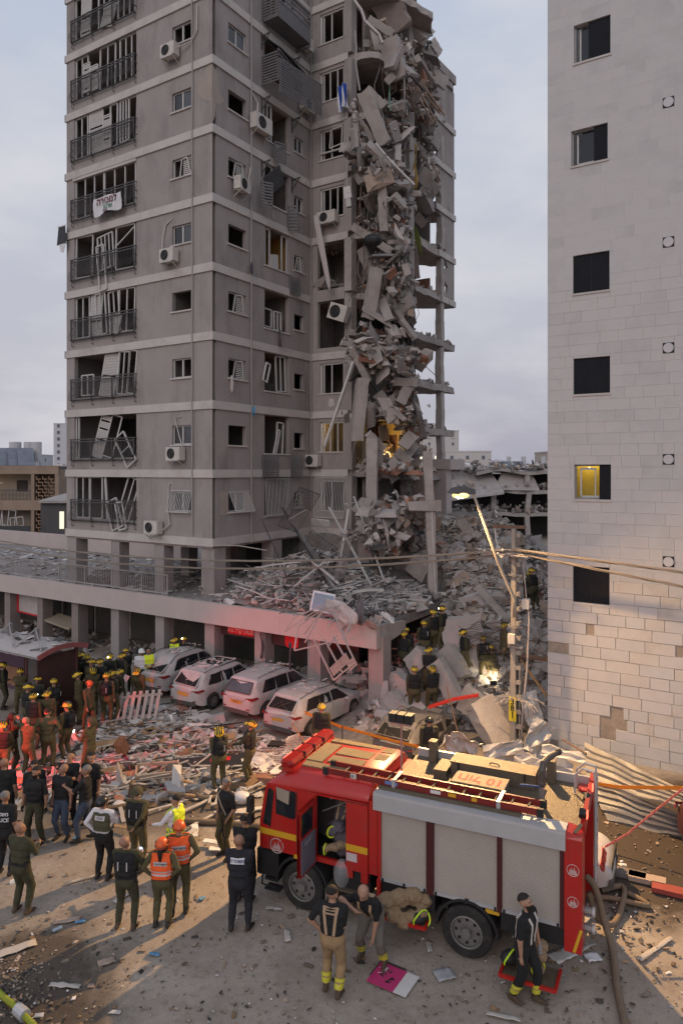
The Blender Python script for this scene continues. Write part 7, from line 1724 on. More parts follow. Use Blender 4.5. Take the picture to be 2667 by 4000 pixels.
def capsule(mb,a,ra,c,rc,n=10):
 d=c-a
 if d.length<1e-4:d=Vector((0,0,1e-3))
 u=d.normalized(); ps=[]; rs__=[]
 for t in(-.98,-.75,-.35):ps.append(a+u*ra*t); rs__.append(ra*math.sqrt(1-t*t))
 ps.append(a); rs__.append(ra); ps.append(c); rs__.append(rc)
 for t in(.35,.75,.98):ps.append(c+u*rc*t); rs__.append(rc*math.sqrt(1-t*t))
 x=u.orthogonal().normalized(); y=u.cross(x); vs=[p+(x*math.cos(2*PI*j/n)+y*math.sin(2*PI*j/n))*r for p,r in zip(ps,rs__)for j in range(n)]
 m=len(ps); mb.add(vs,[(i*n+j,i*n+(j+1)%n,(i+1)*n+(j+1)%n,(i+1)*n+j)for i in range(m-1)for j in range(n)]+[tuple(range(n))[::-1],tuple((m-1)*n+j for j in range(n))])
def eval_mesh(o):
 dg=bpy.context.evaluated_depsgraph_get(); me=bpy.data.meshes.new_from_object(o.evaluated_get(dg)); return me
POSES={}
def pose_mesh(key,vox,**kw):
 if key in POSES:return POSES[key]
 P=build_pose(**kw); mb=MB()
 for _,a,ra,c,rc in P['B']:capsule(mb,Vector(a),ra,Vector(c),rc)
 o=mb.build('body_tmp'); r=o.modifiers.new('r','REMESH'); r.mode='VOXEL'; r.voxel_size=vox; s=o.modifiers.new('s','SMOOTH'); s.factor=.5; s.iterations=2
 bpy.context.view_layer.update(); me=eval_mesh(o); old=o.data; bpy.data.objects.remove(o); bpy.data.meshes.remove(old)
 n=len(me.vertices); co=np.empty(n*3); me.vertices.foreach_get('co',co); co=co.reshape(-1,3)
 faces=[tuple(p.vertices)for p in me.polygons]; fc_=np.array([co[list(f)].mean(0)for f in faces])
 best=np.full(len(fc_),1e9); slot=np.zeros(len(fc_),int); bi=np.zeros(len(fc_),int)
 for i,(m,a,ra,c,rc)in enumerate(P['B']):
  a_=np.array(a); d=np.array(c)-a_; L2=max(1e-9,d@d); t=np.clip(((fc_-a_)@d)/L2,0,1); dist=np.linalg.norm(fc_-(a_+t[:,None]*d),axis=1)-(ra+(rc-ra)*t)
  w=dist<best; best[w]=dist[w]; slot[w]=m; bi[w]=i
  # fold the cloth a little
 nor=np.empty(n*3); me.vertices.foreach_get('normal',nor); nor=nor.reshape(-1,3)
 vslot=np.zeros(n,int)
 for f,s_ in zip(faces,slot):
  for v in f:vslot[v]=s_
 for i in range(n):
  if vslot[i]in(1,4):v=Vector(co[i]); co[i]+=nor[i]*(.008*noise.noise(v*9+Vector((len(key),0,0)))+.006*noise.noise(Vector((v.x*16,v.y*16,v.z*11))))
  # fingers
 fb=MB()
 for s_,ha,d,fw_ in P['hands']:
  pn=(fw_-d*fw_.dot(d)); pn=pn.normalized()if pn.length>.2 else Vector((0,0,1))if abs(d.z)<.8 else Vector((0,1,0)); sd=d.cross(pn).normalized(); curl=Vector((-s_,0,0)); curl=(curl-d*curl.dot(d)).normalized()
  sd=d.cross(curl).normalized()
  for j,ln in enumerate((.070,.082,.078,.060)):
   o_=ha+d*.075+sd*(-.024+.016*j); fb.tube([o_-d*.02,o_+d*ln*.45+curl*.006,o_+d*ln*.8+curl*.022,o_+d*ln*.92+curl*.040],.0085,5,rs=[.0095,.009,.008,.0065])
  o_=ha+d*.03+sd*-.026; fb.tube([o_,o_-sd*.022+d*.025+curl*.012,o_-sd*.020+d*.055+curl*.026],.010,5,rs=[.012,.011,.008])
 for sx in(-1,1):
  e=P['hb']+P['HR']@Vector((sx*.032,.098,.118)); fb.ball(e,.0125,6,5)
 nf=len(fb.f)
 vs=co.tolist(); off=len(vs); vs+=[tuple(v)for v in fb.v]; fs=faces+[tuple(i+off for i in f)for f in fb.f]
 eyef=2*(6*2+6*3); sl=slot.tolist()+[3]*(nf-eyef)+[6]*eyef
 out_=bpy.data.meshes.new('body'); out_.from_pydata(vs,[],fs)
 for _ in range(7):out_.materials.append(M_skin)
 out_.polygons.foreach_set('material_index',sl); out_.polygons.foreach_set('use_smooth',[True]*len(fs)); out_.update()
 bpy.data.meshes.remove(me)
 P.update(me=out_,co=co,nor=nor,faces=faces,slot=slot,fc=fc_,bi=bi,shells={},key=key)
 # torso height of each face before leaning
 Ti=np.array(P['T'].transposed()); P['tz']=(fc_-np.array(P['H']))@Ti.T+np.array([0,0,.93])
 Hi=np.array(P['HR'].transposed()); P['hz']=(fc_-np.array(P['hb']))@Hi.T
 POSES[key]=P
 return P
def shell(P,name,sel,off,mats_,pick=None,th=.012):
 k_=(name,tuple(m.name for m in mats_))
 if k_ in P['shells']:return P['shells'][k_]
 fs=[P['faces'][i]for i in np.nonzero(sel)[0]]; used=sorted({v for f in fs for v in f}); ix={v:i for i,v in enumerate(used)}
 vs=(P['co'][used]+P['nor'][used]*off).tolist(); me=bpy.data.meshes.new(name); me.from_pydata(vs,[],[tuple(ix[v]for v in f)for f in fs])
 for m in mats_:me.materials.append(m)
 if pick is not None:me.polygons.foreach_set('material_index',pick[np.nonzero(sel)[0]].astype(np.int32))
 me.polygons.foreach_set('use_smooth',[True]*len(me.polygons)); me.update(); P['shells'][k_]=me
 return me
def dome(kind,P):
 """helmet fitted to the head; returns (shell mesh builder, extra builders)"""
 b=MB(); x=MB(); n,m=14,6; R=P['HR']; o=P['hb']
 def q(v):return o+R@Vector(v)
 main={'yellow':M_hy,'orange':M_ho,'white':M_hw,'olive':M_hd,'black':M_hb}[kind]
 rx,ry,rz_=.122,.148,.128; vs=[]
 for i in range(m+1):
  t=PI/2*i/m
  for j in range(n):
   a=2*PI*j/n; dz=.025 if i==m and math.sin(a)<-.3 else 0
   vs.append(q((rx*math.sin(t)*math.cos(a),-.005+ry*math.sin(t)*math.sin(a),.128+rz_*math.cos(t)-dz)))
 b.add(vs,[(i*n+j,(i+1)*n+j,(i+1)*n+(j+1)%n,i*n+(j+1)%n)for i in range(m)for j in range(n)],main)
 if kind!='olive' and kind!='black':
  br=[(.125*math.cos(a),.14+.045*math.sin(a),.125-.01*math.sin(a))for a in np.linspace(0,PI,7)]
  b.add([q(v)for v in br]+[q((v[0]*.9,.10,.150))for v in br],[(i,i+1,8+i,7+i)for i in range(6)],main)
 if kind=='yellow':
  for sx in(-.062,0,.062):x.tube([q((sx,.155*math.cos(t)*(1-abs(sx)*2.0)-.005,.128+.137*math.sin(t)*(1-abs(sx)*1.4)))for t in np.linspace(.5,2.5,9)],.017,5,M_hb)
  x.tube([q((.124*math.cos(a),-.005+.150*math.sin(a),.125))for a in np.linspace(0,2*PI,18)],.012,4,M_hb)
 elif kind=='orange':
  x.tube([q((.125*math.cos(a),-.005+.151*math.sin(a),.13))for a in np.linspace(0,2*PI,18)],.009,4,M_hb)
  for sx in(-1,1):x.ball(q((sx*.118,.0,.17)),.022,6,5,M_hb,(.5,1.6,1))
 for sx in(-1,1):x.tube([q((sx*.115,.02,.12)),q((sx*.10,.03,.04)),q((sx*.03,.07,-.02))],.007,4,M_hb)
 return b,x
def text_on(P,parent,txt,heb,size,z,m,bg=None,bgs=None,off=.045,front=False):
 """flat print wrapped on the back: every letter vertex is pushed onto the cloth"""
 bv=P.get('bvh')
 if bv is None:bv=P['bvh']=BVHTree.FromPolygons([Vector(c)for c in P['co']],P['faces'])
 T,H=P['T'],P['H']; s=1 if front else-1
 def proj(x,zz,o_):
  p=H+T@Vector((x,s*.6,zz-.93)); d=T@Vector((0,-s,0)); r=bv.ray_cast(p,d)
  y=(T.transposed()@(r[0]-H)).y if r[0]is not None else s*.12
  return H+T@Vector((x,y+s*o_,zz-.93))
 if bg:
  w,h=bgs; n=8; b=MB(); b.add([proj(-w/2+w*i/n,z+dz,off-.004)for dz in(-h/2,h/2)for i in range(n+1)],[(i,i+1,n+2+i,n+1+i)for i in range(n)],bg); b.build('back_panel',parent)
 me=text_mesh(txt,size,heb)
 for v in me.vertices:v.co=proj(v.co.x if not front else-v.co.x,z+v.co.y,off)
 me.materials.clear(); me.materials.append(m); link('back_lettering',me,parent)
NEAR,FARV=.0155,.024
def person(loc,yaw,label,pose,fit,h=1.0,group=None,vox=FARV,z=None,**kw):
 P=pose_mesh(pose[0],vox,**pose[1]); F=FITS[fit]; F={**F,**kw}
 t=thing('person',label,'person',loc,math.radians(yaw),group); h*=1.05; t.scale=(h,h,h)
 bo=link('body',P['me'],t)
 sl=[F.get('skin',M_skin),F['top'],F.get('fore',F['top']),F.get('hand',F.get('skin',M_skin)),F['pants'],F.get('boot',M_boot),M_hair]
 for i,m in enumerate(sl):bo.material_slots[i].link='OBJECT'; bo.material_slots[i].material=m
 tor=P['slot']==1; tz=P['tz'][:,2]
 hd_l=P['hz']; head=(P['slot']==0)
 if F.get('hair')is not None:
  if F.get('long'):sel=head&((hd_l[:,2]>.17)|((hd_l[:,1]<.02)&(hd_l[:,2]>-.02)))
  else:sel=head&((hd_l[:,2]>.175-.25*np.maximum(0,-hd_l[:,1]))&(hd_l[:,2]+hd_l[:,1]*-.9>.11))&(hd_l[:,2]>.06)
  link('hair',shell(P,'hair_long' if F.get('long')else 'hair',sel,.012,[F['hair']]),t)
  if F.get('long'):b=MB(); q=lambda v:P['hb']+P['HR']@Vector(v); b.tube([q((0,-.09,.12)),q((0,-.14,.02)),q((0,-.14,-.14))],.04,7,F['hair'],rs=[.05,.05,.025]); b.build('ponytail',t,smooth=True)
 if F.get('beard')is not None:link('beard',shell(P,'beard',head&(hd_l[:,2]<.075)&(hd_l[:,1]>.02)&(hd_l[:,2]>-.03),.008,[F['beard']]),t)
 if F.get('helmet'):
  b,x=dome(F['helmet'],P); hm_=b.build('helmet',t,smooth=True); x.build('helmet_trim',hm_)
  if F.get('lamp'):q=MB(); q.ball(P['hb']+P['HR']@Vector((.03,.16,.16)),.024,7,5,M_led); q.build('headlamp',hm_)
 if F.get('vest'):
  vm,lo_,hi_,bands=F['vest']; armx=np.abs(P['tz'][:,0])<.185
  sel=tor&armx&(tz>lo_)&(tz<hi_)
  if lo_<1.0:sel=sel|((P['slot']==4)&(tz>lo_)&(tz<1.1))
  pick=np.zeros(len(tz),int)
  for z0,z1 in bands:pick[(tz>z0)&(tz<z1)]=1
  vo=link('vest',shell(P,'vest%d'%int(lo_*100),sel,.026,[vm,M_ref],pick),t); vo.modifiers.new('rim','SOLIDIFY').thickness=.02
 if vox==NEAR and not F.get('braces'):
  link('belt',shell(P,'belt',((P['slot']==4)|tor)&(tz>.965)&(tz<1.02)&(np.abs(P['tz'][:,0])<.2),.012,[M_vk]),t); b=MB(); T,H=P['T'],P['H']
  for x_,y_ in((.165,-.03),(-.16,.04)):c_=H+T@Vector((x_,y_,.04)); b.obox(c_,(.06,.10,.14),T,M_vk)
  tag(b.build('belt_pouch',t))
 if F.get('braces'):
  b=MB(); bv=P.setdefault('bvh',BVHTree.FromPolygons([Vector(c)for c in P['co']],P['faces'])); T,H=P['T'],P['H']
  def pj(x,zz,s):
   r=bv.ray_cast(H+T@Vector((x,s*.6,zz-.93)),T@Vector((0,-s,0))); y=(T.transposed()@(r[0]-H)).y if r[0]is not None else s*.1
   return H+T@Vector((x,y+s*.008,zz-.93))
  for sx in(-1,1):
   for s in(-1,1):
    q=[pj(sx*(.06+.05*i/5),1.02+.42*i/5,s)for i in range(6)]
    for i in range(5):b.bar(q[i],q[i+1],.045,.012,F['braces'],up=T@Vector((0,1,0)))
  for zz in(1.36,1.40,1.43):b.bar(pj(-.11,zz,-1),pj(.11,zz,-1),.05,.012,F['braces'])
  b.build('braces',t)
 if F.get('pack'):
  T,H=P['T'],P['H']; b=MB(); q=lambda x,y,zz:H+T@Vector((x,y,zz-.93))
  for zz,w,d_,hh in((1.14,.15,.10,.10),(1.28,.155,.11,.11)):b.ball(q(0,-.19,zz),.16,10,8,M_vk,(w/.16,d_/.16*.8,hh/.16*1.25))
  pk=b.build('backpack',t,smooth=True); b=MB()
  b.bar(q(.07,-.285,1.32),q(.075,-.28,1.16),.018,.008,M_ref); b.build('reflective_tab',pk)
  b=MB()
  for sx in(-1,1):b.tube([q(sx*.11,-.13,1.42),q(sx*.11,.0,1.50),q(sx*.10,.14,1.38),q(sx*.10,.15,1.15),q(sx*.13,0,1.08)],.020,5,M_vk)
  b.build('strap',pk)
 if F.get('tabs'):
  T,H=P['T'],P['H']; b=MB(); bv=P.setdefault('bvh',BVHTree.FromPolygons([Vector(c)for c in P['co']],P['faces']))
  for sx in(-1,1):
   pp=[]
   for zz in(1.32,1.16):
    r=bv.ray_cast(H+T@Vector((sx*.085,-.6,zz-.93)),T@Vector((0,1,0))); y=(T.transposed()@(r[0]-H)).y if r[0]is not None else-.12; pp.append(H+T@Vector((sx*.085,y-.055,zz-.93)))
   b.bar(pp[0],pp[1],.022,.006,M_ref)
  b.build('reflective_tab',t)
 if F.get('cuff'):
  pick=np.zeros(len(tz),int); pick[(P['fc'][:,2]>.235)&(P['fc'][:,2]<.262)]=1
  for i,b_ in enumerate(sorted({int(i)for i in P['bi'][(P['slot']==4)]if min(P['B'][i][1].z,P['B'][i][3].z)<.32})):link('cuff_band',shell(P,'cuff%d'%i,(P['bi']==b_)&(P['fc'][:,2]>.17)&(P['fc'][:,2]<.31),.010,[F['cuff'],M_tog],pick),t)
 if F.get('print'):text_on(P,t,*F['print'])
 if F.get('print2'):text_on(P,t,*F['print2'])
 return t,P
M_cuffy=mat('cuff_yellow',(.50,.46,.04),.5,.08)
VO=(M_vo,.98,1.46,((1.06,1.09),(1.13,1.155))); VY=(M_vy,.92,1.47,((.98,1.02),(1.12,1.16))); VK=(M_vk,1.04,1.44,()); VOL=(M_vol,1.06,1.42,())
FITS={
'sol':dict(top=M_olive,pants=M_olive,helmet='yellow'),
'solp':dict(top=M_olive,pants=M_olive,helmet='yellow',pack=True,vest=VK),
'solv':dict(top=M_oliv2,pants=M_olive,helmet='yellow',vest=VK),
'sold':dict(top=M_oliv2,pants=M_oliv2,helmet='yellow',vest=VK),
'solb':dict(top=M_olive,pants=M_olive,hair=M_hair),
'bald':dict(top=M_olive,pants=M_olive),
'blk':dict(top=M_black,fore=M_skin2,pants=M_black,hair=M_hair,skin=M_skin2),
'blkv':dict(top=M_black,fore=M_skin2,pants=M_oliv2,hair=M_hair,beard=M_hair,vest=VK,hand=M_black,skin=M_skin2),
'jean':dict(top=M_black,fore=M_skin2,pants=M_jean,skin=M_skin2),
'fire':dict(top=M_black,fore=M_skin,pants=M_tog,hair=M_hair,braces=mat('brace_tan',(.36,.25,.16),.9),boot=M_bootb,cuff=M_cuffy),
}
# poses ------------------------------------------------------------
S_=lambda name,**k:(name,k)
PO={
'stand':S_('stand'),'stand2':S_('stand2',yaw=.5,fl=(-.13,.05,0),L='pocket'),'cross':S_('cross',L='cross',R='cross',pitch=-.1),'hold':S_('hold',L='belly',R='belly',pitch=-.35),'look':S_('look',yaw=-.6,R='belly',L='down'),
'phone':S_('phone',L='phone',R='phone',pitch=-.5),'hip':S_('hip',L='hip',R='hip'),'walk':S_('walk',fl=(-.1,.26,0),fr=(.1,-.24,.02),lean=.12,L=(.25,-.12,.86),R=(.24,.2,.88),pitch=-.2),'bend':S_('bend',lean=.55,pitch=-.2,L='low',R='low',hip=.90),'climb':S_('climb',lean=.28,fl=(-.12,.22,.22),fr=(.12,-.12,0),hip=.92,L='fwd',R='belly',pitch=-.3),'kneel':S_('kneel',lean=.5,fl=(-.14,.3,0),fr=(.14,-.28,.02),hip=.58,L='low',R='low',pitch=-.4),'face':S_('face',R='face',L='down'),'point':S_('point',R='fwd',L='belly',yaw=-.3),
}
def at(u,v):return gD(u,v)
def sol(u,v,yaw,pose,fit,label,h=1.0,z=None,group='rescue soldiers in the street',**kw):
 loc=at(u,v)if z is None else(lay(u,v)if z=='heap' else z)
 return person(loc,yaw,label,PO[pose],fit,h,group,**kw)
cb2=lambda cx,cy:(cx/5.334,1499+cy/5.334)
rowA=[(255,780,200,'cross','sol','soldier with folded arms standing apart before the bus shelter'),(45,690,-70,'look','sold','soldier cut by the left edge beside the bus shelter'),(640,730,10,'stand','solp','red lit soldier with a backpack left of the orange vest by the shelter',dict(helmet=None,hair=M_hair)),
(760,775,5,'stand2','sol','man in an orange vest and red helmet seen from behind at the bus shelter',dict(helmet='orange',vest=VO,print=('פיקוד',True,.085,1.33,M_hb,M_ref,(.24,.10)))),(730,640,180,'stand','sol','soldier facing us behind the orange vest by the shelter post'),(885,690,185,'hold','solv','soldier with a lit headlamp beside the shelter crowd',dict(lamp=True)),
(965,870,-60,'hold','sol','red lit soldier in profile reading something at the front of the crowd'),(1110,965,60,'walk','sol','soldier in an orange red helmet striding out over the debris',dict(helmet='orange')),(1000,560,170,'look','solv','soldier bending his head at the back of the crowd by the columns'),(1070,610,20,'stand','sold','dark soldier turned away in the middle of the crowd',dict(pack=True)),
(1115,690,160,'hold','sol','young soldier facing us between two packed comrades'),(1140,760,30,'phone','sol','soldier looking at a phone in the thick of the crowd'),(1225,660,10,'look','sold','soldier with dark jacket near the crowd centre'),(1310,890,0,'stand','solp','soldier from behind with a big pack and lit helmet lamp',dict(lamp=True)),(1385,850,-30,'hold','solv','soldier shoulder to shoulder with the lamp wearer'),
(1470,790,120,'stand2','solv','tall soldier at the right end of the crowd looking left'),(1350,560,180,'stand','solv','soldier with a headlamp standing at the foot of a shop column',dict(lamp=True)),(1500,550,150,'face','sold','soldier rubbing his face at the column by the white cars'),(465,905,175,'hold','solv','red lit soldier facing us with hands on his vest'),(660,930,60,'look','solp','soldier with a backpack turned to the red lit group'),
(350,1060,-40,'look','solv','soldier deep in red light leaning toward the officers'),(415,1180,-10,'stand','sold','soldier in a black jacket with a lamp on his helmet',dict(lamp=True)),(585,1120,-150,'look','sol','soldier behind the bare headed officer'),(160,1480,-60,'face','sold','woman officer in a dark beret rubbing her cheek',dict(helmet=None,hair=M_hair,long=True)),(340,1525,-20,'hold','bald','bald officer in pale olive uniform half lit red, seen from behind'),
(590,1435,8,'hip','solb','bare headed officer from behind with his hands raised to his waist'),(820,1320,70,'stand','solp','soldier in profile with a yellow helmet and black pack amid the debris'),(1100,1570,75,'phone','sol','soldier in a dark helmet holding a glowing camera',dict(helmet='olive')),(45,1580,-170,'walk','solv','red lit soldier stepping in at the left edge',dict()),(1545,480,-160,'hold','sold','dark soldier holding papers next to the first white car')]
for r_ in rowA:u,v=cb2(r_[0],r_[1]); sol(u,v,r_[2],r_[3],r_[4],r_[5],.985+.03*((r_[0]*7)%3-1),**(r_[6]if len(r_)>6 else{}))
for cx,cy,yw,ps,ft,lab,kw in((862,520,175,'bend','sol','soldier stooping over a pale pallet by the first car',{}),(868,415,200,'stand','blk','man in a white shirt and cap beside the first white car',dict(top=M_shirt,fore=M_skin,helmet='white',hair=None)),(912,410,-160,'hold','blk','medic in a yellow vest next to the white shirted man',dict(top=M_shirt,vest=VY)),(1070,330,190,'look','blk','fireman with neon stripes in the dark shop entrance',dict(helmet='yellow',hair=None,vest=VY)),(1125,325,170,'hold','blk','fireman with a bright headlamp in the dark shop entrance',dict(helmet='yellow',hair=None,lamp=True)),(28,330,160,'stand','blk','worker in a white helmet and yellow vest beyond the bus shelter',dict(helmet='white',hair=None,vest=VY)),(490,440,190,'look','sold','soldier in a yellow hood standing between two columns',{})):
 sol(cx/2.667,1411+(cy)/2.667+28,yw,ps,ft,lab,1.0,**kw)
 # two on the debris
p_,_=person(at(503,1818),25,'soldier with a backpack and yellow helmet looking down at the fallen black sign',S_('downlook',pitch=-.6,L='belly',R='belly',yaw=-.2),'solp',1.0,'rescue soldiers in the street',vox=.019)
p_,_=person(at(574,1801),80,'soldier in profile with gloved hands out beside the fallen black sign',S_('handsout',L='fwd',R='fwd',pitch=-.3),'solv',1.0,'rescue soldiers in the street',vox=.019)
# on the heap
for u,v,yw,ps,ft,lab,kw in((1016,1500,60,'up','solv','soldier with a lit headlamp highest on the left of the heap',dict(lamp=True)),(975,1534,5,'climb','solp','soldier with a pack seen from behind at the dark hollow of the heap',{}),(994,1508,30,'stand','solv','soldier half hidden between two climbers on the heap',{}),(925,1560,-20,'climb','sold','soldier lost in shadow under the end of the deck',{}),(938,1548,10,'bend','sold','second dark soldier stooping under the end of the deck',{}),(1066,1556,-80,'hold','solv','soldier in profile before the great leaning slab',{}),(1113,1570,0,'bend','solp','soldier from behind bent over the lit hole in the heap',{}),(1138,1568,40,'kneel','sol','soldier crouching beside the lit hole',{}),(1157,1540,100,'stand2','sol','soldier in an orange scarf left of the pole',{}),
(985,1600,170,'look','solv','soldier standing in the gully above the crushed car',{}),(951,1648,0,'stand','solv','soldier from behind by the boulders at the corner column',{}),(992,1645,10,'hold','solv','soldier beside him nearer the crushed car',{}),(1226,1402,30,'climb','sold','soldier in dark kit climbing between pole and stone building',{}),(1216,1408,-10,'bend','sold','second soldier bending there in the shade of the stone building',{})):
 if ps=='up':PO['up']=S_('up',R='up',L='belly',pitch=.1)
 sol(u,v,yw,ps,ft,lab,1.0,'heap','rescue soldiers on the rubble heap',**kw)
sol(738,1752,0,'stand','solv','soldier standing behind the cab roof by the last white car'); sol(985,1790,10,'stand','sold','soldier in black between the engine and the crushed car',helmet='black')
# nearer group --------------------------------------------------------
cc6=lambda cx,cy:at(cx/5.334,1763.7+cy/5.334)
cc7=lambda cx,cy:at(235.2+cx/4.103,1793+cy/4.103)
def near(loc,yaw,label,pose,fit,h=1.0,**kw):return person(loc,yaw,label,pose,fit,h,'people in the foreground street',vox=NEAR,**kw)
near(cc6(60,800),5,'bald man in black from behind at the left edge',PO['stand'],'blk',1.02,hair=None)
near(cc6(425,760),-150,'woman with tied dark hair in black behind the gloved man',S_('womanblk',yaw=-.4,fem=True),'blk',.95,long=True,skin=M_skin)
near(cc6(440,920),172,'bearded man in a black vest and gloves facing us',S_('gloved',fl=(-.16,0,0),fr=(.15,.05,0),pitch=-.12,L=(.30,.06,.82),R=(.30,.06,.82)),'blkv',1.0)
near(cc6(770,875),165,'bald man in a black T-shirt and blue jeans',S_('jeans',yaw=-.5,pitch=-.15,L=(.27,.08,.80)),'jean',1.0)
near(cc6(850,705),178,'man in black looking down at a bright torch',S_('torch',L='phone',R='belly',pitch=-.75),'blk',1.02)
near(cc6(1050,890),95,'grey haired man in black handing over papers',S_('papers',L=(.10,.42,1.30),R=(.16,.34,1.02),fl=(-.1,.16,0),fr=(.1,-.14,0),pitch=-.1),'blk',1.0,hair=M_hairg,pants=M_jean)
near(cc6(1120,690),160,'young man in a black T-shirt behind the grey haired man',S_('youngman',yaw=.4),'blk',1.0,skin=M_skin)
near(cc6(70,1310),-8,'police officer in black with lettering on the back at the left edge',S_('police',L='down',R='pocket'),'blk',1.02,hair=M_hairg,print=('משטרה',True,.10,1.33,M_pchw),print2=('POLICE',False,.10,1.21,M_pchw))
near(cc6(255,1790),-20,'bald soldier in olive overalls clasping his hands in the left foreground',S_('olivebald',R=(.14,.32,1.20),L=(.10,.30,1.18),fl=(-.12,.03,0),fr=(.13,.06,0),yaw=-.3),'bald',1.02,skin=M_skin2,top=M_oliv2,pants=M_oliv2,boot=M_bootb)
near(cc6(1270,1360),-12,'man in a white shirt, olive armour and black bike helmet',S_('whiteshirt',L='hip',R=(.12,.36,1.12),pitch=-.2,yaw=-.4),'blk',1.0,top=M_shirt,fore=M_shirt,helmet='black',hair=None,vest=VOL,print=('הצלה',True,.06,1.34,M_hb,M_ref,(.22,.09)))
near(cc7(225,1395),-6,'bald man in a dark vest holding a glowing phone',S_('phoneman',L='belly',R=(.17,.34,1.22),pitch=-.3,yaw=-.25,fl=(-.15,0,0),fr=(.15,0,0)),'bald',1.01,top=M_oliv2,pants=M_oliv2,vest=VK,tabs=True,skin=M_skin2,boot=M_bootb)
near(cc7(330,835),-15,'soldier in an olive cap and black vest seen from behind',S_('capsold',L='down',R='back',yaw=.1,fr=(.14,-.1,0)),'bald',1.02,helmet='olive',vest=VK,tabs=True)
near(cc7(690,900),70,'dark haired man in a yellow vest walking left',S_('yellowvest',L='fwd',R='belly',fl=(-.1,.12,0),fr=(.1,-.12,0)),'blk',.99,top=M_shirt,fore=M_shirt,vest=VY,skin=M_skin)
near(cc7(565,1375),-3,'woman soldier in an orange helmet and vest with her hands on her hips',S_('womanorange',L='hip',R='hip',fem=True,pitch=-.1),'sol',.96,helmet='orange',vest=VO,long=True,hair=M_hair,print=('פיקוד העורף',True,.05,1.30,M_hb,M_ref,(.26,.085)))
near(cc7(725,1250),8,'soldier in an orange helmet and vest standing behind her shoulder',S_('manorange',L='belly',R='hip',yaw=.2,fl=(-.12,-.06,0)),'sol',1.03,helmet='orange',vest=VO,print=('פיקוד העורף',True,.05,1.30,M_hb,M_ref,(.26,.085)))
rm_,RP=near(cc7(1165,718),140,'man in a black T-shirt with a slung rifle beside the engine',S_('rifleman',L=(.22,.16,.95),R='down',yaw=.2,fl=(-.12,.04,0)),'blk',1.0,pants=M_olive,hair=M_hairg)
near(cc7(1345,1135),-12,'man in black half hidden behind the police officer',S_('behind',R='belly',L='belly'),'blk',1.0,fore=M_black)
near(cc7(1290,1412),-5,'police officer from behind with a white name panel and white belt',S_('policeback',L='belly',R='belly',fl=(-.14,0,0),fr=(.16,.05,0),toe=.4),'bald',1.03,top=M_navyc,fore=M_navyc,pants=M_navyc,skin=M_skin2,print=('משטרה',True,.085,1.335,mat('police_blue',(.03,.04,.16),.7),M_pchw,(.25,.105)))
# firemen
cc4=lambda cx,cy:at(646.7+cx/3.81,1999+cy/3.81)
near(cc4(445,1080),-18,'fireman in tan braced trousers with his hand on his hip',S_('firehip',L='hip',R='belly',yaw=-.25,fl=(-.12,.05,0),fr=(.12,-.05,0),bulk=1.16),'fire',1.02)
near(cc4(800,800),155,'fireman stooping to wipe his face beside the engine step',S_('firewipe',lean=.75,pitch=-.35,R=(.10,.22,1.60),L=(.16,.42,1.05),fl=(-.22,.05,0),fr=(.22,.0,0),hip=.88),'fire',1.02,pants=mat('turnout_grey',(.13,.115,.10),.95,.2,5,.4,20,spot=(.2,.15,.1),spotamt=.5),hair=None)
fm,FP=near(at(1204,2300),-128,'bearded fireman in black walking past the rear step with a water bottle',S_('firewalk',lean=.10,pitch=-.45,fl=(-.1,.18,0),fr=(.1,-.14,0),L=(.27,.14,.86),R=(.25,.06,.80)),'fire',1.0,top=M_black,pants=M_black,beard=M_hair,braces=mat('brace_pale',(.50,.46,.42),.9))
near(EW(-2.78,.45,.66),-30,'fireman in dark turnout kit leaning inside the crew cab',S_('incab',lean=.6,L='fwd',R='fwd',pitch=-.2),'fire',.95,top=M_clothd,fore=M_clothd,pants=M_black)
# held things
def hand_pt(t,P,s):
 q=[h for h in P['hands']if h[0]==s][0]; bpy.context.view_layer.update(); return t.matrix_world@(q[1]+q[2]*.09)
def held(label_of,builder,s,name,label,cat):
 t=[o for o in bpy.data.objects if o.get('label')==label_of][0]
 bo=[c for c in t.children if c.name.startswith('body')][0]; P=[p for p in POSES.values()if p['me']==bo.data][0]
 b=MB(); builder(b); o=b.build(name,None,loc=hand_pt(t,P,s),rz=t.rotation_euler.z); return tag(o,label,cat)
M_screen=mat('phone_screen',(.8,.85,.9),.3,0,emit=(.75,.85,1),estr=1.3)
def ph(b):b.obox((0,0,.03),(.075,.012,.145),rotm(.5,0,0),M_blk); b.obox((0,-.008,.03),(.068,.006,.135),rotm(.5,0,0),M_screen)
held('bald man in a dark vest holding a glowing phone',ph,1,'phone','glowing phone held by the bald man in the dark vest','phone')
def tor_(b):b.cyl((0,0,0),(0,.12,0),.018,8,M_blk); b.ball((0,.13,0),.028,8,6,M_led)
held('man in black looking down at a bright torch',tor_,-1,'torch','bright torch in the hand of the man looking down','torch')
def pap(b):b.obox((0,.04,0),(.21,.012,.30),rotm(.9,.2,0),M_pchw)
held('grey haired man in black handing over papers',pap,1,'papers','white papers in the hand of the grey haired man','papers')
def cam_(b):b.box(-.06,.06,-.03,.08,-.04,.05,M_blk); b.ball((0,.10,.0),.045,8,6,M_led)
held('soldier in a dark helmet holding a glowing camera',cam_,1,'camera_light','glowing camera lamp held over the debris','camera')
def btl(b):b.cyl((0,0,-.10),(0,0,.06),.035,10,mat('bottle_clear',(.35,.45,.55),.15,.1,alpha=.6)); b.cyl((0,0,.06),(0,0,.10),.014,8,mat('bottle_clear',(.35,.45,.55)))
held('bearded fireman in black walking past the rear step with a water bottle',btl,-1,'water_bottle','water bottle in the hand of the walking fireman','bottle')
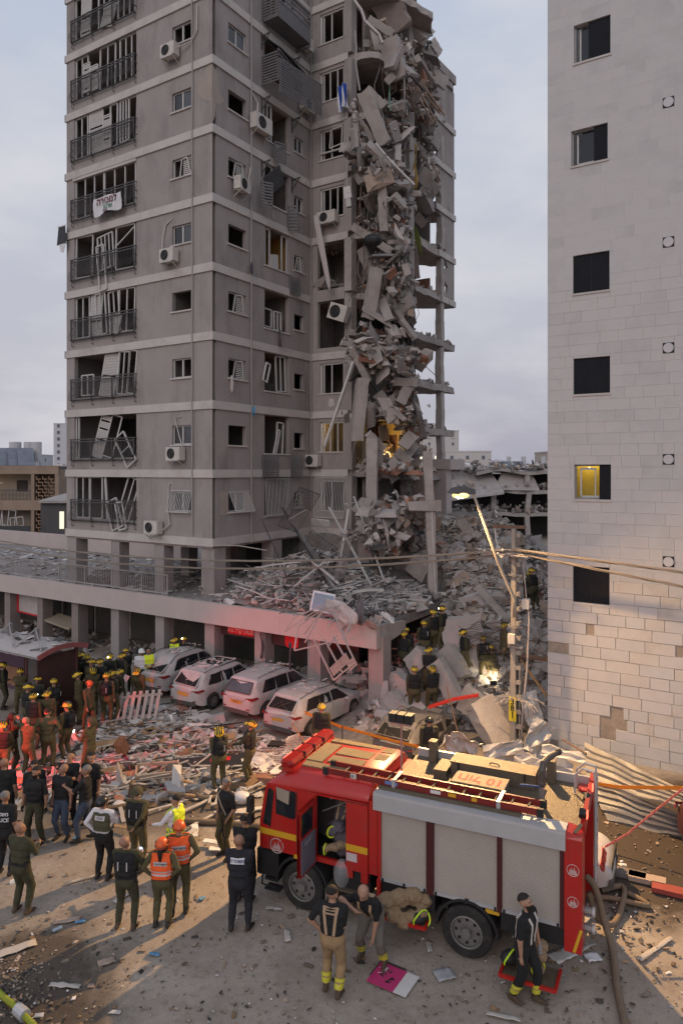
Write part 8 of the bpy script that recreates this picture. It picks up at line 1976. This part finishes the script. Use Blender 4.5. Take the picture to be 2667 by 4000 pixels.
def rif(b):
 b.bar((0,.05,.05),(.02,-.02,-.30),.045,.06,M_blk); b.bar((.02,-.02,-.30),(.03,-.04,-.62),.02,.02,M_blk); b.bar((0,.05,.05),(-.02,.12,.30),.05,.07,M_blk); b.bar((.01,.03,-.08),(.01,.14,-.16),.03,.06,M_blk)
held('man in a black T-shirt with a slung rifle beside the engine',rif,-1,'rifle','dark rifle hanging from the sling of the man in black','rifle')
b=MB(); T_,H_=RP['T'],RP['H']; q=[(-.16,.14,1.02),(-.02,.15,1.2),(.13,.13,1.40),(.12,0,1.49),(.05,-.14,1.38),(-.12,-.14,1.12)]; b.tube(q,.02,5,mat('sling_tan',(.24,.20,.15),.9)); b.build('sling',rm_)
b=MB(); b.obox((0,0,0),(.2,.01,.3),rotm(.3,.5,.3),M_pchw); tag(b.build('paper',None,loc=at(289,1625)+Vector((0,0,1.1))),'white sheet held beside the first white car','paper')
# pallet the stooping soldier handles
pt_=thing('pallet','pale slatted wooden panel propped in front of the stooping soldier','pallet',at(318,1655),.3)
for i in range(7):q=MB(); q.bar((-.75+i*.22,-.1,.05),(-.55+i*.22,.35,.95),.12,.03,mat('pallet_wood',(.42,.33,.30),.9,.15)); q.build('slat',pt_)
for z in(.15,.8):q=MB(); q.bar((-.75,-.05+z*.4,z),(.85,-.05+z*.4,z),.03,.09,mat('pallet_wood',(.42,.33,.30))); q.build('rail',pt_)
# beacon of a vehicle out of view on the left; tripod added in its place
rb2=thing('beacon_tripod','red warning beacon on a tripod beyond the left edge of the street','beacon',(-11.6,18.2,0),0)
q=MB(); q.cyl((0,0,0),(0,0,2.1),.03,8,M_steel); q.bar((0,0,.6),(.4,.2,0),.03,.03,M_steel); q.bar((0,0,.6),(-.4,.2,0),.03,.03,M_steel); q.bar((0,0,.6),(0,-.45,0),.03,.03,M_steel); q.build('stand',rb2)
q=MB(); q.cyl((0,0,2.1),(0,0,2.28),.09,12,M_rlit); q.build('lens',rb2)
rl2=bpy.data.lights.new('beacon_light','SPOT'); rl2.energy=2500; rl2.color=(1,.045,.03); rl2.spot_size=math.radians(54); rl2.spot_blend=.5; rl2.shadow_soft_size=.1
lo=bpy.data.objects.new('beacon_light',rl2); COL.objects.link(lo); lo.location=(-11.45,18.25,2.2); lo.rotation_euler=Vector((.68,.73,-.27)).to_track_quat('-Z','Y').to_euler()
# work light in the hole on the heap
hl=lay(1112,1575); wl=thing('work_lamp','bright work lamp lighting the hole on the heap','lamp',hl+Vector((.25,-.35,.1)),0)
q=MB(); q.box(-.12,.12,-.04,.04,.05,.2,M_blk); q.build('housing',wl); q=MB(); q.box(-.10,.10,.042,.05,.06,.19,M_led); q.build('lens',wl); q=MB(); q.box(-.1,.1,-.06,.06,0,.045,M_steel); q.build('foot',wl)
pl=bpy.data.lights.new('work_light','POINT'); pl.energy=20; pl.color=(1,.78,.42); pl.shadow_soft_size=.08
lo=bpy.data.objects.new('work_light',pl); COL.objects.link(lo); lo.location=hl+Vector((.25,-.2,.45))
# ================================================================== debris over the street
def inpoly(x,y,P):
 c=False; j=len(P)-1
 for i in range(len(P)):
  if(P[i][1]>y)!=(P[j][1]>y)and x<(P[j][0]-P[i][0])*(y-P[i][1])/(P[j][1]-P[i][1])+P[i][0]:c=not c
  j=i
 return c
DZ=[(250,1630),(400,1622),(480,1650),(600,1690),(680,1720),(620,1790),(590,1830),(400,1840),(180,1850),(0,1820),(0,1760),(150,1740),(210,1680)]
M_wood=mat('broken_wood',(.24,.155,.085),.9,.2,4,island=.35); M_plw=mat('white_slat',(.40,.37,.335),.7,.1,5,island=.15); M_dk=mat('dark_scrap',(.045,.038,.036),.9,.3,4,island=.5)
M_mag=mat('magenta_rag',(.26,.03,.08),.8,.2,5)
pts=[]; sz=[]
while len(pts)<3300:
 u,v=rng.uniform(0,690),rng.uniform(1620,1850)
 if not inpoly(u,v,DZ):continue
 p=gD(u,v); s=min(.55,.055*math.exp(abs(rng.normal(0,.85)))); pts.append((p.x,p.y,rng.uniform(.0,.12))); sz.append((s*rng.uniform(.8,2.6),s,s*rng.uniform(.15,.6)))
scatter('street_debris',pts,sz,[(M_rub,6),(M_rubw,4),(M_rubd,2),(M_wood,1.6),(M_dk,1.6),(M_rubr,.5)],'carpet of smashed household debris across the street',seed=51,flat=.85)
b=MB()
for _ in range(380):
 while True:
  u,v=rng.uniform(0,690),rng.uniform(1620,1850)
  if inpoly(u,v,DZ):break
 p=gD(u,v)+Vector((0,0,rng.uniform(.04,.22))); L=rng.uniform(.25,1.5); a=rng.normal(.45,.55); t_=rng.normal(0,.10); d_=Vector((math.cos(a)*math.cos(t_),math.sin(a)*math.cos(t_),math.sin(t_)))*L/2
 b.bar(p-d_,p+d_,rng.uniform(.025,.08),.025,rng.choice([M_plw,M_plw,M_plw,M_alu,M_wood,M_dk,M_steel]))
tag(b.build('debris_strips'),'pale broken window strips all over the street debris',kind='stuff')
bd=[]
for w,l,m in((.10,.9,M_plw),(.13,.7,M_plw),(.07,1.3,M_plw),(.16,.6,M_rubw),(.10,1.0,M_wood)):
 q=MB(); n=4
 for i in range(n):q.bar((-l/2+l*i/n,.01*math.sin(i*2),.01),(-l/2+l*(i+1)/n,.01*math.sin(i*2+2),.01),w,.025,m)
 me=bpy.data.meshes.new('loose_board'); me.from_pydata(q.v,[],q.f); me.materials.append(m); bd.append(me)
for i in range(70):
 if i<45:
  while True:
   u,v=rng.uniform(0,640),rng.uniform(1700,1860)
   if inpoly(u,v,DZ):break
 else:u,v=rng.uniform(0,590),1830+abs(rng.normal(0,75))
 o=link('loose_board',bd[i%5],None,gD(u,v)+Vector((0,0,.03+rng.uniform(0,.10)))); o.rotation_euler=(rng.normal(0,.06),rng.normal(0,.08),rng.uniform(0,PI)); tag(o,'pale loose board lying on the dusty street','board','loose boards on the street')
 # fine litter over the bare ground
pts=[]; sz=[]
for _ in range(2600):
 v=rng.uniform(1800,2420); u=rng.uniform(-60,1640)
 p=gD(u,v); s=rng.uniform(.008,.035)if rng.random()<.9 else rng.uniform(.03,.09); pts.append((p.x,p.y,.004)); sz.append((s*rng.uniform(1,2.4),s,s*.25))
for _ in range(260):
 p=gD(abs(rng.normal(0,75)),2260+rng.normal(0,50)); s=rng.uniform(.008,.045); pts.append((p.x,p.y,.006)); sz.append((s*rng.uniform(1,2.4),s,s*.4))
for _ in range(260):
 p=gD(rng.uniform(1250,1560),rng.uniform(1900,2250)); s=rng.uniform(.012,.06); pts.append((p.x,p.y,.01)); sz.append((s*rng.uniform(1,2.4),s,s*.4))
scatter('ground_litter',pts,sz,[(M_rubw,1),(M_dirt,6),(M_dk,3),(M_wood,1),(M_rubt,2)],'scraps and grit scattered over the bare ground',seed=61,flat=1)
def paper(u,v,w,l,m,label,cat='paper',az=0,name='paper_scrap'):
 b=MB(); n=5; vs=[(-w/2+w*i/n,-l/2+l*j/n,.02+.03*noise.noise(Vector((u+i*.8,v+j*.8,0)))+.03*abs(noise.noise(Vector((i*.4,j*.4,u)))))for j in range(n+1)for i in range(n+1)]
 b.add(vs,[(j*6+i,j*6+i+1,j*6+i+7,j*6+i+6)for j in range(n)for i in range(n)],m); o=b.build(name,None,smooth=True,loc=gD(u,v),rz=az); o.modifiers.new('sheet','SOLIDIFY').thickness=.006
 return tag(o,label,cat)
M_blu=mat('blue_glove',(.10,.25,.42),.6,.15)
for u,v,w,l,m,lab,c,a in((185,2118,.2,.09,M_blu,'crumpled blue glove on the bare ground','glove',.3),(355,2193,.2,.08,M_blu,'second blue glove lying left of the shadow','glove',-.2),(463,2065,.15,.1,M_blu,'blue glove by the shadow of the police officer','glove',.8),(175,1925,.14,.1,M_blu,'small blue wrapper behind the bald soldier','wrapper',.4),(155,2115,.5,.16,M_rubt,'dirty pale rag in the left foreground','rag',.2),(245,2210,.3,.18,M_rubt,'crumpled grey rag near the dark soil','rag',.5),(1020,2240,.35,.3,mat('film',(.42,.42,.44),.3,.1,alpha=.75),'torn clear plastic film before the rear wheel','film',.3),(880,2232,.22,.2,M_pchw,'white torn scrap left of the pink board','scrap',.8),
(1290,2065+130,.5,.3,M_rubw,'grey torn cardboard by the rear corner of the engine','cardboard',.5),(1360,2200,.28,.24,M_pchw,'crumpled newspaper near the big hose','newspaper',.2),(560,1890,.5,.3,M_rubw,'tan sheet leaning by the cab mirror','sheet',.2),(660,2150,.12,.35,M_plw,'white batten lying in the shade before the front wheel','batten',.15),(630,2088,.35,.1,M_plw,'white batten beside the cab step','batten',-.1),(985,2175,.1,.32,M_plw,'white batten between the wheels in the shade','batten',0),(1155,2337,.55,.09,M_plw,'white batten at the bottom of the lane','batten',-.3),(1012,2365,.4,.1,M_plw,'broken white batten at the bottom edge','batten',.0),(1340,2180,.6,.09,M_plw,'pale batten by the pool of hoses','batten',.5),(1505,2180,1.1,.09,M_plw,'long pale plank at the lower right','plank',.62),(150,2265,.55,.10,M_plw,'pale batten on the dark soil','batten',-.1),(25,2185,.9,.22,M_plw,'broad weathered board at the left edge','board',.6),(285,2060,.5,.12,M_plw,'pale split batten behind the man with the phone','batten',1.0),(190,2020,.7,.06,M_plw,'thin pale batten behind the bald soldier','batten',.5)):
 paper(u,v,w,l,m,lab,c,a,'batten' if 'batten' in lab else c)
 # pink and white board
t=thing('pink_board','magenta and white cardboard with scrawled black writing on the ground','cardboard',gD(900,2250),-.55)
b=MB(); b.box(-.36,.16,-.28,.28,.012,.03,mat('magenta_card',(.42,.03,.13),.7,.1,4)); b.build('pink_half',t); b=MB(); b.box(.162,.40,-.28,.28,.014,.028,M_rubw); b.build('white_half',t); b=MB(); b.box(-.40,.1,-.1,.36,.002,.011,M_dk); b.build('backing',t)
text_part('lettering','בית',.16,Matrix.Translation((-.15,.05,.034))@Matrix.Rotation(1.2,4,'Z'),M_dk,t,True); text_part('lettering','דוד',.14,Matrix.Translation((.0,-.08,.034))@Matrix.Rotation(1.2,4,'Z'),M_dk,t,True)
# fallen black shop sign
t=thing('fallen_sign','fallen black shop sign with white letters lying on the debris','sign',gD(475,1772),0); t.rotation_euler=(.16,-.06,.12)
b=MB(); b.box(-1.35,1.35,-.55,.62,.10,.14,mat('sign_black',(.028,.026,.028),.5,.2)); b.build('panel',t)
text_part('lettering','אזרול',.55,Matrix.Translation((0,-.18,.146))@Matrix.Rotation(.03,4,'Z'),M_pchw,t,True); b=MB(); b.box(.1,.7,.25,.45,.142,.147,M_sred); b.build('red_mark',t)
t=thing('black_sheet','black crumpled panel lying left of the wooden frame','panel',gD(285,1806),.25); b=MB(); b.hexa([(-.9,-.25,0),(1.0,-.3,.0),(.9,.3,0),(-.7,.3,0),(-.9,-.25,.06),(1.0,-.3,.10),(.9,.3,.14),(-.7,.3,.08)],M_dk); b.build('sheet',t)
t=thing('wooden_frame','pale empty wooden drawer frame on the debris','frame',gD(362,1782),.25)
for p,q in(((-.6,-.4),(.6,-.4)),((.6,-.4),(.6,.4)),((.6,.4),(-.6,.4)),((-.6,.4),(-.6,-.4))):b=MB(); b.bar((*p,.12),(*q,.16),.05,.22,mat('frame_wood',(.40,.31,.24),.8,.15)); b.build('side',t)
for u,v,w,l,a,lab in((250,1718,.9,.45,.2,'brown board on the far debris'),(262,1782,.6,.4,.5,'brown board left of the wooden frame'),(300,1790,.4,.3,.2,'small brown board beside the black panel'),(505,1705,1.0,.5,.1,'tan board near the fallen window bars'),(70,1835,.6,.35,.4,'brown board at the left edge of the debris')):
 o=link('brown_board',bd[4],None,gD(u,v)+Vector((0,0,.16))); o.scale=(w,l*9,1.2); o.rotation_euler=(.1,-.08,a); tag(o,lab,'board')
for u,v,lab in((205,1748,'magenta rag under the soldiers'),(370,1805,'magenta bag by the wooden frame'),(285,1735,'red rag in the middle of the debris')):rag('cloth',lab,'cloth',[gD(u+i*3,v+i*1.5,.12+.08*math.sin(i*1.3))for i in range(5)],[.2,.4,.5,.4,.2],M_mag)
for u,v,lab in((500,1700,'clear plastic bag on the far debris'),(590,1852-90,'clear bag beside the soldier with a pack'),(555,1845,'white bag beside the rifleman')):
 b=MB(); b.ball((0,0,.15),.24,9,7,mat('bag_white',(.50,.50,.52),.4,.1),(1.2,.9,.7)); tag(b.build('plastic_bag',None,loc=gD(u,v),smooth=True),lab,'bag')
b=MB(); b.tube([(.22*math.cos(a),.16*math.sin(a),.06)for a in np.linspace(0,2*PI,17)],.035,6,M_plw); tag(b.build('toilet_seat',None,loc=gD(267,1800)),'white ring seat lying beside the black panel','ring')
for u,v,R,lab in((560,1712,rotm(1.45,.1,.3),'fallen pale window grille behind the two soldiers'),(620,1735,rotm(1.4,-.1,1.0),'fallen window grille under the nearest white car')):grille_thing('window_grille',lab,'grille',gD(u,v)+Vector((0,0,.15)),0,2.2,1.2,17,R,M_pipe,'fallen grilles in the street',.022)
for i,(u,v,a)in enumerate(((615,1758,.3),(640,1762,.9),(600,1752,-.3))):
 b=MB(); n=6; b.add([(x*.28-.8,y*.22-.6,.1+.3*abs(noise.noise(Vector((x*.5+i*5,y*.5,0)))))for y in range(n)for x in range(n+1)],[(y*7+x,y*7+x+1,y*7+x+8,y*7+x+7)for y in range(n-1)for x in range(n)],M_alu); o=b.build('crumpled_sheet',None,loc=gD(u,v),rz=a); o.modifiers.new('t','SOLIDIFY').thickness=.01; tag(o,['white buckled sheet under the nearest car tail','second white buckled sheet by the cab light bar','dirty buckled sheet beside the profile soldier'][i],'metal sheet')
 # hoses
M_hose=mat('hose_canvas',(.17,.125,.085),.9,.15,6,.5,30)
def hose_th(label,P,r=.06,m=M_hose):
 q=[gD(u,v,z)for u,v,z in P]; f=[]
 for i in range(len(q)-1):
  p0,p1,p2,p3=q[max(i-1,0)],q[i],q[i+1],q[min(i+2,len(q)-1)]
  for k in range(6):
   t_=k/6; f.append(.5*((2*p1)+(-p0+p2)*t_+(2*p0-5*p1+4*p2-p3)*t_*t_+(-p0+3*p1-3*p2+p3)*t_**3))
 f.append(q[-1]); b=MB(); b.tube(f,r,8,m); return tag(b.build('fire_hose',None,smooth=True),label,'hose','fire hoses')
hose_th('thick tan hose dropping from the tail of the engine and running off the bottom edge',[(1345,2012,1.1),(1366,2040,.95),(1385,2110,.4),(1405,2180,.07),(1415,2260,.06),(1440,2380,.06)],.065)
hose_th('tan hose curling beside the tail of the engine',[(1352,2050,.85),(1372,2110,.3),(1410,2120,.07),(1432,2060,.06),(1425,2035,.06),(1380,2045,.06)],.06)
hose_th('flat hose forked on the wet lane behind the engine',[(1330,2060,.06),(1400,2062,.05),(1488,2080,.05),(1440,2050,.05)],.055)
hose_th('long hose lying across the street left of the cab',[(600,1897,.06),(520,1890,.06),(430,1885,.07),(415,1880,.06)],.075)
hose_th('hose looping behind the two soldiers',[(640,1800,.06),(560,1822,.06),(480,1832,.06),(455,1826,.06),(470,1808,.06),(560,1795,.06)],.07)
hose_th('brown hose running left across the debris',[(450,1828,.06),(330,1842,.07),(240,1858,.06),(180,1862,.06)],.06)
hose_th('yellow green hose with a metal coupling in the bottom left corner',[(-25,2255,.06),(10,2290,.06),(45,2320,.06),(110,2390,.06)],.05,mat('hose_green',(.23,.26,.02),.7,.15))
b=MB(); p=gD(50,2325,.06); b.cyl(p+Vector((-.1,.08,0)),p+Vector((.1,-.08,0)),.10,12,M_silv); tag(b.build('hose_coupling',None),'metal coupling on the green hose','coupling')
# barrier tapes
M_tape=mat('tape_orange',(.62,.21,.02),.6,.1); M_tapr=mat('tape_red_white',(.60,.13,.10),.6,.35,9)
def tape(label,P,w,m):
 f=[aD(*p)for p in P]; b=MB()
 for i in range(len(f)-1):
  for k in range(4):a0,a1=f[i].lerp(f[i+1],k/4),f[i].lerp(f[i+1],(k+1)/4); b.bar(a0,a1,.006,w,m)
 return tag(b.build('barrier_tape',None),label,'tape')
tape('orange barrier tape stretched from the nearest white car over the engine to the right',[(640,1612,24.6),(780,1668,23.2),(905,1702,22.0),(1015,1728,20.6),(1150,1762,19.2),(1300,1788,17.9),(1420,1808,17.2),(1600,1810,16.4)],.09,M_tape)
tape('orange cord hanging from the tape end down behind the light bar',[(640,1612,24.6),(672,1665,23.6),(706,1712,22.5)],.035,M_tape)
tape('red and white tape rising from the tail of the engine to the right edge',[(1388,1945,14.4),(1440,1915,14.6),(1500,1865,14.9),(1600,1785,15.2)],.05,M_tapr)
rag('barrier_tape','knotted red tape hanging at the tail of the engine','tape',[aD(1384+2*math.sin(i),1945+i*9,14.35)for i in range(7)],[.05,.12,.1,.14,.1,.12,.05],M_tapr)
# corrugated fence fallen along the stone building
def corrugated(label,A,B,C,D,nrib,m,sag=.15):
 A,B,C,D=map(Vector,(A,B,C,D)); n,k=nrib*6,10; b=MB(); vs=[]
 nrm=(B-A).cross(D-A).normalized()
 for i in range(n+1):
  for j in range(k+1):
   s_,t_=i/n,j/k; p=A.lerp(B,t_).lerp(D.lerp(C,t_),s_); ph=(s_*nrib)%1; vs.append(p+nrm*((.06 if ph<.3 else .0)+sag*noise.noise(Vector((s_*1.5,t_*2.2,nrib))))+Vector((0,0,.05*noise.noise(Vector((s_*5,t_*5,1))))))
 b.add(vs,[(i*(k+1)+j,i*(k+1)+j+1,(i+1)*(k+1)+j+1,(i+1)*(k+1)+j)for i in range(n)for j in range(k)],m); o=b.build('corrugated_sheet',None); return tag(o,label,'metal sheet','fallen corrugated fence')
M_corr=mat('corrugated_grey',(.17,.165,.163),.55,.12,2,metal=.15,spot=(.11,.09,.075),spotamt=.6,spotscale=1.5)
corrugated('upper corrugated sheet leaning against the foot of the stone building',aD(1340,1700,21.0),aD(1570,1812,18.0),aD(1600,1870,17.0),aD(1345,1790,19.6),5,M_corr)
corrugated('lower corrugated sheet sliding onto the wet lane',aD(1338,1780,19.8),aD(1575,1872,17.2),gD(1600,1935),gD(1395,1885),5,M_corr,.2)
def crumple(label,u,v,Y,w,h,R,m,seed,amp=.35,cat='metal sheet'):
 b=MB(); n=7; b.add([Vector((-w/2+w*i/n,amp*noise.noise(Vector((i*.45+seed*9,j*.45,0))),h*j/n))for j in range(n+1)for i in range(n+1)],[(j*8+i,j*8+i+1,j*8+i+9,j*8+i+8)for j in range(n)for i in range(n)],m); o=b.build('crumpled_sheet',None,loc=aD(u,v,Y)); o.rotation_euler=R; o.modifiers.new('t','SOLIDIFY').thickness=.008; return tag(o,label,cat,'crumpled metal sheets round the pole')
M_gal=mat('galvanised',(.40,.395,.39),.5,.1,2,metal=.1,spot=(.26,.24,.22),spotamt=.5,spotscale=2)
for i,a in enumerate(((1040,1735,20.5,1.0,.8,(.5,.5,.2),'curled pale sheet before the massive slab',.4),(1160,1755,20.8,1.2,.6,(-.2,-.1,.1),'creased grey sheet at the foot of the pole',.2),(1225,1735,21.8,.9,1.1,(-.3,.6,.3),'folded sheet between pole and stone building',.3),(1238,1690,22.8,.6,1.4,(-.15,-.2,.4),'tall bent sheet right of the pole',.25),(1245,1775,20.0,1.6,.5,(-1.0,.1,-.3),'flattened sheet sliding toward the corrugated fence',.3),(1300,1745,20.6,1.5,.4,(-1.1,.0,-.5),'long grey sheet under the corner of the stone building',.2))):crumple(a[6],a[0],a[1],a[2],a[3],a[4],a[5],M_gal,i,a[7])
strip('bright red plank lying over the crushed car',[aD(984,1624,24.6),aD(1040,1606,24.4),aD(1098,1596,24.2)],.16,mat('plank_red',(.62,.04,.025),.5,.08),'red_plank','plank')
strip('bent pale gutter hanging beside the sloping slabs',[aD(1110,1590,24),aD(1135,1602,24),aD(1142,1615,24),aD(1160,1665,23.8)],.07,M_alu,'gutter','gutter')
strip('steel beam bridging from the pole to the stone building',[aD(1195,1505,24.5),aD(1258,1515,24.3)],.2,M_rust,'steel_beam','beam')
strip('tan timber leaning toward the stone building',[aD(1195,1515,24.3),aD(1256,1600,23.8)],.10,M_wood,'timber','timber')
strip('rusty rod sticking up by the corner of the stone building',[aD(1290,1698,21.5),aD(1345,1730,20.5)],.05,M_rust,'steel_rod','rod')
strip('rusty bar standing before the massive slab',[aD(1025,1575,23.4),aD(1045,1660,23.0),aD(1065,1740,22.6)],.04,M_rust,'steel_rod','rod')
b=MB(); rg=random.Random(4)
for i in range(150):
 p=aD(rg.uniform(1140,1256),rg.uniform(1480,1700),rg.uniform(24.0,26)); d_=Vector((rg.uniform(-1,1),rg.uniform(-.4,.4),rg.uniform(-.3,.8))).normalized()*rg.uniform(.3,.9); b.tube([p,p+d_*.5+Vector((0,0,rg.uniform(-.1,.1))),p+d_],.009,4,mat('twig',(.12,.095,.08),.9))
for i in range(40):
 p=aD(rg.uniform(1050,1150),rg.uniform(1430,1480),27.2); d_=Vector((rg.uniform(.2,1),rg.uniform(-.3,.3),rg.uniform(-.3,.3))).normalized()*rg.uniform(.4,1.2); b.tube([p,p+d_*.5,p+d_+Vector((0,0,rg.uniform(-.2,.2)))],.010,4,mat('twig',(.12,.095,.08)))
tag(b.build('bare_twigs',None),'bare snapped branches tangled round the pole',kind='stuff')
for u,v,lab,m,L in((1440,2012,'grey stretch of kerb stone by the wet lane',M_rubd,2),(1485,2025,'pale stretch of kerb stone by the wet lane',M_rubt,2),(1540,2052,'red painted kerb stone at the right edge',mat('kerb_red',(.25,.05,.04),.8,.2),1)):
 b=MB(); b.obox((0,0,.06),(.75,.28,.10),None,m); tag(b.build('kerb_stone',None,loc=gD(u,v),rz=TH+.12),lab,'kerb stone')
b=MB(); b.obox((0,0,.02),(1.0,.35,.04),rotm(.0,.15,.9),M_conc); tag(b.build('concrete_plank',None,loc=gD(1335,2105)),'grey plank propped at the rear corner of the engine','plank')
b=MB(); b.cyl((0,0,.02),(.16,.06,.06),.03,10,mat('bottle_clear',(.35,.45,.55))); tag(b.build('plastic_bottle',None,loc=gD(122,2140)),'crushed clear bottle in the left foreground','bottle')
for i in range(5):
 b=MB(); b.box(-1.2+i*.06,1.3,0,.12,.1+i*.22,.22+i*.22,M_rubw if i%2 else M_conc); o=b.build('fallen_batten',None,loc=S(ca-1.9+i*.2,2.4,.1),rz=TH-.5); o.rotation_euler=(.2*i,.25,TH-.6+.1*i); tag(o,'pale fallen batten in the gloom under the deck end','batten','battens under the deck end')
pts=[]; sz=[]
for _ in range(900):
 a=rng.uniform(ca-6,ca+.5); bb=cb+.7+abs(rng.normal(0,1.7)); h_=max(0,1.4-(ca-a)*.28); pts.append(S(a,bb,rng.uniform(0,h_+.05))); s=rng.uniform(.06,.45); sz.append((s*1.5,s,s*.6))
for _ in range(500):a=rng.uniform(-22,ca-5); pts.append(S(a,cb+rng.uniform(.5,3),rng.uniform(0,.08))); s=rng.uniform(.05,.3); sz.append((s*2,s,s*.3))
scatter('arcade_rubble',pts,sz,[(M_rub,6),(M_rubd,2),(M_rubt,1)],'rubble spilled under the deck among the columns',seed=71)
# dust on the car roofs and scraps
for o in[o for o in bpy.data.objects if o.get('category')=='car' and o.get('group')]:
 b=MB()
 for _ in range(26):b.obox((rng.uniform(-1.3,.6),rng.uniform(-.5,.5),1.66+rng.uniform(-.02,.03)),(rng.uniform(.03,.22),rng.uniform(.03,.14),.02),rotm(rng.normal(0,.2),rng.normal(0,.2),rng.uniform(0,3)),rng.choice([M_rub,M_rubw,M_conc]))
 tag(b.build('roof_scraps',o),kind='stuff')
